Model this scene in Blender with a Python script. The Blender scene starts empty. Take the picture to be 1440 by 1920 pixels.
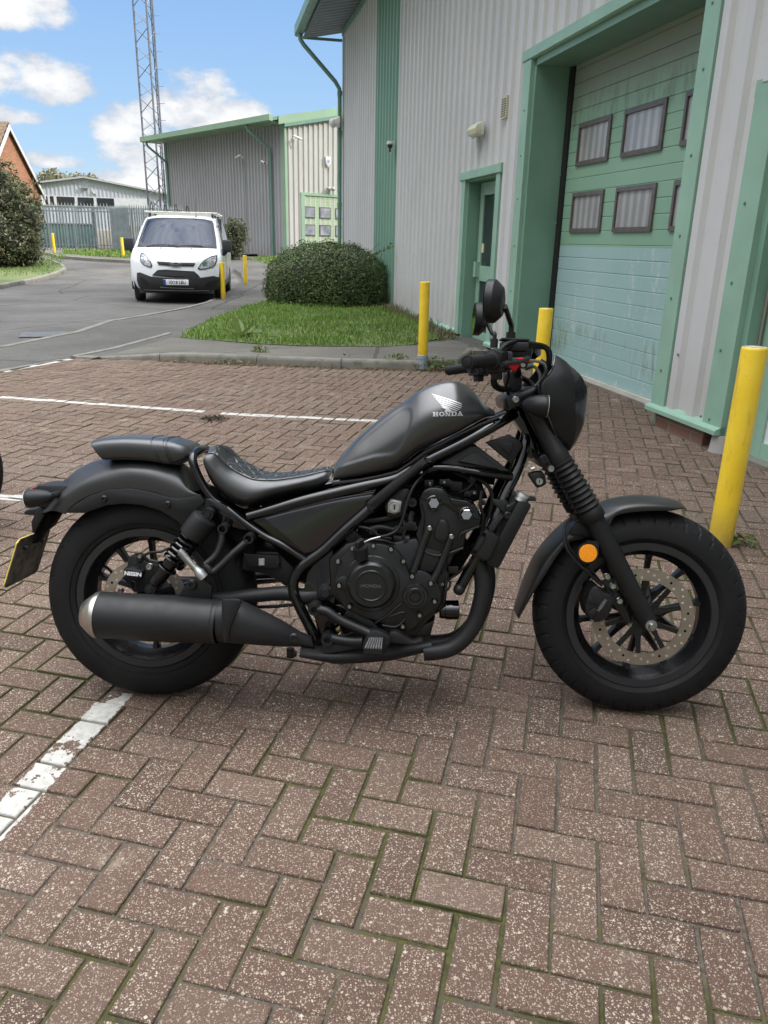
import bpy, bmesh, math, random
from math import radians as R, sin, cos, pi
from mathutils import Vector as V, Matrix
import numpy as np

sc = bpy.context.scene
COL = sc.collection
rnd = random.Random(7)
# ------------------------------------------------------------------ camera
cd = bpy.data.cameras.new('camera'); cam = bpy.data.objects.new('camera', cd); COL.objects.link(cam)
cd.sensor_fit = 'VERTICAL'; cd.sensor_height = 36.0; cd.lens = 36.0 * 1439.79 / 1920.0
cd.clip_start = 0.05; cd.clip_end = 3000
PITCH, ROLL = 0.33811, 0.022525
_f = V((0, cos(PITCH), -sin(PITCH))); _r = V((1, 0, 0)); _u = _r.cross(_f)
_x = _r * cos(ROLL) + _u * sin(ROLL); _y = _u * cos(ROLL) - _r * sin(ROLL)
m = Matrix((_x, _y, -_f)).transposed().to_4x4(); m.translation = V((0, 0, 1.361))
cam.matrix_world = m
sc.camera = cam
# ------------------------------------------------------------------ exposure, sun, sky
sc.view_settings.view_transform = 'Standard'; sc.view_settings.look = 'None'
sc.view_settings.exposure = 1.1; sc.view_settings.gamma = 1.0
SUN_EL, SUN_AZ = R(36), R(93)          # azimuth clockwise from +Y
sd = bpy.data.lights.new('sun', 'SUN'); sun = bpy.data.objects.new('sun', sd); COL.objects.link(sun)
sd.energy = 2.0; sd.angle = R(0.5); sd.color = (1, .95, .87)
sdir = V((sin(SUN_AZ) * cos(SUN_EL), cos(SUN_AZ) * cos(SUN_EL), sin(SUN_EL)))
sun.rotation_euler = sdir.to_track_quat('Z', 'Y').to_euler()
sun.location = (30, 0, 40)
w = bpy.data.worlds.new('World'); sc.world = w; w.use_nodes = True
wt = w.node_tree; wt.nodes.clear()
def wn(t, **k):
    n = wt.nodes.new(t)
    for a, b in k.items(): setattr(n, a, b)
    return n
def wm(op, a, b=None, c=None):
    n = wn('ShaderNodeMath', operation=op)
    for i, v in enumerate((a, b, c)):
        if v is None: continue
        if isinstance(v, (int, float)): n.inputs[i].default_value = v
        else: wt.links.new(v, n.inputs[i])
    return n.outputs[0]
wo = wn('ShaderNodeOutputWorld'); bg = wn('ShaderNodeBackground'); bg.inputs[1].default_value = 0.12
sky = wn('ShaderNodeTexSky', sky_type='NISHITA'); sky.sun_disc = False
sky.sun_elevation = SUN_EL; sky.sun_rotation = SUN_AZ; sky.air_density = 1.0; sky.dust_density = 0.6; sky.ozone_density = 2.0
tc = wn('ShaderNodeTexCoord'); sp = wn('ShaderNodeSeparateXYZ'); wt.links.new(tc.outputs['Generated'], sp.inputs[0])
az = wm('ARCTAN2', sp.outputs[0], sp.outputs[1]); el = wm('ARCSINE', sp.outputs[2])
def wnoise(scale, detail, rough, off):
    mp = wn('ShaderNodeMapping'); mp.inputs['Location'].default_value = off; mp.inputs['Scale'].default_value = (1, 1, 1.7)
    wt.links.new(tc.outputs['Generated'], mp.inputs[0])
    n = wn('ShaderNodeTexNoise'); n.inputs['Scale'].default_value = scale; n.inputs['Detail'].default_value = detail; n.inputs['Roughness'].default_value = rough
    wt.links.new(mp.outputs[0], n.inputs['Vector']); return n.outputs['Fac']
n1 = wnoise(17, 9, .6, (0, 0, 0)); n2 = wnoise(3.2, 8, .6, (4, 1, 2)); n3 = wnoise(26, 6, .6, (1, 5, 3))
# cumulus banks at their bearings: (azimuth, elevation, half width, half height), degrees
CLOUDS = [(-22.3, 8.5, 3.4, 1.7), (-24.8, 8.9, 2.8, 1.9), (-12.7, 7.7, 3.4, 2.2), (-10.5, 7.2, 2.3, 1.6), (-17.3, 6.3, 2.2, 1.8), (-17.0, 4.9, 2.6, 1.4), (-14.6, 5.0, 4.2, 2.2),
          (-16, 3.2, 4.8, 1.3), (-23.5, 12.1, 3.6, 1.6), (-21.3, 12.3, 1.7, 1.4), (-25.5, 12.6, 3, 2), (-24.3, 6.7, 2.4, .8), (-21.9, 4.3, 2.2, .7)]
dens = None
for (a, e, hw, hh) in CLOUDS:
    dx = wm('MULTIPLY', wm('SUBTRACT', az, R(a)), 1 / R(hw))
    dy = wm('SUBTRACT', el, R(e))
    below = wm('LESS_THAN', dy, 0.0)                                  # flatter undersides
    dy = wm('MULTIPLY', dy, wm('ADD', 1 / R(hh), wm('MULTIPLY', below, .55 / R(hh))))
    v = wm('SUBTRACT', 1.0, wm('ADD', wm('MULTIPLY', dx, dx), wm('MULTIPLY', dy, dy)))
    dens = v if dens is None else wm('MAXIMUM', dens, v)
behind = wm('MULTIPLY', wm('SUBTRACT', wm('ABSOLUTE', wm('ADD', az, .1)), .62), 2.2)
high = wm('MULTIPLY', wm('SUBTRACT', el, .5), 3.0)
dens = wm('MAXIMUM', dens, wm('SUBTRACT', wm('MINIMUM', wm('MAXIMUM', behind, high), 1.3), .2))  # cloud cover added out of view, to fill the shade
dens = wm('MAXIMUM', dens, -1.2)
nz = wm('ADD', wm('MULTIPLY', wm('SUBTRACT', n1, .5), 3.4), wm('MULTIPLY', wm('SUBTRACT', n2, .5), 2.0))
dd = wm('ADD', dens, nz)
mask = wn('ShaderNodeMapRange', interpolation_type='SMOOTHSTEP'); mask.inputs[1].default_value = -.02; mask.inputs[2].default_value = .8
wt.links.new(dd, mask.inputs[0])
body = wn('ShaderNodeMapRange'); body.inputs[1].default_value = .0; body.inputs[2].default_value = 1.0
wt.links.new(wm('ADD', wm('MULTIPLY', dd, .55), wm('MULTIPLY', wm('SUBTRACT', n3, .5), 1.6)), body.inputs[0])
ccol = wn('ShaderNodeMix', data_type='RGBA'); ccol.inputs[6].default_value = (2.35, 2.55, 2.9, 1); ccol.inputs[7].default_value = (4.45, 4.45, 4.4, 1)
wt.links.new(body.outputs[0], ccol.inputs[0])
# clear sky: Nishita, deepened towards the colour the open sky has above a hazy rim
gr = wn('ShaderNodeValToRGB'); g_ = gr.color_ramp
g_.elements[0].position = 0; g_.elements[0].color = (.62, .82, .98, 1)
g_.elements[1].position = 1; g_.elements[1].color = (.16, .33, .75, 1)
for p_, c_ in ((.06, (.45, .7, 1.0)), (.2, (.24, .48, .93)), (.45, (.2, .4, .82))):
    e_ = g_.elements.new(p_); e_.color = (*c_, 1)
wt.links.new(wm('MULTIPLY', el, 2 / pi), gr.inputs[0])
gsc = wn('ShaderNodeVectorMath', operation='SCALE'); gsc.inputs['Scale'].default_value = 3.55; wt.links.new(gr.outputs[0], gsc.inputs[0])
blue = wn('ShaderNodeMix', data_type='RGBA'); blue.inputs[0].default_value = .88
wt.links.new(sky.outputs[0], blue.inputs[6]); wt.links.new(gsc.outputs[0], blue.inputs[7])
mx = wn('ShaderNodeMix', data_type='RGBA')
wt.links.new(mask.outputs[0], mx.inputs[0]); wt.links.new(blue.outputs[2], mx.inputs[6])
# unseen cloud overhead and behind the view is brightened for fill and highlights
lift = wn('ShaderNodeVectorMath', operation='SCALE'); wt.links.new(ccol.outputs[2], lift.inputs[0])
zen = wn('ShaderNodeMapRange', interpolation_type='SMOOTHSTEP'); zen.inputs[1].default_value = .7; zen.inputs[2].default_value = 1.2; wt.links.new(el, zen.inputs[0])
wt.links.new(wm('ADD', wm('ADD', 1.0, wm('MULTIPLY', zen.outputs[0], 5.8)), wm('MULTIPLY', wm('MINIMUM', wm('MAXIMUM', wm('MAXIMUM', behind, high), 0.0), 1.0), .8)), lift.inputs['Scale'])
wt.links.new(lift.outputs[0], mx.inputs[7])
# low sky behind the viewer dimmed for contrast, standing in for unseen buildings
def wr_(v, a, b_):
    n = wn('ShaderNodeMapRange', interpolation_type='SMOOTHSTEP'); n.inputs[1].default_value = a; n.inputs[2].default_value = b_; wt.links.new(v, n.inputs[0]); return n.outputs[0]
low_dim = wm('MULTIPLY', wr_(wm('ABSOLUTE', wm('ADD', az, .1)), .75, 1.15), wm('SUBTRACT', 1.0, wr_(el, .28, .7)))
fin = wn('ShaderNodeVectorMath', operation='SCALE'); wt.links.new(mx.outputs[2], fin.inputs[0]); wt.links.new(wm('SUBTRACT', 1.0, wm('MULTIPLY', low_dim, .8)), fin.inputs['Scale'])
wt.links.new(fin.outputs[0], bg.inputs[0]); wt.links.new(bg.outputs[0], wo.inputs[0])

# ------------------------------------------------------------------ materials
def nodes(name):
    mt = bpy.data.materials.new(name); mt.use_nodes = True
    nt = mt.node_tree; b = nt.nodes['Principled BSDF']; return mt, nt, b
def nd(nt, t, **k):
    n = nt.nodes.new(t)
    for a, v in k.items(): setattr(n, a, v)
    return n
def mth(nt, op, a, b=None, clamp=False):
    n = nd(nt, 'ShaderNodeMath', operation=op, use_clamp=clamp)
    for i, v in enumerate((a, b)):
        if v is None: continue
        if isinstance(v, (int, float)): n.inputs[i].default_value = v
        else: nt.links.new(v, n.inputs[i])
    return n.outputs[0]
def noise(nt, scale, detail=4, rough=.55, vec=None, coord='Object'):
    n = nd(nt, 'ShaderNodeTexNoise'); n.inputs['Scale'].default_value = scale; n.inputs['Detail'].default_value = detail; n.inputs['Roughness'].default_value = rough
    if vec is None:
        t = nd(nt, 'ShaderNodeTexCoord'); vec = t.outputs[coord]
    nt.links.new(vec, n.inputs['Vector']); return n.outputs['Fac']
def ramp(nt, fac, stops):
    r = nd(nt, 'ShaderNodeValToRGB'); cr = r.color_ramp
    while len(cr.elements) > 1: cr.elements.remove(cr.elements[-1])
    cr.elements[0].position = stops[0][0]; cr.elements[0].color = (*stops[0][1], 1)
    for p, c in stops[1:]:
        e = cr.elements.new(p); e.color = (*c, 1)
    nt.links.new(fac, r.inputs[0]); return r.outputs[0]
def mixc(nt, fac, a, b, blend='MIX'):
    n = nd(nt, 'ShaderNodeMix', data_type='RGBA', blend_type=blend)
    for i, v in ((0, fac), (6, a), (7, b)):
        if isinstance(v, (int, float)): n.inputs[i].default_value = v
        elif isinstance(v, tuple): n.inputs[i].default_value = (*v, 1) if len(v) == 3 else v
        else: nt.links.new(v, n.inputs[i])
    return n.outputs[2]
def bump(nt, b, h, strength=.3, dist=.01):
    n = nd(nt, 'ShaderNodeBump'); n.inputs['Strength'].default_value = strength; n.inputs['Distance'].default_value = dist
    nt.links.new(h, n.inputs['Height']); nt.links.new(n.outputs[0], b.inputs['Normal'])
def mat(name, col, rough=.5, metal=0.0, var=.12, scale=8, bmp=0.0, bscale=60, bdist=.002, coat=0.0, dust=0.0, spec=.5):
    mt, nt, b = nodes(name)
    f = noise(nt, scale, 5)
    lo = tuple(max(0, c * (1 - var)) for c in col); hi = tuple(min(1, c * (1 + var)) for c in col)
    c = ramp(nt, f, [(.3, lo), (.7, hi)])
    if dust:
        d = noise(nt, scale * 5, 6, .7); dm = mth(nt, 'MULTIPLY', mth(nt, 'SUBTRACT', d, .45, True), dust * 4, True)
        c = mixc(nt, dm, c, (.3, .27, .23))
    nt.links.new(c, b.inputs['Base Color'])
    r = nd(nt, 'ShaderNodeMapRange'); r.inputs[1].default_value = .3; r.inputs[2].default_value = .7
    r.inputs[3].default_value = max(.02, rough * .85); r.inputs[4].default_value = min(1, rough * 1.15)
    nt.links.new(noise(nt, scale * 2.7, 4), r.inputs[0]); nt.links.new(r.outputs[0], b.inputs['Roughness'])
    b.inputs['Metallic'].default_value = metal; b.inputs['Coat Weight'].default_value = coat; b.inputs['Coat Roughness'].default_value = .06
    b.inputs['Specular IOR Level'].default_value = spec
    if bmp: bump(nt, b, noise(nt, bscale, 4), bmp, bdist)
    return mt
# ------------------------------------------------------------------ mesh helpers
class MB:
    def __init__(s): s.v = []; s.f = []; s.mi = []; s.mat = 0
    def add(s, vs, fs):
        o = len(s.v); s.v += [tuple(p) for p in vs]; s.f += [tuple(i + o for i in f) for f in fs]; s.mi += [s.mat] * len(fs); return s
    def box(s, a, b, M=None, bev=0.0):
        x0, y0, z0 = a; x1, y1, z1 = b
        if bev:
            return s.prism([(x0, y0), (x1, y0), (x1, y1), (x0, y1)], z0, z1, bev, axis='z', M=M)
        vs = [V((x, y, z)) for z in (z0, z1) for y in (y0, y1) for x in (x0, x1)]
        if M: vs = [M @ p for p in vs]
        return s.add(vs, [(0, 2, 3, 1), (4, 5, 7, 6), (0, 1, 5, 4), (2, 6, 7, 3), (0, 4, 6, 2), (1, 3, 7, 5)])
    def prism(s, out, a, b, bev=0.0, axis='y', M=None, both=True):
        """outline extruded between a and b along an axis, edges rounded by bev"""
        n = len(out); P = [V((p[0], p[1])) for p in out]
        ar = sum(P[i].x * P[(i + 1) % n].y - P[(i + 1) % n].x * P[i].y for i in range(n))
        if ar < 0: P = P[::-1]
        if a > b: a, b = b, a
        def inset(d):
            r = []
            for i in range(n):
                e0 = (P[i] - P[i - 1]); e1 = (P[(i + 1) % n] - P[i])
                if e0.length < 1e-9 or e1.length < 1e-9: r.append(P[i]); continue
                e0.normalize(); e1.normalize()
                n0 = V((-e0.y, e0.x)); n1 = V((-e1.y, e1.x)); k = n0 + n1
                q = max(.35, 1 + n0.dot(n1)); r.append(P[i] + k * (d / q))
            return r
        bev = min(bev, abs(b - a) * .49)
        if bev:
            L = [(inset(bev), a), (inset(bev * .3), a + bev * .3), (P, a + bev), (P, b - bev), (inset(bev * .3), b - bev * .3), (inset(bev), b)]
            if not both: L = [(P, a), (P, b - bev), (inset(bev * .3), b - bev * .3), (inset(bev), b)]
        else: L = [(P, a), (P, b)]
        def mk(p, h): return V((p.x, h, p.y)) if axis == 'y' else (V((p.x, p.y, h)) if axis == 'z' else V((h, p.x, p.y)))
        vs = [mk(p, h) for ring, h in L for p in ring]
        if M: vs = [M @ p for p in vs]
        fs = []
        for k in range(len(L) - 1):
            for i in range(n):
                j = (i + 1) % n; q = (k * n + i, k * n + j, (k + 1) * n + j, (k + 1) * n + i)
                fs.append(q if axis != 'y' else q[::-1])
        c0 = tuple(range(n))[::-1]; c1 = tuple(range((len(L) - 1) * n, len(L) * n))
        fs += [c0, c1] if axis != 'y' else [c0[::-1], c1[::-1]]
        return s.add(vs, fs)
    def rings(s, rs, closed=True, caps=True):
        n = len(rs[0]); vs = [p for r in rs for p in r]; fs = []
        for k in range(len(rs) - 1):
            for i in range(n if closed else n - 1):
                j = (i + 1) % n; fs.append((k * n + i, k * n + j, (k + 1) * n + j, (k + 1) * n + i))
        if caps and closed:
            fs.append(tuple(range(n))[::-1]); fs.append(tuple(range((len(rs) - 1) * n, len(rs) * n)))
        return s.add(vs, fs)
    def tube(s, pts, r, seg=10, smooth=4, caps=True, closed=False):
        pts = [V(p) for p in pts]
        if smooth and len(pts) > 2: pts, rr = spline(pts, smooth, r, closed)
        else: rr = r if isinstance(r, (list, tuple)) else [r] * len(pts)
        rs = []; up = None
        for i, p in enumerate(pts):
            if closed: d = pts[(i + 1) % len(pts)] - pts[i - 1]
            else: d = pts[min(i + 1, len(pts) - 1)] - pts[max(i - 1, 0)]
            if d.length < 1e-9: d = V((0, 0, 1))
            d.normalize()
            if up is None: up = d.orthogonal().normalized()
            up = (up - d * up.dot(d))
            if up.length < 1e-6: up = d.orthogonal()
            up.normalize(); sd_ = d.cross(up)
            rs.append([p + (up * cos(2 * pi * k / seg) + sd_ * sin(2 * pi * k / seg)) * rr[i] for k in range(seg)])
        if closed: rs.append(rs[0]); caps = False
        return s.rings(rs, True, caps)
    def lathe(s, prof, c, axis='y', seg=48, M=None, caps=False, a0=0.0, a1=2 * pi):
        """prof: (radius, offset along axis)"""
        full = abs(a1 - a0 - 2 * pi) < 1e-6; n = seg if full else seg + 1; c = V(c); vs = []
        for r_, h in prof:
            for k in range(n):
                t = a0 + (a1 - a0) * k / seg
                p = V((r_ * cos(t), h, r_ * sin(t))) if axis == 'y' else (V((r_ * cos(t), r_ * sin(t), h)) if axis == 'z' else V((h, r_ * cos(t), r_ * sin(t))))
                p = (M @ p if M else p) + c; vs.append(p)
        fs = []
        for a in range(len(prof) - 1):
            for k in range(seg):
                j = (k + 1) % n; q = (a * n + k, a * n + j, (a + 1) * n + j, (a + 1) * n + k)
                fs.append(q if axis == 'y' else q[::-1])
        if caps:
            fs.append(tuple(range(n))); fs.append(tuple(range((len(prof) - 1) * n, len(prof) * n))[::-1])
        return s.add(vs, fs)
    def cyl(s, a, b, r, seg=16, r2=None):
        a = V(a); b = V(b); return s.tube([a, b], [r, r if r2 is None else r2], seg, 0)
    def ball(s, c, r, seg=14, sx=1, sy=1, sz=1, M=None):
        rs = []
        for i in range(seg // 2 + 1):
            t = pi * i / (seg // 2); rs.append([V((r * sx * sin(t) * cos(2 * pi * k / seg), r * sy * sin(t) * sin(2 * pi * k / seg), r * sz * cos(t))) for k in range(seg)])
        rs = [[(M @ p if M else p) + V(c) for p in q] for q in rs]
        return s.rings(rs, True, False)
    def build(s, name, mats, parent=None, angle=38, smooth=True, kind=None, norm=True):
        me = bpy.data.meshes.new(name); me.from_pydata(s.v, [], s.f)
        for mm in (mats if isinstance(mats, (list, tuple)) else [mats]): me.materials.append(mm)
        if isinstance(mats, (list, tuple)) and len(mats) > 1: me.polygons.foreach_set('material_index', s.mi)
        me.update(); me.validate()
        if norm:
            bm = bmesh.new(); bm.from_mesh(me); bmesh.ops.recalc_face_normals(bm, faces=bm.faces); bm.to_mesh(me); bm.free()
        if smooth: me.shade_smooth(); me.set_sharp_from_angle(angle=R(angle))
        o = bpy.data.objects.new(name, me); COL.objects.link(o)
        if parent: o.parent = parent
        if kind: o['kind'] = kind
        return o
def spline(pts, k, r=None, closed=False):
    out = []; ro = []; n = len(pts); rl = r if isinstance(r, (list, tuple)) else [r] * n
    rng = n if closed else n - 1
    for i in range(rng):
        p0 = pts[i - 1] if (i > 0 or closed) else pts[0]; p1 = pts[i]; p2 = pts[(i + 1) % n]; p3 = pts[(i + 2) % n] if (closed or i + 2 < n) else pts[-1]
        for j in range(k):
            t = j / k
            out.append(.5 * ((2 * p1) + (p2 - p0) * t + (2 * p0 - 5 * p1 + 4 * p2 - p3) * t * t + (3 * p1 - p0 - 3 * p2 + p3) * t ** 3))
            if rl[0] is not None: ro.append(rl[i] + (rl[(i + 1) % n] - rl[i]) * t)
    if not closed: out.append(pts[-1]); ro.append(rl[-1])
    return out, ro
def smooth2(out, k=4):
    p, _ = spline([V((a, b, 0)) for a, b in out], k, None, True); return [(q.x, q.y) for q in p]
def tag(o, label=None, cat=None, group=None, kind=None):
    if label: o['label'] = label
    if cat: o['category'] = cat
    if group: o['group'] = group
    if kind: o['kind'] = kind
    return o
def empty(name, loc=(0, 0, 0), rot=(0, 0, 0), parent=None):
    o = bpy.data.objects.new(name, None); COL.objects.link(o); o.location = loc; o.rotation_euler = rot; o.empty_display_size = .2
    if parent: o.parent = parent
    return o
def copy_tree(o, parent=None):
    c = o.copy(); COL.objects.link(c); c.parent = parent
    for ch in list(o.children): copy_tree(ch, c)
    return c
def text_mb(txt, size, depth=.001, bold=0.0, sx=1.0):
    """lettering as extruded outlines in x,z; returns verts, faces centred on the baseline middle"""
    cu = bpy.data.curves.new('lettering', 'FONT'); cu.body = txt; cu.size = size; cu.extrude = depth / 2; cu.offset = bold; cu.align_x = 'CENTER'; cu.resolution_u = 3
    ob = bpy.data.objects.new('lettering', cu); COL.objects.link(ob)
    dg = bpy.context.evaluated_depsgraph_get(); me = ob.evaluated_get(dg).to_mesh()
    vs = [V((v.co.x * sx, v.co.z, v.co.y)) for v in me.vertices]; fs = [tuple(p.vertices) for p in me.polygons]
    ob.evaluated_get(dg).to_mesh_clear(); bpy.data.objects.remove(ob); bpy.data.curves.remove(cu)
    return vs, fs
def terr(x, y):
    u = min(max((y - 20) / 16, 0), 1); return .6 * u * u * (3 - 2 * u)
# ------------------------------------------------------------------ ground, road, paving
from mathutils.geometry import delaunay_2d_cdt
def ccw(P):
    return P if sum(P[i][0] * P[(i + 1) % len(P)][1] - P[(i + 1) % len(P)][0] * P[i][1] for i in range(len(P))) > 0 else P[::-1]
def inpoly(P, x, y):
    c = False; n = len(P); j = n - 1
    for i in range(n):
        if (P[i][1] > y) != (P[j][1] > y) and x < (P[j][0] - P[i][0]) * (y - P[i][1]) / (P[j][1] - P[i][1]) + P[i][0]: c = not c
        j = i
    return c
def dense(P, d, closed=True):
    out = []
    for i in range(len(P) if closed else len(P) - 1):
        a = V(P[i]); b = V(P[(i + 1) % len(P)]); k = max(1, int((b - a).length / d))
        out += [tuple(a.lerp(b, j / k)) for j in range(k)]
    if not closed: out.append(tuple(P[-1]))
    return out
def sheet(name, P, zf, mt, d=.6, kind='structure'):
    P = dense(ccw(P), d); n = len(P); pts = [V((x, y)) for x, y in P]
    xs = [p[0] for p in P]; ys = [p[1] for p in P]
    y = min(ys) + d / 2
    while y < max(ys):
        x = min(xs) + d / 2
        while x < max(xs):
            if inpoly(P, x, y) and min((V((x, y)) - q).length_squared for q in pts[:n]) > (.35 * d) ** 2: pts.append(V((x, y)))
            x += d
        y += d
    r = delaunay_2d_cdt(pts, [(i, (i + 1) % n) for i in range(n)], [], 1, 1e-5)
    b = MB(); b.add([(p.x, p.y, zf(p.x, p.y)) for p in r[0]], r[2]); o = b.build(name, mt, None, kind=kind)
    return o
def ss(u): u = min(max(u, 0), 1); return u * u * (3 - 2 * u)

def asphalt(name, base, moss=0.0):
    mt, nt, b = nodes(name)
    big = noise(nt, .45, 6, .6); fine = noise(nt, 85, 3, .6); mid = noise(nt, 6, 6, .7)
    c = ramp(nt, big, [(.3, tuple(v * .68 for v in base)), (.7, tuple(v * 1.25 for v in base))])
    c = mixc(nt, mth(nt, 'MULTIPLY', mth(nt, 'SUBTRACT', mid, .52, True), 2.2, True), c, tuple(v * .55 for v in base))
    sp_ = mth(nt, 'MULTIPLY', mth(nt, 'SUBTRACT', fine, .56, True), 5, True)
    c = mixc(nt, mth(nt, 'MULTIPLY', sp_, .6), c, (.3, .285, .26))
    # tar bands and old trench patches
    vc = nd(nt, 'ShaderNodeTexVoronoi', feature='DISTANCE_TO_EDGE'); vc.inputs['Scale'].default_value = .33
    tcw = nd(nt, 'ShaderNodeTexCoord'); ad = nd(nt, 'ShaderNodeMix', data_type='RGBA'); ad.inputs[0].default_value = .12; nt.links.new(tcw.outputs['Object'], ad.inputs[6]); nn_ = nd(nt, 'ShaderNodeTexNoise'); nn_.inputs['Scale'].default_value = 1.5; nn_.inputs['Detail'].default_value = 6; nt.links.new(tcw.outputs['Object'], nn_.inputs['Vector']); nt.links.new(nn_.outputs['Color'], ad.inputs[7]); nt.links.new(ad.outputs[2], vc.inputs['Vector'])
    c = mixc(nt, mth(nt, 'MULTIPLY', mth(nt, 'LESS_THAN', vc.outputs['Distance'], .006), .6), c, tuple(v * .35 for v in base))
    if moss:
        c = mixc(nt, mth(nt, 'MULTIPLY', mth(nt, 'SUBTRACT', noise(nt, 3, 8, .7), .55, True), moss, True), c, (.05, .065, .025))
    nt.links.new(c, b.inputs['Base Color']); b.inputs['Roughness'].default_value = .92; b.inputs['Specular IOR Level'].default_value = .1
    bump(nt, b, fine, .35, .004); return mt
M_road = asphalt('road_asphalt', (.098, .093, .088))
M_path = asphalt('footway_asphalt', (.09, .086, .08), .9)
M_pale = asphalt('pale_worn_path', (.125, .117, .102), 1.8)
def concrete(name, base, moss=1.2):
    mt, nt, b = nodes(name)
    c = ramp(nt, noise(nt, 2.4, 8, .65), [(.3, tuple(v * .6 for v in base)), (.5, base), (.72, tuple(min(1, v * 1.25) for v in base))])
    c = mixc(nt, mth(nt, 'MULTIPLY', mth(nt, 'SUBTRACT', noise(nt, 9, 8, .7), .5, True), moss * 2.5, True), c, (.07, .075, .04))
    nt.links.new(c, b.inputs['Base Color']); b.inputs['Roughness'].default_value = .9
    bump(nt, b, noise(nt, 90, 4), .4, .004); return mt
M_kerb = concrete('kerb_concrete', (.155, .146, .125), 1.8)
def soil():
    mt, nt, b = nodes('joint_soil_and_moss')
    f = noise(nt, 1.1, 5, .6); g = noise(nt, 60, 4, .6)
    moss = mth(nt, 'MULTIPLY', mth(nt, 'SUBTRACT', mth(nt, 'ADD', f, mth(nt, 'MULTIPLY', mth(nt, 'SUBTRACT', g, .5), .25)), .46, True), 12, True)
    c = mixc(nt, moss, ramp(nt, g, [(.3, (.045, .037, .028)), (.7, (.125, .105, .08))]), ramp(nt, g, [(.3, (.021, .022, .007)), (.75, (.078, .074, .018))]))
    nt.links.new(c, b.inputs['Base Color']); b.inputs['Roughness'].default_value = .95
    bump(nt, b, g, .8, .01); return mt
M_soil = soil()
def earth():
    mt, nt, b = nodes('earth_and_turf')
    c = ramp(nt, noise(nt, .6, 8, .7), [(.3, (.05, .075, .022)), (.55, (.085, .11, .035)), (.75, (.14, .13, .07))])
    nt.links.new(c, b.inputs['Base Color']); b.inputs['Roughness'].default_value = .95; bump(nt, b, noise(nt, 20, 5), .5, .03); return mt
M_earth = earth()

# frame of the near unit: T runs away along its front, N points into the building
TA = R(-12.5836); TX = V((sin(TA), cos(TA), 0)); NX = V((cos(TA), -sin(TA), 0))
def NT(n, t, z=0): return NX * n + TX * t + V((0, 0, z))
b = MB(); G_ = []
for i, y in enumerate([-400, -100, -20] + [16 + k for k in range(0, 25)] + [60, 120, 400, 900]):
    G_.append(y)
vs = []; fs = []
X_ = [-900, -300, -80, -20, 0, 20, 80, 300, 900]
for y in G_:
    for x in X_: vs.append((x, y, terr(x, y) - .07))
nx = len(X_)
for i in range(len(G_) - 1):
    for k in range(nx - 1): fs.append((i * nx + k, i * nx + k + 1, (i + 1) * nx + k + 1, (i + 1) * nx + k))
b.add(vs, fs); b.build('ground', M_earth, kind='structure')
road_poly = [(-45, -12), (-5.6, -12), (-4.2, 3), (-3.0, 8.7), (-.5, 8.7), (1.5, 9.3), (1.5, 14), (-.8, 21), (2, 30), (2, 44), (-45, 44)]
sheet('road', road_poly, lambda x, y: terr(x, y) - .0115, M_road, 2.2)

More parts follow.
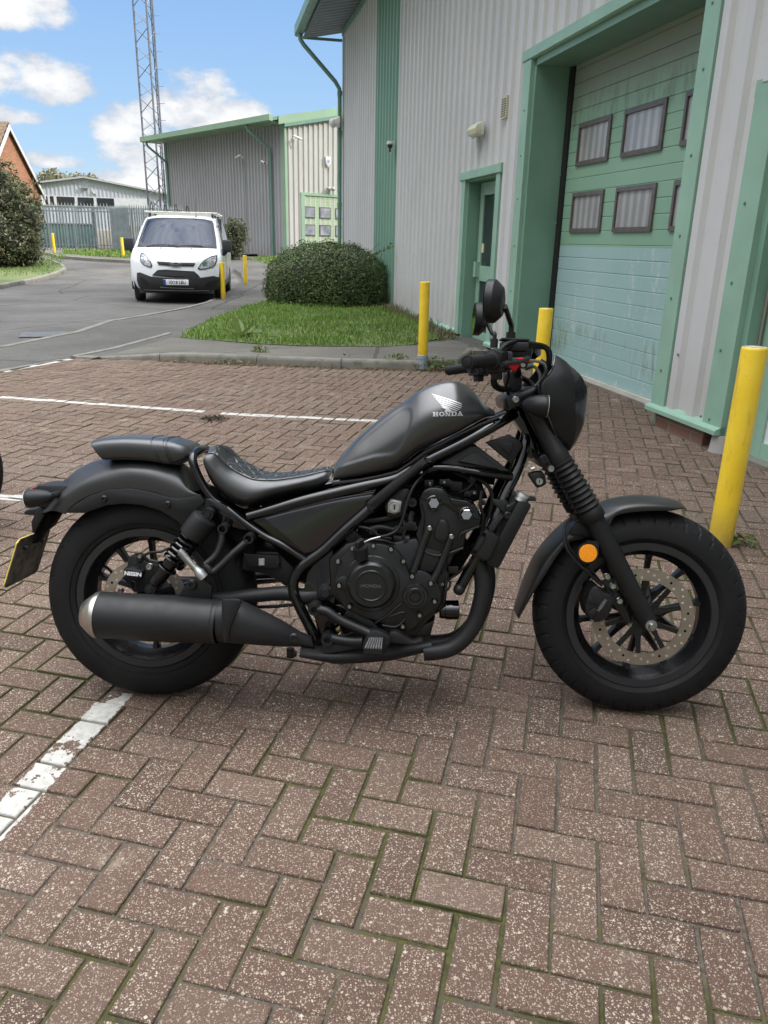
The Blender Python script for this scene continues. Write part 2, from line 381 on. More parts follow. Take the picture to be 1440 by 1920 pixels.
PAVE = [(-6.3, -1.5)] + [(-4.62, 6.2)] + [(-4.034,8.005),(-3.685,9.033),(-2.653,9.021),(-1.819,8.897),(-0.521,8.768),(0.356,8.74),(0.766,8.956),(1.085,9.976)] + [tuple(NT(3.93, 9.2)[:2]), tuple(NT(3.93, 5.6)[:2]), tuple(NT(3.75, 4.0)[:2]), tuple(NT(3.75, -1.5)[:2])]
sheet('paving_bed', PAVE, lambda x, y: -.0075, M_soil, 1.2)
def brick_mat():
    mt, nt, b = nodes('block_paver')
    at = nd(nt, 'ShaderNodeAttribute'); at.attribute_name = 'tone'
    tcn = nd(nt, 'ShaderNodeTexCoord'); ob = tcn.outputs['Object']
    tone = nd(nt, 'ShaderNodeSeparateColor'); nt.links.new(at.outputs['Color'], tone.inputs[0])
    c = ramp(nt, tone.outputs[0], [(0, (.068, .043, .033)), (.3, (.092, .056, .042)), (.55, (.105, .065, .049)), (.8, (.114, .074, .056)), (1, (.127, .085, .066))])
    blot = noise(nt, 14, 7, .68, ob)
    c = mixc(nt, mth(nt, 'MULTIPLY', mth(nt, 'SUBTRACT', blot, .45, True), 2.2, True), c, mixc(nt, .6, c, (.075, .057, .048)))
    grain = noise(nt, 330, 2, .6, ob)
    c = mixc(nt, mth(nt, 'MULTIPLY', mth(nt, 'SUBTRACT', grain, .5), .7, True), c, (.25, .195, .155))
    # wide patches of pale lichen and grey weathering towards the kerb
    lich = noise(nt, .55, 7, .62, ob)
    # whitish efflorescence spots
    spot = mth(nt, 'MULTIPLY', mth(nt, 'SUBTRACT', mth(nt, 'ADD', noise(nt, 2.6, 3, .5, ob), mth(nt, 'MULTIPLY', mth(nt, 'SUBTRACT', noise(nt, 45, 5, .7, ob), .5), .22)), .665, True), 9, True)
    c = mixc(nt, mth(nt, 'MULTIPLY', spot, .6), c, (.42, .37, .29))
    c = mixc(nt, mth(nt, 'MULTIPLY', mth(nt, 'SUBTRACT', lich, .5, True), 1.4, True), c, (.16, .135, .11))
    dark = noise(nt, .8, 5, .6, ob)
    c = mixc(nt, mth(nt, 'MULTIPLY', mth(nt, 'SUBTRACT', dark, .58, True), 4, True), c, (.105, .088, .073))
    # exposed pale aggregate: two sizes of stone chips
    def chips(scale, thr, dens_, col):
        v = nd(nt, 'ShaderNodeTexVoronoi'); v.inputs['Scale'].default_value = scale; v.inputs['Randomness'].default_value = 1; v.distance = 'MANHATTAN'
        mp = nd(nt, 'ShaderNodeMapping'); mp.inputs['Scale'].default_value = (1, 1.0, 1); nt.links.new(ob, mp.inputs[0]); nt.links.new(mp.outputs[0], v.inputs['Vector'])
        sc_ = nd(nt, 'ShaderNodeSeparateColor'); nt.links.new(v.outputs['Color'], sc_.inputs[0])
        wob = mth(nt, 'ADD', v.outputs['Distance'], mth(nt, 'MULTIPLY', mth(nt, 'SUBTRACT', noise(nt, scale * 2.2, 2, .5, ob), .5), .35))
        m_ = mth(nt, 'MULTIPLY', mth(nt, 'LESS_THAN', wob, mth(nt, 'MULTIPLY', sc_.outputs[1], thr)), mth(nt, 'LESS_THAN', sc_.outputs[0], dens_))
        cc = ramp(nt, sc_.outputs[2], [(0, col[0]), (.5, col[1]), (1, col[2])]); return m_, cc
    pit = noise(nt, 130, 3, .7, ob); c = mixc(nt, mth(nt, 'MULTIPLY', mth(nt, 'SUBTRACT', pit, .55, True), 3.5, True), c, (.045, .033, .028))
    m0, c0 = chips(340, .95, .5, ((.24, .18, .14), (.36, .3, .24), (.46, .41, .34)))
    m1, c1 = chips(195, .8, .36, ((.24, .18, .13), (.34, .28, .21), (.45, .41, .34)))
    m2, c2 = chips(112, .68, .13, ((.27, .2, .13), (.37, .3, .22), (.48, .44, .37)))
    worn = mth(nt, 'MULTIPLY', mth(nt, 'ADD', .55, mth(nt, 'MULTIPLY', tone.outputs[1], .35)), mth(nt, 'ADD', .6, mth(nt, 'MULTIPLY', noise(nt, 3.1, 6, .7, ob), .8)), True)
    for m_, c_ in ((m0, c0), (m1, c1), (m2, c2)): c = mixc(nt, mth(nt, 'MULTIPLY', m_, worn), c, c_)
    # painted bay lines, flaked: distance to segments in the paving's own plane
    sx = nd(nt, 'ShaderNodeSeparateXYZ'); nt.links.new(ob, sx.inputs[0]); X, Y = sx.outputs[0], sx.outputs[1]
    fl = noise(nt, 9, 9, .7, ob); fl2 = noise(nt, 60, 3, .6, ob); paint = None
    for (ax, ay), (bx, by), wd, wear in LINES:
        L = math.hypot(bx - ax, by - ay); ux, uy = (bx - ax) / L, (by - ay) / L
        al = mth(nt, 'ADD', mth(nt, 'MULTIPLY', mth(nt, 'SUBTRACT', X, ax), ux), mth(nt, 'MULTIPLY', mth(nt, 'SUBTRACT', Y, ay), uy))
        ac = mth(nt, 'ABSOLUTE', mth(nt, 'SUBTRACT', mth(nt, 'MULTIPLY', mth(nt, 'SUBTRACT', X, ax), uy), mth(nt, 'MULTIPLY', mth(nt, 'SUBTRACT', Y, ay), ux)))
        e = mth(nt, 'ADD', wd / 2, mth(nt, 'MULTIPLY', mth(nt, 'SUBTRACT', fl, .5), .04 * wear))
        k = mth(nt, 'MULTIPLY', mth(nt, 'LESS_THAN', ac, e), mth(nt, 'MULTIPLY', mth(nt, 'GREATER_THAN', al, 0.0), mth(nt, 'LESS_THAN', al, L)))
        k = mth(nt, 'MULTIPLY', k, mth(nt, 'LESS_THAN', mth(nt, 'ADD', fl, mth(nt, 'MULTIPLY', mth(nt, 'SUBTRACT', fl2, .5), .35)), .75 - .13 * wear))
        paint = k if paint is None else mth(nt, 'MAXIMUM', paint, k)
    c = mixc(nt, paint, c, ramp(nt, noise(nt, 40, 5, .6, ob), [(.3, (.33, .318, .29)), (.65, (.5, .485, .45))]))
    # moss creeping from the joints: edge attribute is 1 on the chamfer
    c = mixc(nt, mth(nt, 'MULTIPLY', tone.outputs[2], mth(nt, 'MULTIPLY', mth(nt, 'SUBTRACT', noise(nt, 1.1, 5, .6, ob), .47, True), 7, True)), c, (.05, .052, .018))
    nt.links.new(c, b.inputs['Base Color']); b.inputs['Roughness'].default_value = .88; b.inputs['Specular IOR Level'].default_value = .18
    h = mth(nt, 'ADD', grain, mth(nt, 'MULTIPLY', noise(nt, 60, 5, .6, ob), 1.4)); bump(nt, b, h, .5, .004); return mt
_l = [(-3.411,6.705),(-1.519,6.298),(-1.359,6.231),(0.283,6.041),(-0.929,1.528),(-0.82,2.096),(-2.111,3.992),(-1.52,3.897),(-4.034,8.005),(-3.69,9.076)]
LINES = [(tuple(_l[0]), tuple(_l[1]), .075, .25), (tuple(_l[2]), tuple(_l[3]), .075, .3), ((_l[4][0] - .07, _l[4][1] - .4), tuple(_l[5]), .088, 1.5), ((_l[6][0] - 2, _l[6][1] + .3), tuple(_l[7]), .08, .5), ((_l[8][0] - .9, _l[8][1] - 2.5), (_l[9][0] + .03, _l[9][1] - .02), .1, .55)]
def in_pave(x, y): return inpoly(PAVE, x, y)
def pavers():
    rng = random.Random(11); A = R(-13.4); ex = V((cos(A), sin(A))); ey = V((-sin(A), cos(A)))
    c0 = V([(-0.71,1.441)][0]); o0 = c0 - ex * .1 - ey * .05
    vs = []; fs = []; tone = []
    for i in range(-70, 62):
        for j in range(-40, 100):
            mq = (i - j) % 4
            if mq == 0: cx, cy, lx, ly = i + 1, j + .5, 2, 1
            elif mq == 3: cx, cy, lx, ly = i + .5, j + 1, 1, 2
            else: continue
            p = o0 + ex * (cx * .1) + ey * (cy * .1)
            if not in_pave(p.x, p.y): continue
            far = p.y
            g = rng.uniform(.003, .0058); r_ = rng.gauss(0, .006); hx = lx * .05 - g; hy = ly * .05 - g
            dz = rng.gauss(0, .0012); tx = rng.gauss(0, .008); ty = rng.gauss(0, .008)
            q = []; ch = .0032
            for inset, z in ((-.001, -.0125), (0, -.003), (ch * .45, -.0011), (ch, 0)):
                for sx_, sy_ in ((-1, -1), (1, -1), (1, 1), (-1, 1)):
                    # corners are knocked off a little, each its own way
                    ux = sx_ * (hx - inset); uy = sy_ * (hy - inset)
                    a = ux * cos(r_) - uy * sin(r_); c = ux * sin(r_) + uy * cos(r_)
                    w_ = p + ex * a + ey * c; q.append((w_.x, w_.y, z + dz + a * tx + c * ty - .001))
            o = len(vs); vs += q
            for k in range(3):
                for e in range(4): fs.append((o + k * 4 + e, o + k * 4 + (e + 1) % 4, o + k * 4 + 4 + (e + 1) % 4, o + k * 4 + 4 + e))
            fs.append((o + 12, o + 13, o + 14, o + 15))
            tv = min(1, max(0, rng.gauss(.5, .2))); wv = rng.random()
            tone += [(tv, wv, 1, 1)] * 12 + [(tv, wv, 0, 1)] * 4
    me = bpy.data.meshes.new('brick_paving'); me.from_pydata(vs, [], fs); me.materials.append(brick_mat())
    at = me.color_attributes.new('tone', 'FLOAT_COLOR', 'POINT'); at.data.foreach_set('color', [c for t in tone for c in t])
    me.update(); me.shade_flat()
    o = bpy.data.objects.new('brick_paving', me); COL.objects.link(o); o['kind'] = 'structure'
pavers()

def kerb(name, path, h0, zf, w_=.125, h=.1, side=1, mt=None, seg=.91):
    """kerb stones laid end to end along a path; h may taper"""
    P = [V(p) for p in dense(path, .3, False)]; b = MB(); n = len(P)
    for i in range(n - 1):
        a, c = P[i], P[i + 1]
        da = (P[min(i + 1, n - 1)] - P[max(i - 1, 0)]).normalized(); dc = (P[min(i + 2, n - 1)] - P[i]).normalized()
        na = V((-da.y, da.x)) * side; nc = V((-dc.y, dc.x)) * side
        if i % 3 == 2: c = a.lerp(c, .975)
        rs = []
        for p, nn in ((a, na), (c, nc)):
            t = zf(p.x, p.y); hh = h(p.x, p.y) if callable(h) else h
            rs.append([V((*(p - nn * .004), t - .06)), V((*p, t + hh * .62)), V((*(p + nn * .014), t + hh * .93)), V((*(p + nn * .03), t + hh)), V((*(p + nn * w_), t + hh)), V((*(p + nn * w_), t - .06))])
        b.rings(rs, True, True)
    return b.build(name, mt or M_kerb, kind='structure', angle=50)
def lot_h(x, y): return .012 + .085 * ss((x + 3.65) / 1.5)
kp = [(-3.69,9.076),(-3.28,9.031),(-2.653,9.021),(-1.819,8.897),(-0.521,8.768),(0.356,8.74),(0.819,9.004),(1.13,10.082)]
kerb('kerb', kp, 0, lambda x, y: 0, h=lot_h)
# footway between the bay kerb, the road and the grass
rk = [(-4.933,9.881),(-4.858,10.393),(-4.775,10.958),(-4.668,11.589),(-4.759,13.279),(-4.421,14.576),(-4.104,15.857),(-3.938,17.011),(-4.036,19.331),(-4.204,22.098),(-4.456,24.416),(-4.85,26.228),(-5.387,27.772)]
def path_h(x, y): return max(.008, lot_h(x, y) - .004) if y < 10.5 else .012 + .085 * max(ss((x + 3.65) / 1.5), ss((y - 14) / 5)) + terr(x, y) - .004
kerb('road_kerb', [(-8.5, 6.6)] + rk, 0, lambda x, y: terr(x, y), h=lambda x, y: .014 + .075 * ss((y - 13.5) / 5), side=-1)
foot = [(-8.4, 6.5)] + rk + [(-2.6, 36), (1, 36), (-.6, 22), (.4, 17), (1.6, 11.5), (1.2, 9.9)] + [(p[0], p[1] + .1) for p in kp[::-1]] + [(-4.5, 7.2), (-6, 4)]
sheet('footway', foot, path_h, M_path, .5)

pale = [tuple(p) for p in [(-3.508,8.836),(-3.271,9.44),(-3.001,10.792),(-2.843,10.695),(-2.126,10.118),(-1.679,9.925),(-1.122,9.813),(-0.587,9.853),(0.334,10.172),(0.909,10.849),(1.078,10.303)]] + [(p[0], p[1] + .12) for p in kp[::-1]]
sheet('worn_path', pale[:11] + pale[12:-1], lambda x, y: path_h(x, y) + .006, M_pale, .45)
eg = [(-3.666,9.069),(-3.434,9.828),(-3.161,11.429)]
kerb('path_edging', eg, 0, lambda x, y: path_h(x, y), w_=.06, h=.016, side=1)

kerb('paving_edge', [(-5.75, 2.9), (-4.64, 6.25)] + [(-4.034,8.005),(-3.88,8.547),(-3.687,9.054)], 0, lambda x, y: 0, w_=.11, h=.004, side=1)
# ------------------------------------------------------------------ cladding and building materials
def cladding(name, col, dirt=.5, streak=.6):
    mt, nt, b = nodes(name)
    tcn = nd(nt, 'ShaderNodeTexCoord'); mp = nd(nt, 'ShaderNodeMapping'); mp.inputs['Scale'].default_value = (7, 7, .35); nt.links.new(tcn.outputs['Object'], mp.inputs[0])
    st = noise(nt, 1.0, 7, .65, mp.outputs[0]); bl = noise(nt, .5, 6, .6, tcn.outputs['Object'])
    c = ramp(nt, bl, [(.3, tuple(v * .92 for v in col)), (.7, tuple(min(1, v * 1.06) for v in col))])
    c = mixc(nt, mth(nt, 'MULTIPLY', mth(nt, 'SUBTRACT', st, .5, True), streak * 1.6, True), c, tuple(v * .55 for v in col))
    fine = noise(nt, 9, 8, .75, tcn.outputs['Object'])
    c = mixc(nt, mth(nt, 'MULTIPLY', mth(nt, 'SUBTRACT', fine, .58, True), dirt * 2.5, True), c, (.16, .14, .1))
    # splash dirt along the bottom edge of the sheets
    sx = nd(nt, 'ShaderNodeSeparateXYZ'); nt.links.new(tcn.outputs['Object'], sx.inputs[0])
    lowz = nd(nt, 'ShaderNodeMapRange'); lowz.inputs[1].default_value = .75; lowz.inputs[2].default_value = .15; nt.links.new(sx.outputs[2], lowz.inputs[0])
    c = mixc(nt, mth(nt, 'MULTIPLY', lowz.outputs[0], mth(nt, 'MULTIPLY', st, .5)), c, (.27, .22, .17))
    nt.links.new(c, b.inputs['Base Color']); b.inputs['Roughness'].default_value = .5
    bump(nt, b, fine, .08, .003); return mt
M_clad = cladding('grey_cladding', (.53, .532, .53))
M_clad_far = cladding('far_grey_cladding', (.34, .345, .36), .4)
M_clad_pale = cladding('far_pale_cladding', (.45, .445, .42), .3)
M_clad_g = cladding('green_cladding', (.165, .305, .235), .35)
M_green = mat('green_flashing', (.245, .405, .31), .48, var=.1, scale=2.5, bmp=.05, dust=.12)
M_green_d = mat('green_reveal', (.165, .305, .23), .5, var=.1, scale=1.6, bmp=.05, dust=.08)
M_green_far = mat('pale_green_trim', (.235, .36, .25), .5, var=.08, scale=1)
M_roof = mat('roof_sheet', (.13, .24, .19), .55, var=.1, scale=1)
M_soffit = mat('soffit_sheet', (.22, .25, .27), .6, var=.1, scale=2)
M_gutter = mat('green_gutter', (.13, .25, .2), .45, var=.12, scale=3, dust=.1)
M_black = mat('black_seal', (.012, .012, .013), .6)
M_screw = mat('screw_head', (.1, .19, .14), .5)
M_white = mat('white_plastic', (.62, .62, .6), .4, var=.06)
M_dark = mat('dark_plastic', (.02, .02, .022), .4)
M_cream = mat('cream_vent', (.5, .44, .31), .5)
def bollard_paint():
    mt, nt, b = nodes('yellow_paint'); tcn = nd(nt, 'ShaderNodeTexCoord'); ob = tcn.outputs['Object']; oi = nd(nt, 'ShaderNodeObjectInfo')
    ofs = nd(nt, 'ShaderNodeVectorMath', operation='ADD'); nt.links.new(ob, ofs.inputs[0]); cb = nd(nt, 'ShaderNodeCombineXYZ'); nt.links.new(mth(nt, 'MULTIPLY', oi.outputs['Random'], 40), cb.inputs[0]); nt.links.new(cb.outputs[0], ofs.inputs[1]); v = ofs.outputs[0]
    sx = nd(nt, 'ShaderNodeSeparateXYZ'); nt.links.new(ob, sx.inputs[0]); z = sx.outputs[2]
    c = ramp(nt, noise(nt, 3, 6, .65, v), [(.3, (.66, .43, .02)), (.5, (.76, .52, .022)), (.72, (.82, .6, .05))])
    mp = nd(nt, 'ShaderNodeMapping'); mp.inputs['Scale'].default_value = (26, 26, 5); nt.links.new(v, mp.inputs[0])
    c = mixc(nt, mth(nt, 'MULTIPLY', mth(nt, 'SUBTRACT', noise(nt, 1, 6, .7, mp.outputs[0]), .56, True), 4, True), c, (.45, .3, .05))
    sc_ = mth(nt, 'MULTIPLY', mth(nt, 'SUBTRACT', noise(nt, 42, 6, .75, v), .655, True), 22, True)
    c = mixc(nt, mth(nt, 'MULTIPLY', sc_, .75), c, (.1, .075, .04))
    ch = mth(nt, 'MULTIPLY', mth(nt, 'SUBTRACT', noise(nt, 13, 8, .7, v), .68, True), 30, True); c = mixc(nt, ch, c, (.5, .47, .38))
    low = nd(nt, 'ShaderNodeMapRange'); low.inputs[1].default_value = .22; low.inputs[2].default_value = 0; nt.links.new(z, low.inputs[0])
    c = mixc(nt, mth(nt, 'MULTIPLY', low.outputs[0], mth(nt, 'ADD', .15, mth(nt, 'MULTIPLY', noise(nt, 18, 6, .7, v), .8))), c, (.17, .125, .075))
    nt.links.new(c, b.inputs['Base Color']); b.inputs['Roughness'].default_value = .42; bump(nt, b, noise(nt, 25, 5, .6, v), .12, .003); return mt
M_yellow = bollard_paint()
M_galv = mat('galvanised_steel', (.3, .33, .36), .55, .35, var=.18, scale=5)
def brick(name, base, mortar, sc_=1.0, rot=0):
    mt, nt, b = nodes(name)
    tcn = nd(nt, 'ShaderNodeTexCoord'); sx = nd(nt, 'ShaderNodeSeparateXYZ'); nt.links.new(tcn.outputs['Object'], sx.inputs[0])
    cx = nd(nt, 'ShaderNodeCombineXYZ'); nt.links.new(mth(nt, 'ADD', sx.outputs[0], sx.outputs[1]), cx.inputs[0]); nt.links.new(sx.outputs[2], cx.inputs[1])
    br = nd(nt, 'ShaderNodeTexBrick'); br.inputs['Scale'].default_value = 1 / sc_; br.inputs['Brick Width'].default_value = .225; br.inputs['Row Height'].default_value = .075; br.inputs['Mortar Size'].default_value = .008
    br.inputs['Color1'].default_value = (*base, 1); br.inputs['Color2'].default_value = (*[v * .66 for v in base], 1); br.inputs['Mortar'].default_value = (*mortar, 1)
    nt.links.new(cx.outputs[0], br.inputs['Vector'])
    c = mixc(nt, mth(nt, 'MULTIPLY', mth(nt, 'SUBTRACT', noise(nt, 3, 7, .7), .45, True), 1.5, True), br.outputs['Color'], (.1, .075, .055))
    nt.links.new(c, b.inputs['Base Color']); b.inputs['Roughness'].default_value = .9; bump(nt, b, br.outputs['Fac'], -.4, .006); return mt
M_brick = brick('plinth_brick', (.24, .12, .08), (.2, .17, .14))
M_brick_h = brick('house_brick', (.4, .165, .085), (.4, .25, .16))
def glass(name, tint=(.02, .025, .028), rough=.03, metal=0.0):
    mt, nt, b = nodes(name)
    c = ramp(nt, noise(nt, 2.5, 4), [(.35, tuple(v * .7 for v in tint)), (.7, tuple(v * 1.6 for v in tint))])
    nt.links.new(c, b.inputs['Base Color']); b.inputs['Roughness'].default_value = rough; b.inputs['Specular IOR Level'].default_value = .9; b.inputs['Metallic'].default_value = metal
    return mt
M_glass = glass('dark_window_glass')
def striped_fill():
    mt, nt, b = nodes('striped_window_fill')  # pane colour carries pale upright stripes
    tcn = nd(nt, 'ShaderNodeTexCoord'); wv = nd(nt, 'ShaderNodeTexWave', wave_type='BANDS', bands_direction='X'); wv.inputs['Scale'].default_value = 2.4; wv.inputs['Distortion'].default_value = .7; wv.inputs['Detail'].default_value = 2
    mp = nd(nt, 'ShaderNodeMapping'); mp.inputs['Rotation'].default_value = (0, 0, R(-102.58)); nt.links.new(tcn.outputs['Object'], mp.inputs[0]); nt.links.new(mp.outputs[0], wv.inputs['Vector'])
    f = mth(nt, 'ADD', mth(nt, 'MULTIPLY', wv.outputs['Fac'], .42), mth(nt, 'MULTIPLY', noise(nt, 2.2, 7, .75), .75))
    c = ramp(nt, f, [(.2, (.2, .205, .205)), (.55, (.27, .27, .27)), (.85, (.4, .395, .395))])
    nt.links.new(c, b.inputs['Base Color']); b.inputs['Roughness'].default_value = .22; b.inputs['Specular IOR Level'].default_value = .6; return mt
M_stripe = striped_fill()
M_frame = mat('window_frame_brown', (.105, .092, .088), .5, var=.2, scale=12)
def door_paint():
    mt, nt, b = nodes('weathered_door_paint')
    tcn = nd(nt, 'ShaderNodeTexCoord'); ob = tcn.outputs['Object']; sx = nd(nt, 'ShaderNodeSeparateXYZ'); nt.links.new(ob, sx.inputs[0]); z = sx.outputs[2]
    mp = nd(nt, 'ShaderNodeMapping'); mp.inputs['Scale'].default_value = (5, 5, 1.3); nt.links.new(ob, mp.inputs[0])
    big = noise(nt, .9, 6, .6, ob); pat = noise(nt, 1.2, 8, .7, mp.outputs[0]); fine = noise(nt, 14, 8, .7, ob)
    green = ramp(nt, big, [(.3, (.205, .36, .255)), (.7, (.245, .405, .29))])
    # lower leaf: faded to blue-green, chalky scuffs
    blue = ramp(nt, big, [(.3, (.275, .43, .42)), (.7, (.345, .49, .48))])
    scuff = mth(nt, 'MULTIPLY', mth(nt, 'SUBTRACT', mth(nt, 'ADD', mth(nt, 'MULTIPLY', pat, .6), mth(nt, 'MULTIPLY', fine, .4)), .545, True), 13, True)
    blue = mixc(nt, mth(nt, 'MULTIPLY', scuff, .62), blue, (.56, .6, .55))
    edge = mth(nt, 'LESS_THAN', z, 1.36)
    c = mixc(nt, edge, green, blue)
    # top panels bleached grey, with black mildew under the rail
    up = nd(nt, 'ShaderNodeMapRange', interpolation_type='SMOOTHSTEP'); up.inputs[1].default_value = 2.5; up.inputs[2].default_value = 3.05; nt.links.new(mth(nt, 'ADD', z, mth(nt, 'MULTIPLY', mth(nt, 'SUBTRACT', pat, .5), .5)), up.inputs[0])
    c = mixc(nt, mth(nt, 'MULTIPLY', up.outputs[0], .85), c, (.25, .27, .225))
    def band(z0, z1):
        a = nd(nt, 'ShaderNodeMapRange', interpolation_type='SMOOTHSTEP'); a.inputs[1].default_value = z0; a.inputs[2].default_value = z1; nt.links.new(z, a.inputs[0]); return a.outputs[0]
    mild = mth(nt, 'MULTIPLY', mth(nt, 'MULTIPLY', band(2.45, 2.62), band(2.95, 2.68)), mth(nt, 'MULTIPLY', mth(nt, 'SUBTRACT', pat, .47, True), 6, True))
    c = mixc(nt, mth(nt, 'MULTIPLY', mild, .55), c, (.06, .07, .05))
    mp2 = nd(nt, 'ShaderNodeMapping'); mp2.inputs['Scale'].default_value = (22, 22, 3); nt.links.new(ob, mp2.inputs[0])
    strk = noise(nt, 1, 4, .6, mp2.outputs[0])
    moss = mth(nt, 'MULTIPLY', mth(nt, 'MULTIPLY', band(.12, .3), band(.62, .42)), mth(nt, 'MULTIPLY', mth(nt, 'MULTIPLY', mth(nt, 'SUBTRACT', strk, .44, True), 6, True), mth(nt, 'MULTIPLY', mth(nt, 'SUBTRACT', big, .42, True), 7, True)))
    c = mixc(nt, mth(nt, 'MULTIPLY', moss, .75), c, (.13, .16, .06))
    nt.links.new(c, b.inputs['Base Color']); b.inputs['Roughness'].default_value = .55; bump(nt, b, fine, .1, .003); return mt
M_door = door_paint()

class FB(MB):
    """builds in a wall's own frame: x along the wall, y out of it (towards the viewer is negative), z up"""
    def __init__(s, O_, ax, ay): MB.__init__(s); s.O = V(O_); s.ax = V(ax); s.ay = V(ay)
    def build(s, *a, **k):
        s.v = [tuple(s.O + s.ax * p[0] + s.ay * p[1] + V((0, 0, p[2]))) for p in s.v]; return MB.build(s, *a, **k)
def corr(b, x0, x1, z0, z1, y=0.0, pitch=.27, depth=.035, zt=None):
    """trapezoidal ribs; zt(x) gives a sloping top"""
    prof = [(0, 0), (.5, 0), (.6, 1), (.9, 1), (1, 0)]; xs = []
    k = math.floor(x0 / pitch)
    while k * pitch < x1:
        for u, d in prof[:-1]:
            x = (k + u) * pitch
            if x0 < x < x1: xs.append((x, d))
        k += 1
    def dep(x):
        u = (x / pitch) % 1
        return 0 if u < .5 else ((u - .5) / .1 if u < .6 else (1 if u < .9 else (1 - u) / .1))
    xs = [(x0, dep(x0))] + xs + [(x1, dep(x1))]
    vs = []
    for x, d in xs: vs += [(x, y - depth * d, z0), (x, y - depth * d, zt(x) if zt else z1)]
    b.add(vs, [(2 * i, 2 * i + 2, 2 * i + 3, 2 * i + 1) for i in range(len(xs) - 1)])
# ------------------------------------------------------------------ near unit
unit = empty('industrial_unit', NT(3.45, 12))
tag(unit, 'large grey corrugated unit with a green strip and wide green loading door', 'building')
inv = unit.matrix_basis.inverted() if False else None
UO = V((0, 0, 0)) - V(unit.location)
def FU(n=3.49): return FB(V((0, 0, 0)) + NX * n - unit.location, TX, NX)     # x = t, y = into the wall
H_E = 6.22
b = FU()
for t0, t1, z0, z1 in ((17.16, 21.32, .16, H_E), (11.02, 15.06, .16, H_E), (9.5, 11.02, 2.27, H_E), (8.95, 9.5, .16, H_E), (5.42, 8.95, 3.3, H_E), (4.86, 5.42, .17, H_E), (-8, 4.86, 2.36, H_E)):
    corr(b, t0, t1, z0, z1)
b.build('wall', M_clad, unit, angle=20, norm=False)
b = FU(); corr(b, 15.06, 17.16, .16, H_E); b.build('green_wall_strip', M_clad_g, unit, angle=20, norm=False)
# gable end of the unit and its back, so that it is a closed shed
b = FB(NT(3.45, 21.32) - unit.location, NX, -TX); corr(b, 0, 16, 0, 0, zt=lambda x: 6.3 + min(x, 16 - x) * .2 + .02); b.build('gable_wall', M_clad, unit, angle=20, norm=False)
b = FU(); b.box((21.2, -.03, 0), (21.36, .06, H_E)); b.build('corner_trim', M_green_d, unit)
b = FU(); b.add([(-8, 16, 0), (21.3, 16, 0), (21.3, 16, 6.2), (-8, 16, 6.2), (-8, 0, 0), (-8, 0, 6.2)], [(0, 1, 2, 3), (4, 0, 3, 5)]); b.build('back_wall', M_clad, unit)
# roof, soffit, gutter
b = FU(); sl = .2
def rp(t, y, dz=0): return (t, y, 6.31 + min(y, 16 - y) * sl + dz)
b.add([rp(-8, -.98, .06), rp(21.75, -.98, .06), rp(21.75, 8, .06), rp(-8, 8, .06), rp(21.75, 17, .06), rp(-8, 17, .06)], [(0, 1, 2, 3), (3, 2, 4, 5)]); b.build('roof', M_roof, unit)
b = FU(); vs = []; k = 0; xs = []
t = -8.0
while t < 21.72:
    for u, d in ((0, 0), (.5, 0), (.62, 1), (.88, 1)):
        xs.append((t + u * .25, d))
    t += .25
for x, d in xs: vs += [rp(x, -.97, -.04 - .035 * d), rp(x, .06, -.04 - .035 * d)]
b.add(vs, [(2 * i, 2 * i + 2, 2 * i + 3, 2 * i + 1) for i in range(len(xs) - 1)]); b.build('soffit', M_soffit, unit, angle=20)
b = FU(); prof = [(-1.16, 6.33), (-1.16, 6.13), (-1.12, 6.1), (-1.0, 6.1), (-.96, 6.13), (-.96, 6.2)]
b.rings([[V((t, y, z)) for y, z in prof] for t in (-8, 21.8)], True, True); b.build('gutter', M_gutter, unit, angle=30)
b = FU(); b.box((21.72, -.97, 6.05), (21.76, .02, 6.11)); b.box((-8, -.06, 6.08), (21.3, .0, 6.2)); b.build('eave_trim', M_gutter, unit)
b = FU(); b.tube([(21.45, -1.06, 6.1), (21.45, -1.06, 5.98), (21.42, -.98, 5.86), (21.4, -.2, 5.1), (21.4, -.1, 4.95), (21.4, -.09, 4.7), (21.4, -.09, .1)], .052, 12, 0)
for z in (4.8, 3.9, 2.2): b.tube([(21.4, -.09, z), (21.4, -.09, z + .1)], .064, 12, 0)
b.build('downpipe', M_gutter, unit)
# base flashing and brick plinth
b = FU()
for t0, t1 in ((11.0, 21.4), (8.97, 9.6), (4.66, 5.6)):
    b = FU(); b.prism([(-.085, .125), (-.085, .155), (-.075, .165), (-.002, .19), (-.002, .125)], t0, t1, 0, axis='x')
    b.build('base_flashing', M_green, unit, angle=20)
b = FU(3.46)
for t0, t1 in ((10.98, 21.32), (8.9, 9.62), (4.86, 5.5)):
    b = FU(3.46); b.box((t0, 0, -.1), (t1, .2, .15)); b.build('brick_plinth', M_brick, unit)
b = FU(3.44); b.lathe([(.0, .12), (.065, .12), (.075, .02), (.085, -.02)], (4.7, .06, 0), 'z', 20); b.box((4.63, .06, -.02), (4.8, .3, .125)); b.build('column_foot', mat('foot_concrete', (.34, .33, .31), .85, bmp=.3), unit)
def screws(pts, y=-.03, r=.011):
    for t, z in pts:
        b = FU(); b.ball((t, y, z), r, 8, 1, .6, 1); b.build('screw', M_screw, unit)
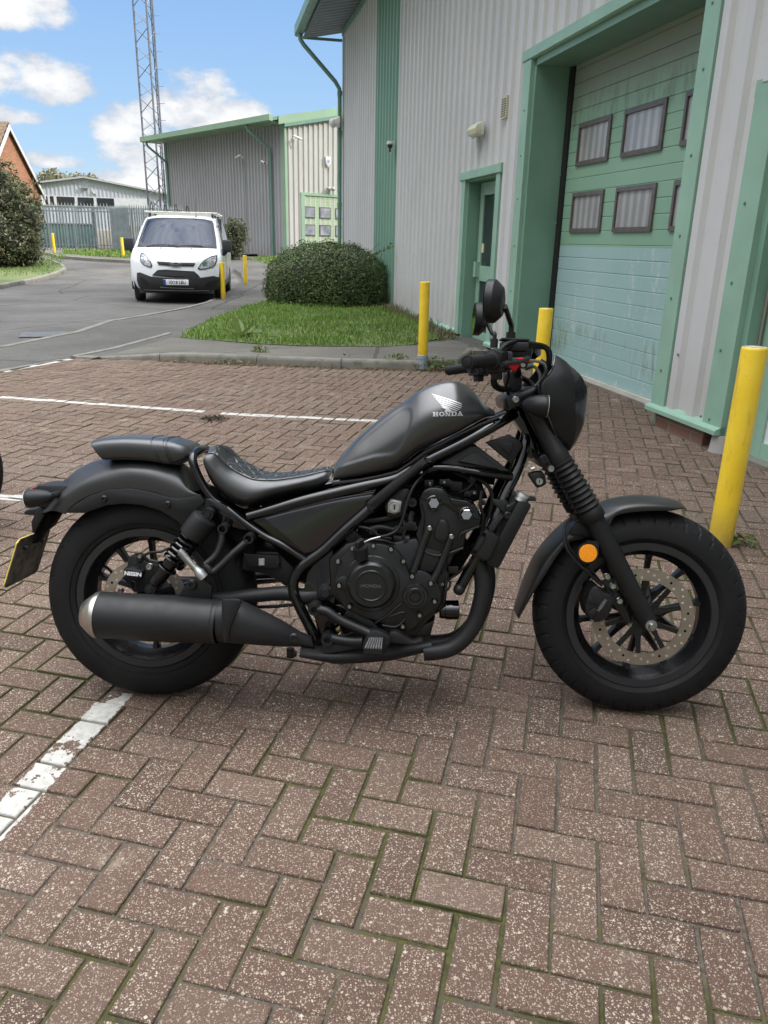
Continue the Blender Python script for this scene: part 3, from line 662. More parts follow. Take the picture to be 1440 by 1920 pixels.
# loading door opening
b = FU()
b.prism([(-.05, 3.24), (-.05, 3.335), (.0, 3.335), (.47, 3.24), (.47, 3.225), (-.03, 3.225)], 5.34, 9.0, 0, axis='x'); b.build('door_lintel', M_green, unit, angle=20)
b = FU()
for t0, t1 in ((8.76, 8.965), (5.4, 5.585)):
    b = FU(); b.box((t0, -.042, .16), (t1, .0, 3.225)); b.build('door_jamb', M_green, unit)
b = FU()
for t0, t1 in ((8.7, 8.77), (5.5, 5.575)): b.box((t0, .0, .0), (t1, .5, 3.225))
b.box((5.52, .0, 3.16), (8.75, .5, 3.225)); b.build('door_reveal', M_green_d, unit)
sp_ = [(8.86, z) for z in (.35, .85, 1.35, 1.85, 2.3, 2.75)] + [(5.5, z) for z in (.45, 1.0, 1.45, 2.0, 2.55, 2.95)] + [(9.42, .3), (4.9, .21), (5.3, .6)] + [(4.8, z) for z in (.21, .7, 1.15, 1.65)]
screws(sp_, -.045)
b = FU()
for z in (.5, 1.05, 1.6, 2.1, 2.6):
    b = FU(); b.ball((8.698, .38, z), .014, 8); b.build('screw', M_screw, unit)
rd = empty('roller_door', (0, 0, 0), (0, 0, 0), unit)
b = FU(3.9); zs = [0.05 + .1335 * k for k in range(24)]; hole = []
b.add([(5.5, .0065, 0.0), (8.7, .0065, 0), (8.7, .0065, 3.25), (5.5, .0065, 3.25)], [(0, 1, 2, 3)])
for i in range(24):
    z0 = .045 + .1335 * i; z1 = min(z0 + .1335, 3.25)
    if z0 > 3.2: break
    g = .0018 if (i % 4) else .0035
    b.prism([(.006, z0), (.0, z0 + g), (-.002, z0 + g + .002), (-.002, z1 - g - .006), (.002, z1 - g), (.006, z1)], 5.5, 8.66, 0, axis='x')
b.build('door_leaf', M_door, rd, angle=20)
b = FU(3.9); b.box((5.5, -.03, -.01), (8.66, .02, .045)); b.build('bottom_rail', mat('pale_seal', (.5, .48, .43), .7, dust=.2), rd)
b = FU(3.9); b.box((8.6, -.03, .02), (8.7, .02, 3.24)); b.build('door_track', M_black, rd)
for t0, t1 in ((7.655, 8.365), (6.675, 7.395), (5.7, 6.39)):
    for z0, z1 in ((2.165, 2.575), (1.5, 1.905)):
        b = FU(3.9); wdt = .042
        o = [(t0, z0), (t1, z0), (t1, z1), (t0, z1)]; i_ = [(t0 + wdt, z0 + wdt), (t1 - wdt, z0 + wdt), (t1 - wdt, z1 - wdt), (t0 + wdt, z1 - wdt)]
        vs = [(x, -.022, z) for x, z in o] + [(x, -.028, z) for x, z in i_] + [(x, -.003, z) for x, z in i_] + [(x, .0, z) for x, z in o]
        b.add(vs, [(k, (k + 1) % 4, 4 + (k + 1) % 4, 4 + k) for k in range(4)] + [(4 + k, 4 + (k + 1) % 4, 8 + (k + 1) % 4, 8 + k) for k in range(4)] + [(12 + k, 12 + (k + 1) % 4, (k + 1) % 4, k) for k in range(4)])
        f_ = b.build('window_frame', M_frame, rd, angle=20)
        b = FU(3.9); b.box((t0 + wdt * .9, -.009, z0 + wdt * .9), (t1 - wdt * .9, -.0035, z1 - wdt * .9)); b.build('window_pane', M_stripe, rd)
b = FU(3.9); b.box((5.4, -.06, -.05), (8.75, .3, .004)); b.build('door_sill', M_kerb, unit)
# personnel door
pd = empty('personnel_door', (0, 0, 0), (0, 0, 0), unit)
b = FU()
b.box((10.85, -.042, .13), (11.0, .0, 2.18)); b.box((9.49, -.042, .13), (9.63, 0, 2.18)); b.prism([(-.06, 2.18), (-.06, 2.275), (-.0, 2.29), (.16, 2.2), (.16, 2.17), (-.04, 2.17)], 9.44, 11.06, 0, axis='x'); b.build('door_casing', M_green, pd, angle=20)
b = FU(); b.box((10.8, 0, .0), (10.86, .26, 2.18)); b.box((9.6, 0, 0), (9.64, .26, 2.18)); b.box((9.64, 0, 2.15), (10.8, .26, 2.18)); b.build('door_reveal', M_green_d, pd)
b = FU(3.65); y0, y1 = 0, .05
for a, c in (((9.66, 10.76), (.0, .2)), ((9.66, 10.76), (.88, 1.08)), ((9.66, 10.76), (1.98, 2.14))): b.box((a[0], y0, c[0]), (a[1], y1, c[1]))
for a in ((9.66, 9.8), (10.62, 10.76)): b.box((a[0], y0 + .002, 0), (a[1], y1, 2.14))
b.build('door_leaf', M_green, pd)
b = FU(3.65); b.box((9.8, .02, .2), (10.62, .03, .88)); b.box((9.8, .02, 1.08), (10.62, .03, 1.98)); b.build('door_glass', M_glass, pd)
b = FU(3.65); b.box((10.64, -.06, .93), (10.72, .0, 1.13)); b.build('push_plate', M_green, pd)
b = FU(3.65); b.box((10.55, .008, 1.25), (10.615, .0195, 1.37)); b.build('door_notice', mat('cream_notice', (.68, .6, .4), .5), pd)
b = FU(3.65); b.box((9.85, .008, 1.62), (10.2, .0195, 1.96)); b.build('door_poster', mat('blue_white_poster', (.5, .6, .68), .4, var=.4, scale=9), pd)
b = FU(); b.box((9.35, -.3, -.02), (10.9, .3, .09)); b.build('door_step', M_kerb, pd)
# next opening to the right
b = FU(); b.box((4.66, -.042, .13), (4.875, 0, 2.3)); b.box((-8, -.03, 2.28), (4.9, .0, 2.38)); b.build('corner_casing', M_green, unit)
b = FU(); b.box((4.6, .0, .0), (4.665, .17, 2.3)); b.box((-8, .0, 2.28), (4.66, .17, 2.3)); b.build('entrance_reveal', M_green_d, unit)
ed = empty('entrance_screen', (0, 0, 0), (0, 0, 0), unit)
b = FU(3.6)
for t0 in (4.42, 3.0, 1.6, .2): b.box((t0, 0, .02), (t0 + .17, .06, 2.28))
b.box((-8, .002, .02), (4.59, .058, .13)); b.box((-8, .002, 2.1), (4.59, .058, 2.28)); b.box((-8, .002, .95), (4.59, .058, 1.02)); b.build('screen_frame', M_green, ed)
b = FU(3.6); b.box((-8, .02, .13), (4.42, .03, .95)); b.build('white_panel', mat('white_infill', (.68, .68, .72), .35, var=.04), ed)
b = FU(3.6); b.box((-8, .02, 1.02), (4.42, .03, 2.1)); b.build('glass_panel', M_glass, ed)
b = FU(3.6); b.box((-8, -.1, -.03), (4.6, .06, .02)); b.build('threshold', M_kerb, ed)
b = FU(); b.tube([(4.585, .085, 2.28), (4.585, .085, .7)], .008, 6, 0); b.build('cable_conduit', mat('conduit', (.3, .22, .19), .6), unit)
# wall vent
b = FU(); b.box((9.38, -.06, 2.75), (9.56, -.03, 2.98)); b.build('vent_grille', M_cream, unit)
b = FU()
for k in range(8):
    for s in range(2): b.box((9.40 + s * .08, -.063, 2.77 + k * .025), (9.46 + s * .08, -.059, 2.782 + k * .025))
b.build('vent_slots', M_dark, unit)
# things fixed to the wall
def onwall(name, t, z, label, cat, group=None, n=3.42):
    o = empty(name, NT(n, t, z)); tag(o, label, cat, group); return o
def FO(o): return FB((0, 0, 0), TX, NX)
wl = onwall('bulkhead_light', 10.3, 2.72, 'white bulkhead light with a yellowed cover on the grey wall above the narrow door', 'wall light')
b = FO(wl); b.box((-.21, -.035, -.075), (.21, 0, .085), bev=.01); b.build('light_housing', M_white, wl)
b = FO(wl); b.prism([(-.035, -.07), (-.1, -.055), (-.12, .0), (-.09, .05), (-.035, .07)], -.19, .14, .01, axis='x'); b.build('light_cover', mat('yellowed_diffuser', (.62, .6, .42), .3, var=.08), wl)
cm = onwall('security_camera', 15.2, 3.05, 'small camera with a hanging cable loop at the edge of the green strip', 'camera')
b = FO(cm); b.box((-.09, -.03, .0), (.09, .0, .1), bev=.01); b.lathe([(0, .1), (.09, .09), (.11, .03), (.1, 0)], (0, -.11, .0), 'z', 18); b.build('camera_bracket', M_white, cm)
b = FO(cm); b.ball((0, -.11, -.03), .075, 14); b.box((-.03, -.14, -.2), (.03, -.09, -.05), bev=.01); b.build('camera_lens', M_dark, cm)
cm.scale = (.62, .62, .62)
b = FO(cm); b.tube([(.05, -.06, 0), (.1, -.07, -.15), (.06, -.07, -.26), (-.02, -.06, -.2), (-.02, -.04, 0)], .008, 6); b.build('cable', M_white, cm)
dc = onwall('turret_camera', 21.25, 4.18, 'white turret camera beside the green downpipe at the far corner of the near unit', 'camera')
b = FO(dc); b.lathe([(.13, -.02), (.13, -.06), (.1, -.14)], (0, -.03, 0), 'y', 20, caps=True); b.ball((.05, -.2, -.02), .11, 16); b.build('camera_body', M_white, dc)
b = FO(dc); b.lathe([(.0, -.0), (.05, .0), (.055, .03)], (.12, -.27, -.04), 'y', 14); b.build('camera_lens', M_dark, dc)

# ------------------------------------------------------------------ the unit beyond
fu = empty('gabled_unit', (-4.70, 36.94, .6)); tag(fu, 'second grey corrugated unit behind the van, with a pale gable and green gutter', 'building')
def FF(): return FB((0, 0, 0), (-.672, .7405, 0), (.7405, .672, 0))          # x along the long wall away from the near corner, y into it
def FG(): return FB((0, 0, 0), (.7405, .672, 0), (-.672, .7405, 0))          # x along the gable
LW = 11.1; ZE = 5.5
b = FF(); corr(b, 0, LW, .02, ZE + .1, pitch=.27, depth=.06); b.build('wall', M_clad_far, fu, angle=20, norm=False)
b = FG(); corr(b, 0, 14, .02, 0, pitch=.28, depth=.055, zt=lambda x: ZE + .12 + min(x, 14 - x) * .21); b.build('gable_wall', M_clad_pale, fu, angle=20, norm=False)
b = FG(); b.add([(0, LW, 0), (14, LW, 0), (14, LW, ZE), (7, LW, 6.9), (0, LW, ZE), (14, 0, 0), (14, 0, ZE)], [(0, 1, 2, 3, 4), (5, 1, 2, 6)]); b.build('back_wall', M_clad_far, fu)
b = FF()
def fr(x, y, dz=0): return (x, y, ZE + .2 + min(y, 14 - y) * .21 + dz)
for (y0, y1) in ((-.75, 7), (7, 14.75)):
    b.rings([[V(fr(-.12, y, 0)), V(fr(LW + .9, y, 0)), V(fr(LW + .9, y, .13)), V(fr(-.12, y, .13))] for y in (y0, y1)], True, True)
b.build('roof', M_roof, fu)
b = FG()
b.rings([[V((x, -.17, ZE + .02 + x * .21)), V((x, -.17, ZE + .34 + x * .21)), V((x, -.11, ZE + .34 + x * .21)), V((x, -.11, ZE + .02 + x * .21))] for x in (-.4, 7)], True, True)
b.build('verge_fascia', M_green_far, fu)
b = FG(); b.rings([[V((x, -.175, ZE - .12 + x * .21)), V((x, -.175, ZE + .02 + x * .21)), V((x, -.02, ZE + .02 + x * .21)), V((x, -.02, ZE - .12 + x * .21))] for x in (-.1, 7)], True, True); b.build('verge_flashing', M_gutter, fu)
b = FF(); b.rings([[V((x, y, z)) for y, z in ((-.95, ZE + .26), (-.95, ZE + .03), (-.78, ZE + .0), (-.74, ZE + .2))] for x in (-.25, LW + .95)], True, True)
b.box((0, -.72, ZE - .02), (LW + .6, -.02, ZE + .06)); b.build('gutter', M_green_far, fu)
b = FF(); b.box((-.1, -.07, 0), (.16, .02, ZE)); b.build('corner_trim', M_green_far, fu)
b = FF(); b.box((LW - .22, -.06, 0), (LW + .04, .02, ZE)); b.build('corner_flashing', M_green_d, fu)
for x in (.95, LW - .3):
    b = FF(); b.tube([(x + .75, -.85, ZE), (x + .7, -.8, ZE - .2), (x, -.16, ZE - .95), (x, -.12, ZE - 1.15), (x, -.12, .05)], .06, 10, 0); b.build('downpipe', M_gutter, fu)
b = FF(); b.box((.0, -.04, -.6), (LW, .05, .02)); b.build('brick_plinth', M_brick, fu)
b = FG(); b.box((-.02, -.04, -.6), (14, .05, .02)); b.build('gable_plinth', M_brick, fu)
b = FF(); b.box((3.15, -.06, .05), (3.2, -.04, 4.2)); b.box((1.1, -.06, .4), (1.14, -.04, 4.0)); b.build('cable_conduit', M_dark, fu)
gd = empty('shutter_door', (0, 0, 0), (0, 0, 0), fu)
b = FG(); b.box((.78, -.09, 0), (.98, -.0, 2.75)); b.box((.78, -.095, 2.68), (4.4, 0, 2.8)); b.box((4.2, -.09, 0), (4.4, 0, 2.75)); b.build('door_casing', M_green_far, gd)
b = FG()
for k in range(20): b.prism([(-.038, .0 + k * .134), (-.048, .012 + k * .134), (-.048, .12 + k * .134), (-.038, .134 + k * .134)], .98, 4.2, 0, axis='x')
b.build('door_leaf', mat('pale_green_door', (.31, .42, .26), .5, var=.1, scale=1.5), gd, angle=20)
for x in (.92, 1.83, 2.76, 3.6):
    for z in (.95, 1.72):
        b = FG(); b.box((x, -.075, z), (x + .66, -.05, z + .5)); f_ = b.build('window_frame', M_frame, gd)
        b = FG(); b.box((x + .05, -.083, z + .05), (x + .61, -.0752, z + .45)); b.build('window_pane', glass('bright_pane', (.24, .26, .29), .1) if (x, z) == (.92, .95) else bpy.data.materials['bright_pane'], gd)
def onfar(name, frame, x, z, label, cat, group=None):
    ax, ay = ((-.672, .7405, 0), (.7405, .672, 0)) if frame == 'F' else ((.7405, .672, 0), (-.672, .7405, 0))
    o = empty(name, V((-4.70, 36.94, .6)) + V(ax) * x - V(ay) * .05 + V((0, 0, z))); tag(o, label, cat, group); return o, (lambda: FB((0, 0, 0), ax, ay))
def bullet(frame, x, z, label, s=1):
    o, F = onfar('bullet_camera', frame, x, z, label, 'camera')
    o.scale = (.7, .7, .7)
    b = F(); b.box((-.06, -.06, -.08), (.06, 0, .08)); b.tube([(0, -.03, 0), (.05, -.3, .05)], .025, 8, 0); b.build('camera_arm', M_white, o)
    b = F(); b.cyl((-.22 * s, -.3, .12), (.32 * s, -.42, -.04), .065, 12); b.build('camera_body', M_white, o)
    b = F(); b.cyl((.32 * s, -.42, -.04), (.335 * s, -.4233, -.0445), .055, 12); b.build('camera_lens', M_dark, o)
bullet('G', .45, 4.95, 'white bullet camera high on the pale gable near its left edge')
bullet('F', 3.3, 4.35, 'white bullet camera high on the grey long wall above the hanging cable')
bullet('F', 1.3, 4.0, 'white bullet camera low on the long wall next to the downpipe', -1)
ab, F = onfar('alarm_box', 'G', 2.3, 4.15, 'white burglar alarm box on the pale gable above the shutter door', 'alarm box')
b = F(); b.prism([(-.15, .22), (.15, .22), (.14, -.05), (.0, -.24), (-.14, -.05)], -.1, 0, .02); b.build('alarm_cover', M_white, ab)
b = F(); b.box((-.05, -.115, -.02), (.05, -.1005, .1)); b.build('alarm_lens', mat('alarm_blue', (.25, .3, .5), .3), ab)
fl, F = onfar('flood_light', 'G', 2.4, 3.02, 'small dark flood light on the pale gable just above the shutter door', 'wall light')
b = F(); b.box((-.05, -.1, -.03), (.05, 0, .03)); b.tube([(-.26, -.12, 0), (.26, -.12, 0)], .02, 8, 0); b.build('light_bracket', M_dark, fl)
b = F(); b.ball((-.12, -.16, 0), .1, 12); b.ball((.12, -.16, 0), .1, 12); b.build('lamp_head', mat('lamp_lens', (.35, .33, .3), .3), fl)
# ------------------------------------------------------------------ bollards
def bollard(p, h, r=.056, collar=False, label='', lean=(0, 0), cap=True):
    z = terr(*p); o = empty('bollard', (p[0], p[1], z), (lean[0], lean[1], rnd.uniform(0, 6))); tag(o, label, 'bollard', 'yellow bollards')
    z0 = .15 if collar else -.05
    b = MB(); b.lathe([(r, z0), (r, h - .012), (r * .96, h - .003), (r * .9, h)], (0, 0, 0), 'z', 28); b.build('post', M_yellow, o, norm=False)
    b = MB(); b.lathe([(r * .9, h), (r * .8, h - .004), (0, h - .003)], (0, 0, 0), 'z', 28); b.build('cap', mat('chipped_cap', (.4, .38, .3), .8, var=.5, scale=30) if 'chipped_cap' not in bpy.data.materials else bpy.data.materials['chipped_cap'], o, norm=False)
    if collar:
        b = MB(); b.lathe([(r * 1.02, -.05), (r * 1.02, .12), (r * 1.1, .125), (r * 1.1, .165), (r * 1.01, .17)], (0, 0, 0), 'z', 28); b.build('base_collar', mat('grey_blue_collar', (.26, .31, .36), .6, dust=.2), o, norm=False)
    return o
bp_ = [(1.655,3.524),(1.22,6.195),(0.4,8.785),(-3.72,17.851),(-4.065,22.65),(-10.41,31.563),(-13.904,33.525)]
bollard(bp_[0], .95, .057, False, 'nearest yellow bollard, rising behind the front wheel at the right')
bollard(bp_[1], .9, .056, False, 'yellow bollard before the loading door, half hidden by the headlight cowl', (0, .03))
bollard(bp_[2], .96, .055, True, 'yellow bollard with a grey-blue base at the end of the kerb by the grass', (0, .012))
bollard(bp_[3], .86, .055, False, 'yellow bollard right in front of the white van')
bollard(bp_[4], .88, .055, False, 'yellow bollard just right of the van by the curved kerb')
bollard(bp_[5], .82, .055, False, 'far yellow bollard left of the van before the grass strip', (0, .05))
bollard(bp_[6], .85, .055, False, 'farthest yellow bollard by the fence next to the big shrub')

# ------------------------------------------------------------------ leaves and grass
def leaf_mat(name, stops, trans=.25, rough=.5):
    mt, nt, b = nodes(name)
    g = nd(nt, 'ShaderNodeNewGeometry'); c = ramp(nt, g.outputs['Random Per Island'], stops)
    cl = noise(nt, 1.6, 5, .6); c = mixc(nt, mth(nt, 'MULTIPLY', mth(nt, 'SUBTRACT', cl, .4, True), 1.2, True), c, mixc(nt, .55, c, stops[-1][1]))
    nt.links.new(c, b.inputs['Base Color']); b.inputs['Roughness'].default_value = rough; b.inputs['Specular IOR Level'].default_value = .35
    tr = nd(nt, 'ShaderNodeBsdfTranslucent'); nt.links.new(c, tr.inputs[0]); ms = nd(nt, 'ShaderNodeMixShader'); ms.inputs[0].default_value = trans
    out = nt.nodes['Material Output']; nt.links.new(b.outputs[0], ms.inputs[1]); nt.links.new(tr.outputs[0], ms.inputs[2]); nt.links.new(ms.outputs[0], out.inputs[0]); return mt
def leaves(name, P, Nn, size, mt, parent=None, aspect=2.0, tilt=.7, seed=1, kind=None, cup=.18):
    rg = np.random.default_rng(seed); n = len(P); P = np.asarray(P, float); Nn = np.asarray(Nn, float)
    d = Nn + rg.normal(0, tilt, (n, 3)); d /= np.linalg.norm(d, axis=1)[:, None] + 1e-9
    a = rg.normal(0, 1, (n, 3)); a -= d * (a * d).sum(1)[:, None]; a /= np.linalg.norm(a, axis=1)[:, None] + 1e-9
    c = np.cross(d, a); s_ = size * rg.uniform(.6, 1.35, n)[:, None]
    v = np.stack([P - a * s_, P + c * s_ / aspect + d * s_ * cup, P + a * s_, P - c * s_ / aspect + d * s_ * cup], 1).reshape(-1, 3)
    me = bpy.data.meshes.new(name); f = np.arange(4 * n).reshape(n, 4)
    me.vertices.add(4 * n); me.vertices.foreach_set('co', v.ravel()); me.loops.add(4 * n); me.loops.foreach_set('vertex_index', f.ravel())
    me.polygons.add(n); me.polygons.foreach_set('loop_start', np.arange(n) * 4); me.polygons.foreach_set('loop_total', np.full(n, 4))
    me.materials.append(mt); me.update(calc_edges=True); me.validate()
    o = bpy.data.objects.new(name, me); COL.objects.link(o)
    if parent: o.parent = parent
    if kind: o['kind'] = kind
    return o
M_hedge = leaf_mat('hedge_leaf', [(0, (.034, .06, .02)), (.4, (.06, .1, .032)), (.75, (.092, .142, .043)), (.93, (.15, .19, .06)), (1, (.21, .22, .1))])
M_shrub = leaf_mat('shrub_leaf', [(0, (.03, .042, .018)), (.35, (.055, .075, .03)), (.65, (.09, .11, .048)), (.85, (.13, .14, .07)), (.94, (.19, .14, .09)), (1, (.25, .23, .16))])
M_tree = leaf_mat('far_leaf', [(0, (.09, .11, .055)), (.5, (.16, .17, .085)), (1, (.3, .25, .15))])
M_grass = leaf_mat('grass_blade', [(0, (.06, .13, .016)), (.4, (.105, .21, .026)), (.75, (.155, .275, .042)), (.95, (.23, .29, .075)), (1, (.3, .27, .13))], .35, .55)
M_weed = leaf_mat('weed_leaf', [(0, (.05, .1, .02)), (.5, (.1, .17, .035)), (.9, (.2, .21, .08)), (1, (.3, .22, .12))], .3)
M_wood = mat('bark', (.09, .065, .045), .9, var=.3, scale=10, bmp=.5, bscale=40)
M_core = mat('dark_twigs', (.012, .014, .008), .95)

rg = np.random.default_rng(5)
def mound(n, c, ax, pw, rg, rough=.06, zmin=-.9, shell=.12):
    u = rg.normal(0, 1, (n, 3)); u /= np.linalg.norm(u, axis=1)[:, None]
    u = u[u[:, 2] > zmin]; r = 1 / ((np.abs(u) ** pw).sum(1) ** (1 / pw))
    p = u * r[:, None] * np.array(ax)
    w_ = np.sin(p[:, 0] * 5.1 + 1.3) * np.sin(p[:, 1] * 4.3) * np.sin(p[:, 2] * 6.1 + 2) + .6 * np.sin(p[:, 0] * 13 + p[:, 2] * 9)
    k = 1 + rough * w_ - shell * rg.random(len(u)) ** 2
    nn = u * np.abs(u) ** .5 / np.array(ax); nn /= np.linalg.norm(nn, axis=1)[:, None]
    return p * k[:, None] + np.array(c), nn
hd = empty('hedge', (-1.24, 16.3, .08)); tag(hd, 'clipped rounded evergreen hedge on the grass against the near unit', 'hedge')
p, nn = mound(40000, (0, 0, .36), (1.27, 1.15, .88), 2.3, rg, .03, -.6, .16); p2, n2_ = mound(5000, (0, 0, .36), (1.29, 1.17, .9), 2.3, rg, .04, -.2, -.05)
leaves('leaves', np.vstack([p, p2]), np.vstack([nn, n2_]), .0215, M_hedge, hd, 1.9, .55, 3)
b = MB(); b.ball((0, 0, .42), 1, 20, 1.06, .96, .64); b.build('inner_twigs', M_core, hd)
b = MB(); b.tube([(.35, -.75, .55), (.75, -.98, .95), (1.1, -1.05, 1.13), (1.32, -1.05, 1.2)], [.006, .005, .004, .002], 5); b.tube([(.6, -.9, .85), (.95, -1.0, 1.17), (1.05, -1.0, 1.27)], [.005, .004, .002], 5); b.build('stray_twigs', M_wood, hd)
q = []; 
for k in range(60): t = rg.random(); q.append((.75 + .55 * t, -1.0 - .05 * t + rg.normal(0, .03), .95 + .27 * t + rg.normal(0, .03)))
leaves('twig_leaves', q, [(0, -.5, 1)] * 60, .03, M_hedge, hd, 2, .8, 9)

def shrub(name, c, blobs, n, size, mt, label, cat='shrub', sprays=0, seed=2, core=.72, group=None, trunk=True, aspect=2.4):
    r_ = np.random.default_rng(seed); o = empty(name, c); tag(o, label, cat, group); P = []; N_ = []
    tot = sum(b_[3] * b_[4] for b_ in blobs)
    for (x, y, z, rx, rz) in blobs:
        pp, qq = mound(int(n * rx * rz / tot), (x, y, z), (rx, rx * .95, rz), 2.2, r_, .14, -.85, .45); P.append(pp); N_.append(qq)
    st = MB()
    for k in range(sprays):
        x, y, z, rx, rz = blobs[r_.integers(len(blobs))]; a = r_.uniform(0, 2 * pi); a2 = r_.uniform(.0, 1.2)
        d = np.array([cos(a) * cos(a2), sin(a) * cos(a2), sin(a2)]); s0 = np.array([x, y, z]) + d * np.array([rx, rx, rz]) * .85; L = r_.uniform(.25, .75) * rx ** .5
        pts = [s0 + d * L * t + np.array([0, 0, -.55 * L * t * t]) for t in np.linspace(0, 1, 5)]
        st.tube([tuple(q_) for q_ in pts], [.008, .007, .006, .004, .002], 4, 0)
        for t in r_.random(34): P.append((s0 + d * L * t + np.array([0, 0, -.55 * L * t * t]) + r_.normal(0, .045, 3))[None]); N_.append(r_.normal(0, 1, (1, 3)))
    leaves('leaves', np.vstack(P), np.vstack(N_), size, mt, o, aspect, .9, seed + 1)
    if sprays: st.build('shoots', M_wood, o)
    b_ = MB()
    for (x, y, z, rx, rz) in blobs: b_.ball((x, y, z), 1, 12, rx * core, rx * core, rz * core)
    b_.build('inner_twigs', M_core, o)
    if trunk:
        b_ = MB()
        for (x, y, z, rx, rz) in blobs[:4]: b_.tube([(x * .15, y * .15, -.1), (x * .5, y * .5, z * .45), (x, y, z)], [.05, .04, .02], 6)
        b_.build('stems', M_wood, o)
    return o
bx = [(-12.286,26.305)][0]
shrub('large_shrub', (bx[0] - .75, bx[1] + .9, terr(*bx)), [(-.2, 0, 1.1, 1.35, 1.15), (.35, -.5, 1.0, 1.0, 1.0), (-.9, .2, 2.0, 1.3, 1.3), (.2, .1, 2.0, 1.1, 1.0), (-.4, 0, 2.75, 1.05, .8), (.8, -.1, 1.75, .75, .7), (-2.3, .3, 1.5, 1.4, 1.5), (.85, -.2, .55, .6, .55)], 26000, .06, M_shrub,
      'big untidy olive green shrub on the verge at the left edge', sprays=90, seed=4)
b1 = [(-6.468,33.341),(-10.001,32.703)]
shrub('small_shrub', (b1[0][0], b1[0][1], .5), [(0, 0, .7, .55, .75), (.15, 0, 1.15, .45, .5), (-.2, 0, .5, .5, .5)], 4500, .05, M_shrub, 'low bush between the white van and the far long wall', sprays=8, seed=8, group='bushes by the van')
shrub('small_shrub', (b1[1][0] + .6, b1[1][1] + 2, .55), [(0, 0, .8, .7, .85), (.25, 0, 1.3, .5, .6)], 3000, .05, M_shrub, 'bush by the fence behind the left mirror of the van', sprays=8, seed=12, group='bushes by the van')

def blades(name, polys, n, h0, h1, seed, zf, w_=.006, mt=None):
    r_ = np.random.default_rng(seed); vs = []; fs = []
    xs = [p[0] for p in polys]; ys = [p[1] for p in polys]; k = 0
    while k < n:
        x = r_.uniform(min(xs), max(xs)); y = r_.uniform(min(ys), max(ys))
        if not inpoly(polys, x, y): continue
        k += 1; z = zf(x, y) - .01; cl = .5 + .5 * sin(x * 3.1 + 1.7 * sin(y * 2.3)) * sin(y * 2.7 + 1.1 * sin(x * 1.9))
        h = (h0 + (h1 - h0) * r_.random() ** 1.6) * (.55 + .75 * cl); a = r_.uniform(0, 2 * pi); l = h * r_.uniform(.15, .75)
        ux, uy = cos(a), sin(a); px_, py_ = -uy * w_, ux * w_; o_ = len(vs)
        vs += [(x - px_, y - py_, z), (x + px_, y + py_, z), (x + ux * l * .35 + px_ * .8, y + uy * l * .35 + py_ * .8, z + h * .62), (x + ux * l * .35 - px_ * .8, y + uy * l * .35 - py_ * .8, z + h * .62), (x + ux * l, y + uy * l, z + h)]
        fs += [(o_, o_ + 1, o_ + 2, o_ + 3), (o_ + 3, o_ + 2, o_ + 4)]
    b_ = MB(); b_.add(vs, fs); return b_.build(name, mt or M_grass, None, kind='stuff', smooth=False, norm=False)
def turf(name, P, zf): return sheet(name, P, zf, M_earth, .5)
lawn = [(-2.866,10.729),(-2.53,10.363),(-2.132,10.148),(-1.683,9.952),(-1.125,9.838),(-0.588,9.879),(-0.047,9.921),(0.335,10.202),(0.529,10.636),(0.931,11.144)] + [(.72, 11.0), (.3, 13.2), (-.25, 15.4), (-.7, 17.6), (-2.4, 17.8), (-2.75, 14.9), (-2.9, 13)]
lz = lambda x, y: path_h(x, y) + .012 + .05 * ss((y - 10.5) / 2)
turf('lawn', lawn, lz); blades('grass', lawn, 22000, .03, .1, 3, lz, .0065)
blades('dry_grass', [(.7, 10.6), (1.0, 10.9), (.75, 12.3), (.1, 15.4), (-.3, 15.2), (.35, 13)], 1500, .04, .16, 13, lz, .005, leaf_mat('dry_blade', [(0, (.12, .11, .05)), (.5, (.2, .17, .09)), (1, (.1, .14, .04))], .3, .6))
verge = [(-10.046,20.546),(-10.214,21.786),(-10.182,22.996),(-10.321,24.576),(-10.495,25.804),(-10.72,26.688),(-11.225,27.746),(-11.907,28.847),(-12.708,30.045)] + [(-20, 36), (-45, 36), (-45, 20)]
vz = lambda x, y: terr(x, y) + .1
kerb('verge_kerb', [(-22, 19.3)] + verge[:9], 0, terr, h=.11, side=1)
turf('verge', [(p[0] - .1, p[1] + .02) for p in verge], vz)
blades('verge_grass', [(-12.9, 21.6), (-10.4, 24.4), (-11.4, 28.0), (-13.2, 33), (-19, 33), (-19, 21)], 8000, .03, .1, 6, vz, .012)
fk = [(-15.327,35.132),(-14.683,34.16),(-13.042,31.613),(-11.754,30.852),(-10.67,30.374),(-9.385,29.986),(-8.425,29.537)]
kerb('far_kerb', fk, 0, terr, h=.1, side=1)
fb = [(-15.623,35.308),(-13.644,34.074),(-11.809,33.711),(-10.351,33.455)]
sheet('far_pavement', fk + [(-6, 40), (-10, 50), (-40, 50)], lambda x, y: terr(x, y) + .09, M_pale, 1.2)
strip = [(-13.34,32.972),(-11.994,31.808),(-10.81,31.413),(-9.261,30.739)] + [(-9, 38), (-10.5, 40.5)] + [(-12.574,35.918),(-14.214,35.161)]
blades('far_grass', strip, 5000, .06, .2, 9, lambda x, y: terr(x, y) + .09, .02)
near_strip = [(-6.228,34.217),(-4.751,31.162),(-3.927,30.359)] + [(-3.4, 34), (-5.0, 36.4)]
blades('wall_foot_grass', near_strip, 1500, .04, .14, 10, lambda x, y: terr(x, y), .015)

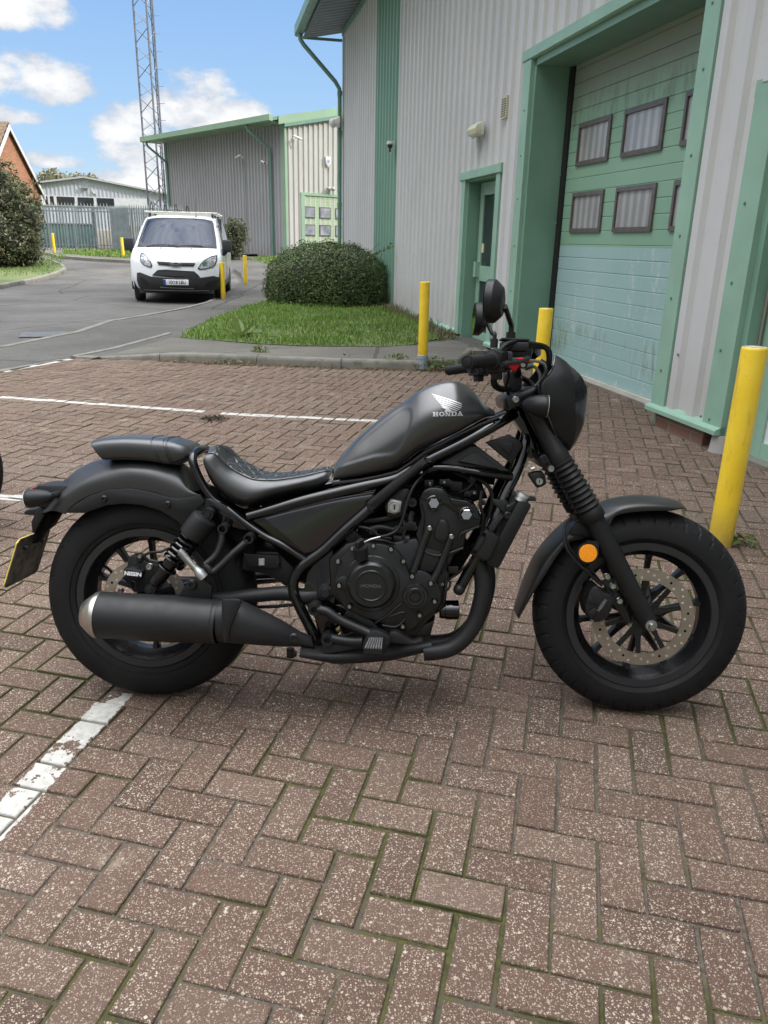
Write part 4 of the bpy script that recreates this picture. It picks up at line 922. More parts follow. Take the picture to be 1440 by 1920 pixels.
# weeds rooted along the kerb
def weed(p, r, h, n, label, seed, z=0.0, group='weeds rooted along the kerb'):
    r_ = np.random.default_rng(seed); q = []; m_ = []
    for k in range(n):
        a = r_.uniform(0, 2 * pi); d = r * r_.random() ** .7; q.append((d * cos(a), d * sin(a) * .7, h * r_.random() * (1 - .5 * d / r) + .01)); m_.append((cos(a) * .6, sin(a) * .6, .8))
    o = leaves('weed', q, m_, .026, M_weed, None, 3.0, .7, seed); o.location = (p[0], p[1], z); tag(o, label, 'weed', group); return o
wp_ = [(-1.511,9.198),(-2.396,9.236),(-1.745,8.991),(-0.507,9.053),(0.116,8.941),(0.543,8.844),(0.672,8.942),(1.745,3.502),(-3.79,17.669),(-3.206,10.184),(1.213,3.555)]
weed(wp_[0], .14, .2, 190, 'tufty weed standing in front of the kerb joint', 21)
weed(wp_[1], .26, .06, 150, 'low weed where the kerb begins to rise', 22)
weed(wp_[2], .3, .07, 190, 'flat weed right of the tufty weed at the foot of the kerb', 23)
weed(wp_[3], .3, .1, 210, 'spreading weed at the kerb below the middle of the grass', 24)
weed(wp_[4], .24, .16, 260, 'weed just left of the grey-blue bollard base', 25)
weed(wp_[5], .28, .14, 280, 'leafy weed at the right of the grey-blue bollard base', 26)
weed(wp_[7], .07, .05, 34, 'small weed at the foot of the nearest bollard', 28)
weed(wp_[8], .22, .1, 60, 'weed on the kerb in front of the van by its bollard', 29)
r_ = np.random.default_rng(31); q = []
for k in range(3000):
    i = r_.integers(2, len(kp) - 2); t = r_.random(); a = V(kp[i]).lerp(V(kp[i + 1]), t); q.append((a.x + r_.normal(0, .05), a.y - abs(r_.normal(0, .06)) - .01, .004 + .008 * r_.random()))
leaves('leaf_litter', q, [(0, 0, 1)] * len(q), .011, leaf_mat('dead_leaf', [(0, (.08, .05, .03)), (.5, (.16, .1, .06)), (.85, (.24, .17, .1)), (1, (.12, .15, .05))], .1, .8), None, 2.2, .5, 5, 'stuff')
# broad dock leaves at the front of the lawn
dk = empty('dock_plant', (*[(-1.996,10.622)][0], .1)); tag(dk, 'broad leaved dock plant at the front left of the grass', 'weed')
for k, (a, L, el_) in enumerate(((2.6, .36, 1.15), (1.9, .3, .9), (.5, .25, .6), (3.6, .28, .5), (-.6, .24, .7), (-1.8, .22, .35), (.1, .3, .3))):
    b = MB(); rs = []
    for t in np.linspace(0, 1, 7):
        wd = .055 * sin(pi * min(1, t * .93 + .06)) ** .7 + .003; c_ = V((cos(a) * cos(el_) * L * t, sin(a) * cos(el_) * L * t, sin(el_) * L * t - .12 * L * t * t)); s_ = V((-sin(a), cos(a), 0))
        rs.append([c_ - s_ * wd + V((0, 0, .02)), c_, c_ + s_ * wd + V((0, 0, .02))])
    b.rings(rs, False, False); b.build('leaf', M_weed, dk)
# iron cover in the road, and a mossy hollow in the paving
dr = [(-4.846,11.274)][0]
b = MB(); b.box((-.42, -.3, -.01), (.42, .3, .006)); o = b.build('drain_cover', mat('iron_cover', (.075, .075, .078), .75, 0, var=.4, scale=12)); o.location = (*dr, 0); o.rotation_euler = (0, 0, .35); tag(o, 'dark iron drain cover set in the road at the left', 'drain cover')
mp_ = [(-1.376,6.007)][0]; q = [(mp_[0] + r_.normal(0, .05), mp_[1] + r_.normal(0, .05), .002 + .006 * r_.random()) for k in range(230)]
leaves('moss_patch', q, [(0, 0, 1)] * 230, .011, leaf_mat('dark_moss', [(0, (.03, .026, .02)), (.6, (.05, .042, .03)), (1, (.085, .085, .04))], .05, .9), None, 1.6, .8, 6, 'stuff')

# ------------------------------------------------------------------ palisade fence
def fence_run(name, a, c, pitch, h, label, mt, wd=.07):
    a = V(a); c = V(c); L = (c - a).length; d = (c - a).normalized(); z = terr(a.x, a.y); o = empty(name, (a.x, a.y, z)); o.rotation_euler = (0, 0, math.atan2(d.y, d.x)); tag(o, label, 'fence', 'palisade fence panels')
    b = MB(); n = int(L / pitch)
    for k in range(n + 1):
        x = k * pitch; hh = h + rnd.uniform(-.02, .02); w2 = wd / 2
        rs = []
        for zz, f in ((.04, 1), (hh - .13, 1), (hh, .12)): rs.append([V((x - w2 * f, 0, zz)), V((x - w2 * .35 * f, -.022 * f, zz)), V((x + w2 * .35 * f, -.022 * f, zz)), V((x + w2 * f, 0, zz)), V((x, .006, zz))])
        b.rings(rs, True, True)
    b.build('pales', mt, o, smooth=False)
    for zz in (.35, h - .35):
        b = MB(); b.box((0, .008, zz - .025), (L, .05, zz + .025)); b.build('rail', mt, o)
    for k in range(int(L / 2.7) + 1):
        b = MB(); b.box((k * 2.7, .052, 0), (k * 2.7 + .1, .12, h - .2)); b.build('post', mt, o)
    return o
M_pale = mat('galvanised_pale', (.27, .31, .33), .5, .3, var=.2, scale=3)
fp = [(-15.872,36.525),(-12.356,36.106),(-12.341,36.133),(-11.164,35.047),(-11.026,34.756),(-10.285,33.965)]
fence_run('palisade_fence', fp[0], fp[1], .15, 2.1, 'long grey palisade fence panel with gaps showing the yard', M_pale, .065)
fence_run('palisade_fence', fp[2], fp[3], .085, 2.02, 'close set grey palisade panel just left of the van', M_pale, .08)
fence_run('palisade_fence', fp[4], (fp[5][0] + 1.2, fp[5][1] + 2.2), .1, 2.05, 'darker palisade panel turning away behind the van mirror', mat('dull_pale', (.2, .23, .24), .6, .2, var=.2, scale=3), .08)
# ------------------------------------------------------------------ lattice mast
def at_d(px_dir, d): return px_dir
ms = empty('lattice_mast', (-13.62, 48.05, .6)); tag(ms, 'tall grey lattice radio mast beside the far unit', 'mast')
legs = [(-.5, -.08), (.27, -.3), (.36, .57)]; M_mast = mat('mast_steel', (.2, .21, .25), .5, .4, var=.15, scale=3); HM = 30
for lx, ly in legs:
    b = MB(); b.tube([(lx, ly, 0), (lx, ly, HM)], .055, 8, 0); b.build('leg', M_mast, ms)
for i in range(3):
    (ax, ay), (cx, cy) = legs[i], legs[(i + 1) % 3]; b = MB(); k = 0; z = .4
    while z < HM - 1:
        b.tube([(ax, ay, z), (cx, cy, z + .72)], .022, 6, 0); b.tube([(cx, cy, z + .86), (ax, ay, z + 1.58)], .022, 6, 0); z += 1.72
    b.build('bracing', M_mast, ms)
b = MB(); b.tube([(.33, .3, 0), (.33, .3, HM)], .03, 6, 0); b.build('feeder_cable', M_dark, ms)
for k in range(26):
    b = MB(); b.cyl((.36, .57, 1 + k * .86), (.68, .6, 1.02 + k * .86), .014, 6); b.build('step_peg', M_mast, ms)

# ------------------------------------------------------------------ far shed, house, yard goods, tree
sd0 = empty('far_shed', (-22.18, 60.0, .6)); sd0.rotation_euler = (0, 0, R(18)); tag(sd0, 'pale grey gabled warehouse beyond the fence with a strip of windows', 'building')
M_shed = cladding('shed_cladding', (.46, .49, .55), .2, .3)
b = FB((0, 0, 0), (1, 0, 0), (0, 1, 0)); zr = lambda x: 4.62 - abs(x) * .155
corr(b, -9, 9, -.1, 0, pitch=.27, depth=.03, zt=zr); b.build('gable_wall', M_shed, sd0, angle=20, norm=False)
b = MB(); b.add([(-9, 0, 0), (-9, 30, 0), (-9, 30, zr(9)), (-9, 0, zr(9)), (9, 0, 0), (9, 30, 0), (9, 30, zr(9)), (9, 0, zr(9)), (0, 30, zr(0))], [(0, 1, 2, 3), (4, 7, 6, 5), (1, 5, 6, 8, 2)]); b.build('side_wall', M_shed, sd0)
b = MB()
for s in (-1, 1): b.rings([[V((0, y, zr(0) + .02)), V((s * 9.2, y, zr(9.2) + .02)), V((s * 9.2, y, zr(9.2) + .14)), V((0, y, zr(0) + .14))] for y in (-.25, 30)], True, True)
b.build('roof', mat('pale_roof', (.42, .43, .46), .5), sd0)
b = MB(); b.box((-6.2, -.08, 2.72), (4.3, -.05, 3.4)); b.build('window_band', mat('pale_band', (.62, .63, .66), .4), sd0)
for x0, x1 in ((-6.2, -4.9), (-4.2, -3.5), (-3.3, -2.55), (-2.4, -2.15), (-1.95, -.75), (-.55, .55), (.75, 1.95)):
    b = MB(); b.box((x0, -.095, 2.78), (x1, -.082, 3.34)); b.build('window', M_glass, sd0)
for x0 in (7.3,):
    b = MB(); b.box((x0 - .5, -.09, 2.55), (x0 + .9, -.05, 3.0)); b.build('window', M_glass, sd0)
b = MB(); b.box((-.2, -.2, 3.95), (.25, -.05, 4.1)); b.build('floodlight', M_galv, sd0)
b = MB(); b.box((.55, -.15, 3.62), (.72, -.05, 3.82)); b.build('alarm_box', M_white, sd0)
sh2 = empty('flat_roof_shed', (-15, 76, .6)); tag(sh2, 'low flat roofed grey shed far behind the mast', 'building')
b = MB(); b.box((-9, 0, 0), (9, 12, 3.9)); b.build('wall', M_shed, sh2); b = MB(); b.box((-9.3, -.3, 3.9), (9.3, 12.3, 4.25)); b.build('roof', mat('grey_roof', (.3, .31, .34), .6), sh2)
hs = empty('brick_house', (-20.75, 45.6, .6)); tag(hs, 'orange brick house gable with white bargeboards and a tiled roof at the left edge', 'house')
HW = 3.2; HE = 3.15; HR = 6.15
b = MB(); b.rings([[V((x, -HW, 0)), V((x, HW, 0)), V((x, HW, HE)), V((x, 0, HR)), V((x, -HW, HE))] for x in (-9, 0)], True, True); b.build('wall', M_brick_h, hs, smooth=False)
def tiles():
    mt, nt, b_ = nodes('roof_tiles'); tcn = nd(nt, 'ShaderNodeTexCoord'); sx = nd(nt, 'ShaderNodeSeparateXYZ'); nt.links.new(tcn.outputs['Object'], sx.inputs[0]); cx = nd(nt, 'ShaderNodeCombineXYZ'); nt.links.new(sx.outputs[0], cx.inputs[0]); nt.links.new(sx.outputs[2], cx.inputs[1])
    br = nd(nt, 'ShaderNodeTexBrick'); br.inputs['Scale'].default_value = 1; br.inputs['Brick Width'].default_value = .3; br.inputs['Row Height'].default_value = .17; br.inputs['Mortar Size'].default_value = .012
    br.inputs['Color1'].default_value = (.2, .12, .07, 1); br.inputs['Color2'].default_value = (.13, .085, .055, 1); br.inputs['Mortar'].default_value = (.04, .03, .025, 1); nt.links.new(cx.outputs[0], br.inputs['Vector'])
    c = mixc(nt, mth(nt, 'MULTIPLY', mth(nt, 'SUBTRACT', noise(nt, 1.3, 7, .7), .48, True), 2.5, True), br.outputs['Color'], (.16, .15, .07)); nt.links.new(c, b_.inputs['Base Color']); b_.inputs['Roughness'].default_value = .85; return mt
b = MB(); sl_ = (HR - HE) / HW
for s in (-1, 1): b.rings([[V((x, 0, HR + .1)), V((x, s * (HW + .35), HE + .1 - .35 * sl_)), V((x, s * (HW + .35), HE + .26 - .35 * sl_)), V((x, 0, HR + .27))] for x in (-9.3, .16)], True, True)
b.build('roof', tiles(), hs)
for s in (-1, 1):
    b = MB(); b.rings([[V((x, 0, HR - .12)), V((x, s * (HW + .37), HE - .12 - .37 * sl_)), V((x, s * (HW + .37), HE + .13 - .37 * sl_)), V((x, 0, HR + .13))] for x in (.165, .21)], True, True); b.build('bargeboard', M_white, hs)
b = MB(); b.box((-.4, HW - .05, HE - .75), (.12, HW + .4, HE - .2)); b.build('eave_box', M_white, hs)
tr = empty('tree', (-33.2, 86, -1.75)); tag(tr, 'rounded tree top showing above the ridge of the pale warehouse', 'tree')
P = []; N_ = []; r_ = np.random.default_rng(77)
for (x, z, a) in ((-3.2, 7.2, 1.5), (-1.5, 8.2, 1.4), (.3, 8.0, 1.4), (1.9, 8.0, 1.2), (3.4, 7.4, 1.2), (-4.6, 6.6, 1.0), (4.8, 6.6, 1.1), (0, 6, 2.6)):
    pp, qq = mound(1200, (x, r_.normal(0, .6), z), (a, a, a * .85), 2.1, r_, .2, -1, .6); P.append(pp); N_.append(qq)
leaves('crown', np.vstack(P), np.vstack(N_), .16, M_tree, tr, 1.8, .9, 78)
b = MB(); b.tube([(0, 0, -.2), (.1, 0, 3), (0, 0, 6)], [.35, .28, .15], 8); b.build('trunk', M_wood, tr)
for k, (x, z) in enumerate(((-2.5, 7), (2.6, 7), (.6, 7.8))):
    b = MB(); b.tube([(0, 0, 3.4), (x * .5, .1, 5.2), (x, 0, z)], [.16, .1, .03], 6); b.build('limb', M_wood, tr)
# goods in the yard behind the fence
yd = [(-15.358,40.792)][0]
M_pal = mat('pallet_wood', (.42, .3, .19), .85, var=.25, scale=6)
def pallets(x, y, n, label, tint=None):
    o = empty('pallet_stack', (x, y, .6)); tag(o, label, 'pallets', 'pallet stacks behind the fence')
    for k in range(n):
        b = MB(); z = k * .145
        for i in range(6): b.box((-.6, -.5 + i * .18, z + .115), (.6, -.4 + i * .18, z + .14))
        for i in range(3):
            b.box((-.6, -.5 + i * .45, z), (.6, -.4 + i * .45, z + .02))
            for j in range(3): b.box((-.6 + j * .53, -.5 + i * .45, z + .021), (-.46 + j * .53, -.4 + i * .45, z + .114))
        b.build('pallet', tint or M_pal, o)
    return o
pallets(yd[0] + 1.35, yd[1] + 3.2, 9, 'tall stack of wooden pallets seen through the fence')
pallets(yd[0] + 2.6, yd[1] + 3.4, 5, 'low stack of wooden pallets right of the tall one', mat('worn_pallet', (.36, .27, .19), .85, var=.3, scale=6))
o = empty('goods_crate', (yd[0] + .1, yd[1] + 3, .6)); tag(o, 'pale wrapped crate left of the pallet stacks behind the fence', 'crate')
b = MB(); b.box((-.5, -.4, .12), (.5, .4, 1.05), bev=.03); b.build('wrapped_load', mat('pale_wrap', (.55, .5, .4), .45, var=.2, scale=4, bmp=.4, bscale=8), o)
b = MB(); b.box((-.55, -.45, 0), (.55, .45, .11)); b.build('pallet', M_pal, o)
o = empty('yard_container', (yd[0] - 3.1, yd[1] + 4.2, .6)); tag(o, 'low dark green storage cage behind the left part of the fence', 'container')
b = MB(); b.box((-1.9, -.7, .1), (1.9, .7, 1.3), bev=.02); b.build('cage_body', mat('yard_green', (.1, .2, .17), .6, var=.2), o)
for k in range(9):
    b = MB(); b.box((-1.9 + k * .46, -.74, .1), (-1.82 + k * .46, -.701, 1.3)); b.build('cage_rib', M_galv, o)
b = MB(); b.box((-1.95, -.75, 1.301), (1.95, .75, 1.36)); b.build('cage_lid', M_galv, o)
# ------------------------------------------------------------------ motorcycle
M_tank = mat('matt_graphite_paint', (.0155, .0158, .0165), .34, .0, var=.08, scale=3, spec=.55, coat=.75)
M_fend = mat('matt_black_mudguard', (.015, .0148, .0145), .38, .0, var=.08, scale=3, spec=.5)
M_fendr = mat('matt_graphite_mudguard', (.0195, .0195, .0198), .38, .0, var=.08, scale=3, spec=.55)
M_matt = mat('matt_black_plastic', (.0095, .0095, .0102), .45, spec=.3, var=.15, scale=9, bmp=.06, bscale=400, bdist=.0006)
M_gloss = mat('gloss_black_tube', (.003, .003, .0036), .05, var=.2, spec=.6)
M_sat = mat('satin_black_engine', (.0082, .0082, .0088), .33, .0, spec=.42, var=.2, scale=18, bmp=.08, bscale=300, bdist=.0006)
M_exh = mat('matt_black_exhaust', (.0125, .0125, .0132), .48, .0, spec=.28, var=.16, scale=10, bmp=.05, bscale=200, bdist=.0006)
M_rub = mat('tyre_rubber', (.0105, .0105, .0108), .62, spec=.16, var=.25, scale=7, bmp=.12, bscale=160, bdist=.0008)
M_grip = mat('grip_rubber', (.009, .009, .009), .58, spec=.25, bmp=.3, bscale=300, bdist=.0008)
M_rim = mat('black_cast_rim', (.0085, .0085, .0095), .26, .2, var=.15)
M_rivet = mat('pale_drilling', (.42, .37, .31), .5, .3)
M_lip = mat('rim_lip_satin', (.02, .02, .022), .33, .2, var=.1)
M_leath = mat('black_leatherette', (.0095, .0100, .0115), .36, spec=.7, coat=.3, var=.15, scale=14, bmp=.22, bscale=420, bdist=.0006)
for m_ in (M_tank, M_leath): m_.node_tree.nodes['Principled BSDF'].inputs['Coat Roughness'].default_value = .24
M_chrome = mat('chrome', (.55, .56, .57), .08, 1.0, var=.05)
M_steel = mat('brushed_steel', (.5, .47, .43), .34, 1.0, var=.1, scale=20)
M_alloy = mat('cast_alloy', (.45, .45, .45), .4, .9, var=.2, scale=30)
M_disc = mat('brake_disc_steel', (.3, .255, .21), .38, .8, var=.12, scale=16)
M_bolt = mat('bolt_steel', (.4, .4, .39), .32, 1.0)
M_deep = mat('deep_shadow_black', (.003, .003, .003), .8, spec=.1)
M_red = mat('red_anodised', (.45, .01, .015), .25, .7)
M_amber = mat('amber_reflector', (.85, .27, .01), .3, var=.25, scale=220, bmp=.3, bscale=500, bdist=.0006)
M_lens = mat('clear_lens', (.55, .55, .56), .12)
M_redlens = mat('red_lens', (.4, .02, .02), .15)
M_letter = mat('silver_emblem', (.5, .5, .5), .35, .3, var=.05)
M_letter_d = mat('dark_lettering', (.05, .05, .05), .45)
M_letter_w = mat('white_lettering', (.7, .7, .7), .5)
M_plate = mat('dirty_plate_back', (.1, .094, .08), .8, var=.75, scale=26, dust=.3, spec=.2)
M_plate_y = mat('yellow_plate', (.8, .58, .03), .5)
bike = empty('motorcycle', (-.7087, 2.1027, 0), (-.1788, 0, -.0239))
tag(bike, 'matt black cruiser motorcycle leaning on its stand with a headlight cowl, complete in view', 'motorcycle')
def part(b, name, mt, parent=None, angle=38, **k): return b.build(name, mt, parent or bike, angle, **k)
def pos(P, y): return [V((x, y, z)) for x, z in P]
def mirror(b):
    n = len(b.v); m_ = len(b.f); b.v += [(x, -y, z) for x, y, z in b.v[:n]]; b.f += [tuple(i + n for i in f[::-1]) for f in b.f[:m_]]; b.mi += b.mi[:m_]; return b
def bolt(name, p, r, mt, parent, h=.006, hexed=True, ax=(0, -1, 0)):
    b = MB(); p = V(p); ax = V(ax).normalized(); q = ax.to_track_quat('Z', 'Y').to_matrix().to_4x4(); q.translation = p
    b.lathe([(r * 1.15, 0), (r * 1.15, h * .15), (r, h * .3), (r, h * .85), (r * .9, h), (r * .5, h), (r * .42, h * .45), (0, h * .45)], (0, 0, 0), 'z', 14)
    b.v = [tuple(q @ V(v)) for v in b.v]; return b.build(name, mt, parent)
# --- wheels
def make_wheel(name, c, Ro, hw, rf, parent, spoke_r0, nsp, groove, rot=None, disc=(.148, .112, -.068), phase=0.0):
    wh = empty(name, c, rot or (0, 0, 0), parent)
    # tyre: carcass profile with tread grooves pressed in
    N = 440; prof = []
    for k in range(41):
        a = -pi / 2 + pi * k / 40; s_ = sin(a)
        y = hw * (1 - (1 - abs(s_)) ** 1.15) * (1 if s_ > 0 else -1) if False else hw * s_
        r_ = Ro - .078 * (1 - abs(cos(a)) ** .8); prof.append((r_, y, s_))
    prof = [(rf - .012, -hw * .72, 2), (rf + .001, -hw * .80, 2), (rf + .006, -hw * .9, 2)] + prof[0:] + [(rf + .006, hw * .9, 2), (rf + .001, hw * .80, 2), (rf - .012, hw * .72, 2)]
    vs = []; fs = []
    for i in range(N):
        t = 2 * pi * i / N
        for r_, y, s_ in prof:
            d = 0
            if abs(s_) < 1.5:
                a_ = abs(s_)
                if a_ > .885: d = .0025
                elif groove == 'f':
                    ph = (i / N * 40 + .55 * a_ + (.5 if s_ > 0 else 0)) % 1
                    if .36 < a_ < .86 and ph < .11: d = .0065
                    if .36 < a_ < .47 and ph < .34: d = .0065
                    ph2 = (i / N * 40 - 1.1 * a_ + .4) % 1
                    if .08 < a_ < .3 and ph2 < .12: d = .006
                else:
                    ph = (i / N * 20 + .9 * a_ + (.5 if s_ > 0 else 0)) % 1
                    if .2 < a_ < .84 and ph < .075: d = .006
                    if .2 < a_ < .3 and ph < .2: d = .006
            r2 = r_ - d; vs.append((r2 * cos(t), y, r2 * sin(t)))
    n = len(prof)
    for i in range(N):
        j = (i + 1) % N
        for k in range(n - 1): fs.append((i * n + k, i * n + k + 1, j * n + k + 1, j * n + k))
    b = MB(); b.add(vs, fs); ty = part(b, 'tyre', M_rub, wh, 30)
    # sidewall rings
    b = MB()
    for rr, yy in ((rf + .02, -hw * .985), (Ro - .058, -hw * .94)):
        b.lathe([(rr - .0018, yy + .003), (rr, yy - .0015), (rr + .0018, yy + .003)], (0, 0, 0), 'y', 120)
    part(b, 'sidewall_ring', M_rub, wh)
    # rim barrel and flanges
    b = MB(); w_ = hw * .74
    b.lathe([(rf - .004, -w_ - .006), (rf, -w_ - .008), (rf + .003, -w_ - .005), (rf + .003, -w_ + .003), (rf - .012, -w_ + .006), (rf - .02, -w_ * .62), (rf - .032, -w_ * .3), (rf - .034, w_ * .3), (rf - .02, w_ * .62), (rf - .012, w_ - .006), (rf + .003, w_ - .003), (rf + .003, w_ + .005), (rf, w_ + .008), (rf - .004, w_ + .006), (rf - .02, w_ - .006), (rf - .028, w_ * .6), (rf - .042, w_ * .3), (rf - .042, -w_ * .3), (rf - .028, -w_ * .6), (rf - .018, -w_ + .006), (rf - .004, -w_ - .006)], (0, 0, 0), 'y', 112)
    part(b, 'rim', M_rim, wh, 30)
    b = MB(); b.lathe([(rf - .021, -w_ - .006), (rf - .019, -w_ - .0095), (rf + .001, -w_ - .0105), (rf + .003, -w_ - .008)], (0, 0, 0), 'y', 112); part(b, 'rim_lip', M_lip, wh, 30)
    for k in range(nsp):
        a = 2 * pi * k / nsp + phase; b = MB(); Rm = Matrix.Rotation(-a, 4, 'Y'); rs = []
        for t, wd, th, y0 in ((0, .021, .024, -.012), (.12, .017, .02, -.010), (.35, .0115, .016, -.004), (.65, .0085, .014, 0), (.88, .0095, .016, 0), (1, .012, .02, 0)):
            r_ = spoke_r0 + (rf - .038 - spoke_r0) * t; sk = (1 - t) ** 2 * .016 * (1 if k % 2 else -1)
            rs.append([Rm @ V((r_, y0 + dy, dx + sk)) for dx, dy in ((-wd, -th * .4), (-wd * .6, -th), (wd * .6, -th), (wd, -th * .4), (wd * .7, th), (-wd * .7, th))])
        b.rings(rs, True, True); part(b, 'spoke', M_rim, wh, 40)
    b = MB(); b.lathe([(0, -.062), (.02, -.062), (.03, -.058), (.034, -.045), (spoke_r0 + .004, -.03), (spoke_r0 + .008, -.012), (spoke_r0 + .008, .03), (.04, .045), (.034, .06), (0, .062)], (0, 0, 0), 'y', 48); part(b, 'hub', M_sat, wh)
    ro, ri, yd = disc
    b = MB(); b.lathe([(ri, yd + .0025), (ri, yd - .0025), (ro, yd - .0025), (ro, yd + .0025), (ri, yd + .0025)], (0, 0, 0), 'y', 112)
    for k in range(45):
        b.mat = 1 if k % 6 == 1 else 2; a = 2 * pi * k / 45; r_ = ri + (ro - ri) * (.25, .5, .75)[k % 3]; b.lathe([(.0038, .0006), (.0038, 0), (0, -.0004)], (r_ * cos(a), yd - .0029, r_ * sin(a)), 'y', 10)
    part(b, 'brake_disc', [M_disc, M_deep, M_rivet], wh, 30, norm=False)
    b = MB()
    for k in range(5):
        a = 2 * pi * k / 5 + .4 + phase
        for s_ in (-1, 1):
            p0 = V((.026 * cos(a), yd + .012, .026 * sin(a))); p1 = V(((ri + .006) * cos(a + s_ * .3), yd + .004, (ri + .006) * sin(a + s_ * .3)))
            d = (p1 - p0).normalized(); n_ = V((d.z, 0, -d.x)); wdt = .0085
            b.rings([[p + n_ * w2, p + n_ * w2 + V((0, -.006, 0)), p - n_ * w2 + V((0, -.006, 0)), p - n_ * w2] for p, w2 in ((p0, wdt * 1.6), (p0.lerp(p1, .5), wdt * .8), (p1, wdt * .9))], True, True)
    b.lathe([(0, yd - .004), (.034, yd - .004), (.036, yd + .02), (.03, yd + .03)], (0, 0, 0), 'y', 32)
    part(b, 'disc_carrier', M_rim, wh)
    a = 2.3 + phase; b = MB(); b.tube([((rf - .035) * cos(a), -.004, (rf - .035) * sin(a)), ((rf - .055) * cos(a), -.008, (rf - .055) * sin(a)), ((rf - .073) * cos(a), -.02, (rf - .073) * sin(a))], .0045, 8); part(b, 'tyre_valve', M_matt, wh)
    return wh
def arc_text(txt, r, y, a0, size, mt, parent, name, depth=.0012):
    """raised lettering running round a sidewall, read from the near side"""
    vs, fs = text_mb(txt, size, depth); out = []
    for v in vs:
        a = a0 - v.x / r; rr = r + v.z; out.append((rr * cos(a), y + v.y, rr * sin(a)))
    b = MB(); b.add(out, fs); return part(b, name, mt, parent, 30)
rw = make_wheel('rear_wheel', (0, 0, .322), .322, .075, .2138, bike, .034, 10, 'r', phase=.34, disc=(.128, .096, -.082))
arc_text('150/80-16', .276, -.0758, R(78), .021, M_rub, rw, 'sidewall_lettering', .003)
fw = make_wheel('front_wheel', (1.49, 0, .318), .318, .066, .2205, bike, .036, 10, 'f', rot=(0, 0, -.0588), phase=.2)
# --- loft from traced edges
def cat(P, n):
    out, _ = spline([V(p) for p in P], 8); L = [0]
    for i in range(1, len(out)): L.append(L[-1] + (out[i] - out[i - 1]).length)
    return out
def resamp(P, k):
    out, _ = spline([V(p) for p in P], k); return out
def skin(b, curves, k=6, m=5, sym=True, closed_bottom=None, caps=True):
    """curves: edges from lowest to topmost on the near side; mirrored across the bike's middle plane; k, m: subdivisions along and across"""
    C = [resamp(c, k) for c in curves]; n = len(C[0]); rs = []
    for i in range(n):
        row = [c[i] for c in C]
        full = row + [V((p.x, -p.y, p.z)) for p in row[::-1] if abs(p.y) > 1e-5]
        q, _ = spline(full, m, None, closed_bottom is True); rs.append(q)
    b.rings(rs, closed_bottom is True, caps and closed_bottom is True); return rs
# rear mudguard
T_ = [(-0.345,0.561),(-0.329,0.578),(-0.299,0.615),(-0.27,0.654),(-0.232,0.695),(-0.164,0.728),(-0.089,0.742),(-0.006,0.745),(0.06,0.737),(0.093,0.723),(0.111,0.687),(0.127,0.637)]
Cr = [(-0.265,0.589),(-0.25,0.609),(-0.227,0.633),(-0.185,0.663),(-0.138,0.683),(-0.075,0.7),(-0.025,0.708),(0.031,0.702),(0.078,0.688),(0.117,0.672),(0.141,0.661),(0.165,0.651)]
Bt = [(-0.227,0.58),(-0.217,0.59),(-0.194,0.61),(-0.154,0.633),(-0.101,0.65),(-0.039,0.657),(-0.004,0.653),(0.04,0.647),(0.078,0.635),(0.11,0.631),(0.143,0.639),(0.171,0.647)]
b = MB(); skin(b, [pos(Bt, -.096), pos(Cr, -.094), [V((x * .5 + cx * .5, -.066, max(z, cz) * .72 + min(z, cz) * .28 - .004)) for (x, z), (cx, cz) in zip(T_, Cr)], [V((x, 0, z + .004)) for x, z in T_]], 6, 5)
fd = part(b, 'rear_mudguard', M_fendr, None, 45)
sol = fd.modifiers.new('thickness', 'SOLIDIFY'); sol.thickness = .004; sol.offset = -1
st = [(-0.223,0.585),(-0.19,0.612),(-0.15,0.637),(-0.098,0.656),(-0.035,0.663),(-0.001,0.659),(0.033,0.654),(0.081,0.641),(0.109,0.637),(0.145,0.643),(0.175,0.653),(0.191,0.632),(0.16,0.6),(0.129,0.547),(0.108,0.571),(0.057,0.601),(0.005,0.615),(-0.048,0.618),(-0.1,0.611),(-0.163,0.587)]
b = MB(); b.prism(st, -.108, -.097, .003); sp0 = part(b, 'mudguard_stay', M_matt); mirror_src = b
for p_ in [(-0.105,-0.108,0.631),(0.081,-0.108,0.62)]: bolt('stay_bolt', p_, .0085, M_sat, sp0, .007)
b = MB(); b.prism(st, .097, .108, .003); part(b, 'mudguard_stay', M_matt)
# pillion pad
def pad(name, top, bot, w, mt, n=10, zf=.0, flat=.5, wr=None):
    b = MB(); rs = []; tp = resamp([V((x, 0, z)) for x, z in top], n); bt = resamp([V((x, 0, z)) for x, z in bot], n); N = len(tp)
    for i in range(N):
        u = i / (N - 1); ww = w * (wr(u) if wr else 1); zt, zb = tp[i].z, bt[i].z; xt, xb = tp[i].x, bt[i].x; q = []
        for k in range(28):
            a = 2 * pi * k / 28; cx, sz = cos(a), sin(a)
            yy = ww * (abs(cx) ** .55) * (1 if cx > 0 else -1); h = (abs(sz) ** (.55 if sz > 0 else .4)) * (1 if sz > 0 else -1)
            t = (h + 1) / 2; q.append(V((xb + (xt - xb) * t, yy, zb + (zt - zb) * t)))
        rs.append(q)
    b.rings(rs, True, True); return b, rs
pt_ = [(x, z) for x, y, z in [(-0.137,-0.06,0.777),(-0.148,-0.02,0.783),(-0.154,0.05,0.789),(-0.117,0.07,0.797),(-0.061,0.07,0.802),(-0.006,0.07,0.802),(0.038,0.07,0.8),(0.077,0.065,0.797),(0.106,0.05,0.789),(0.128,0,0.781)]]
pb_ = [(-0.123,0.754),(-0.119,0.744),(-0.105,0.738),(-0.061,0.74),(-0.02,0.74),(0.029,0.737),(0.074,0.73),(0.1,0.732),(0.135,0.748),(0.15,0.764)]
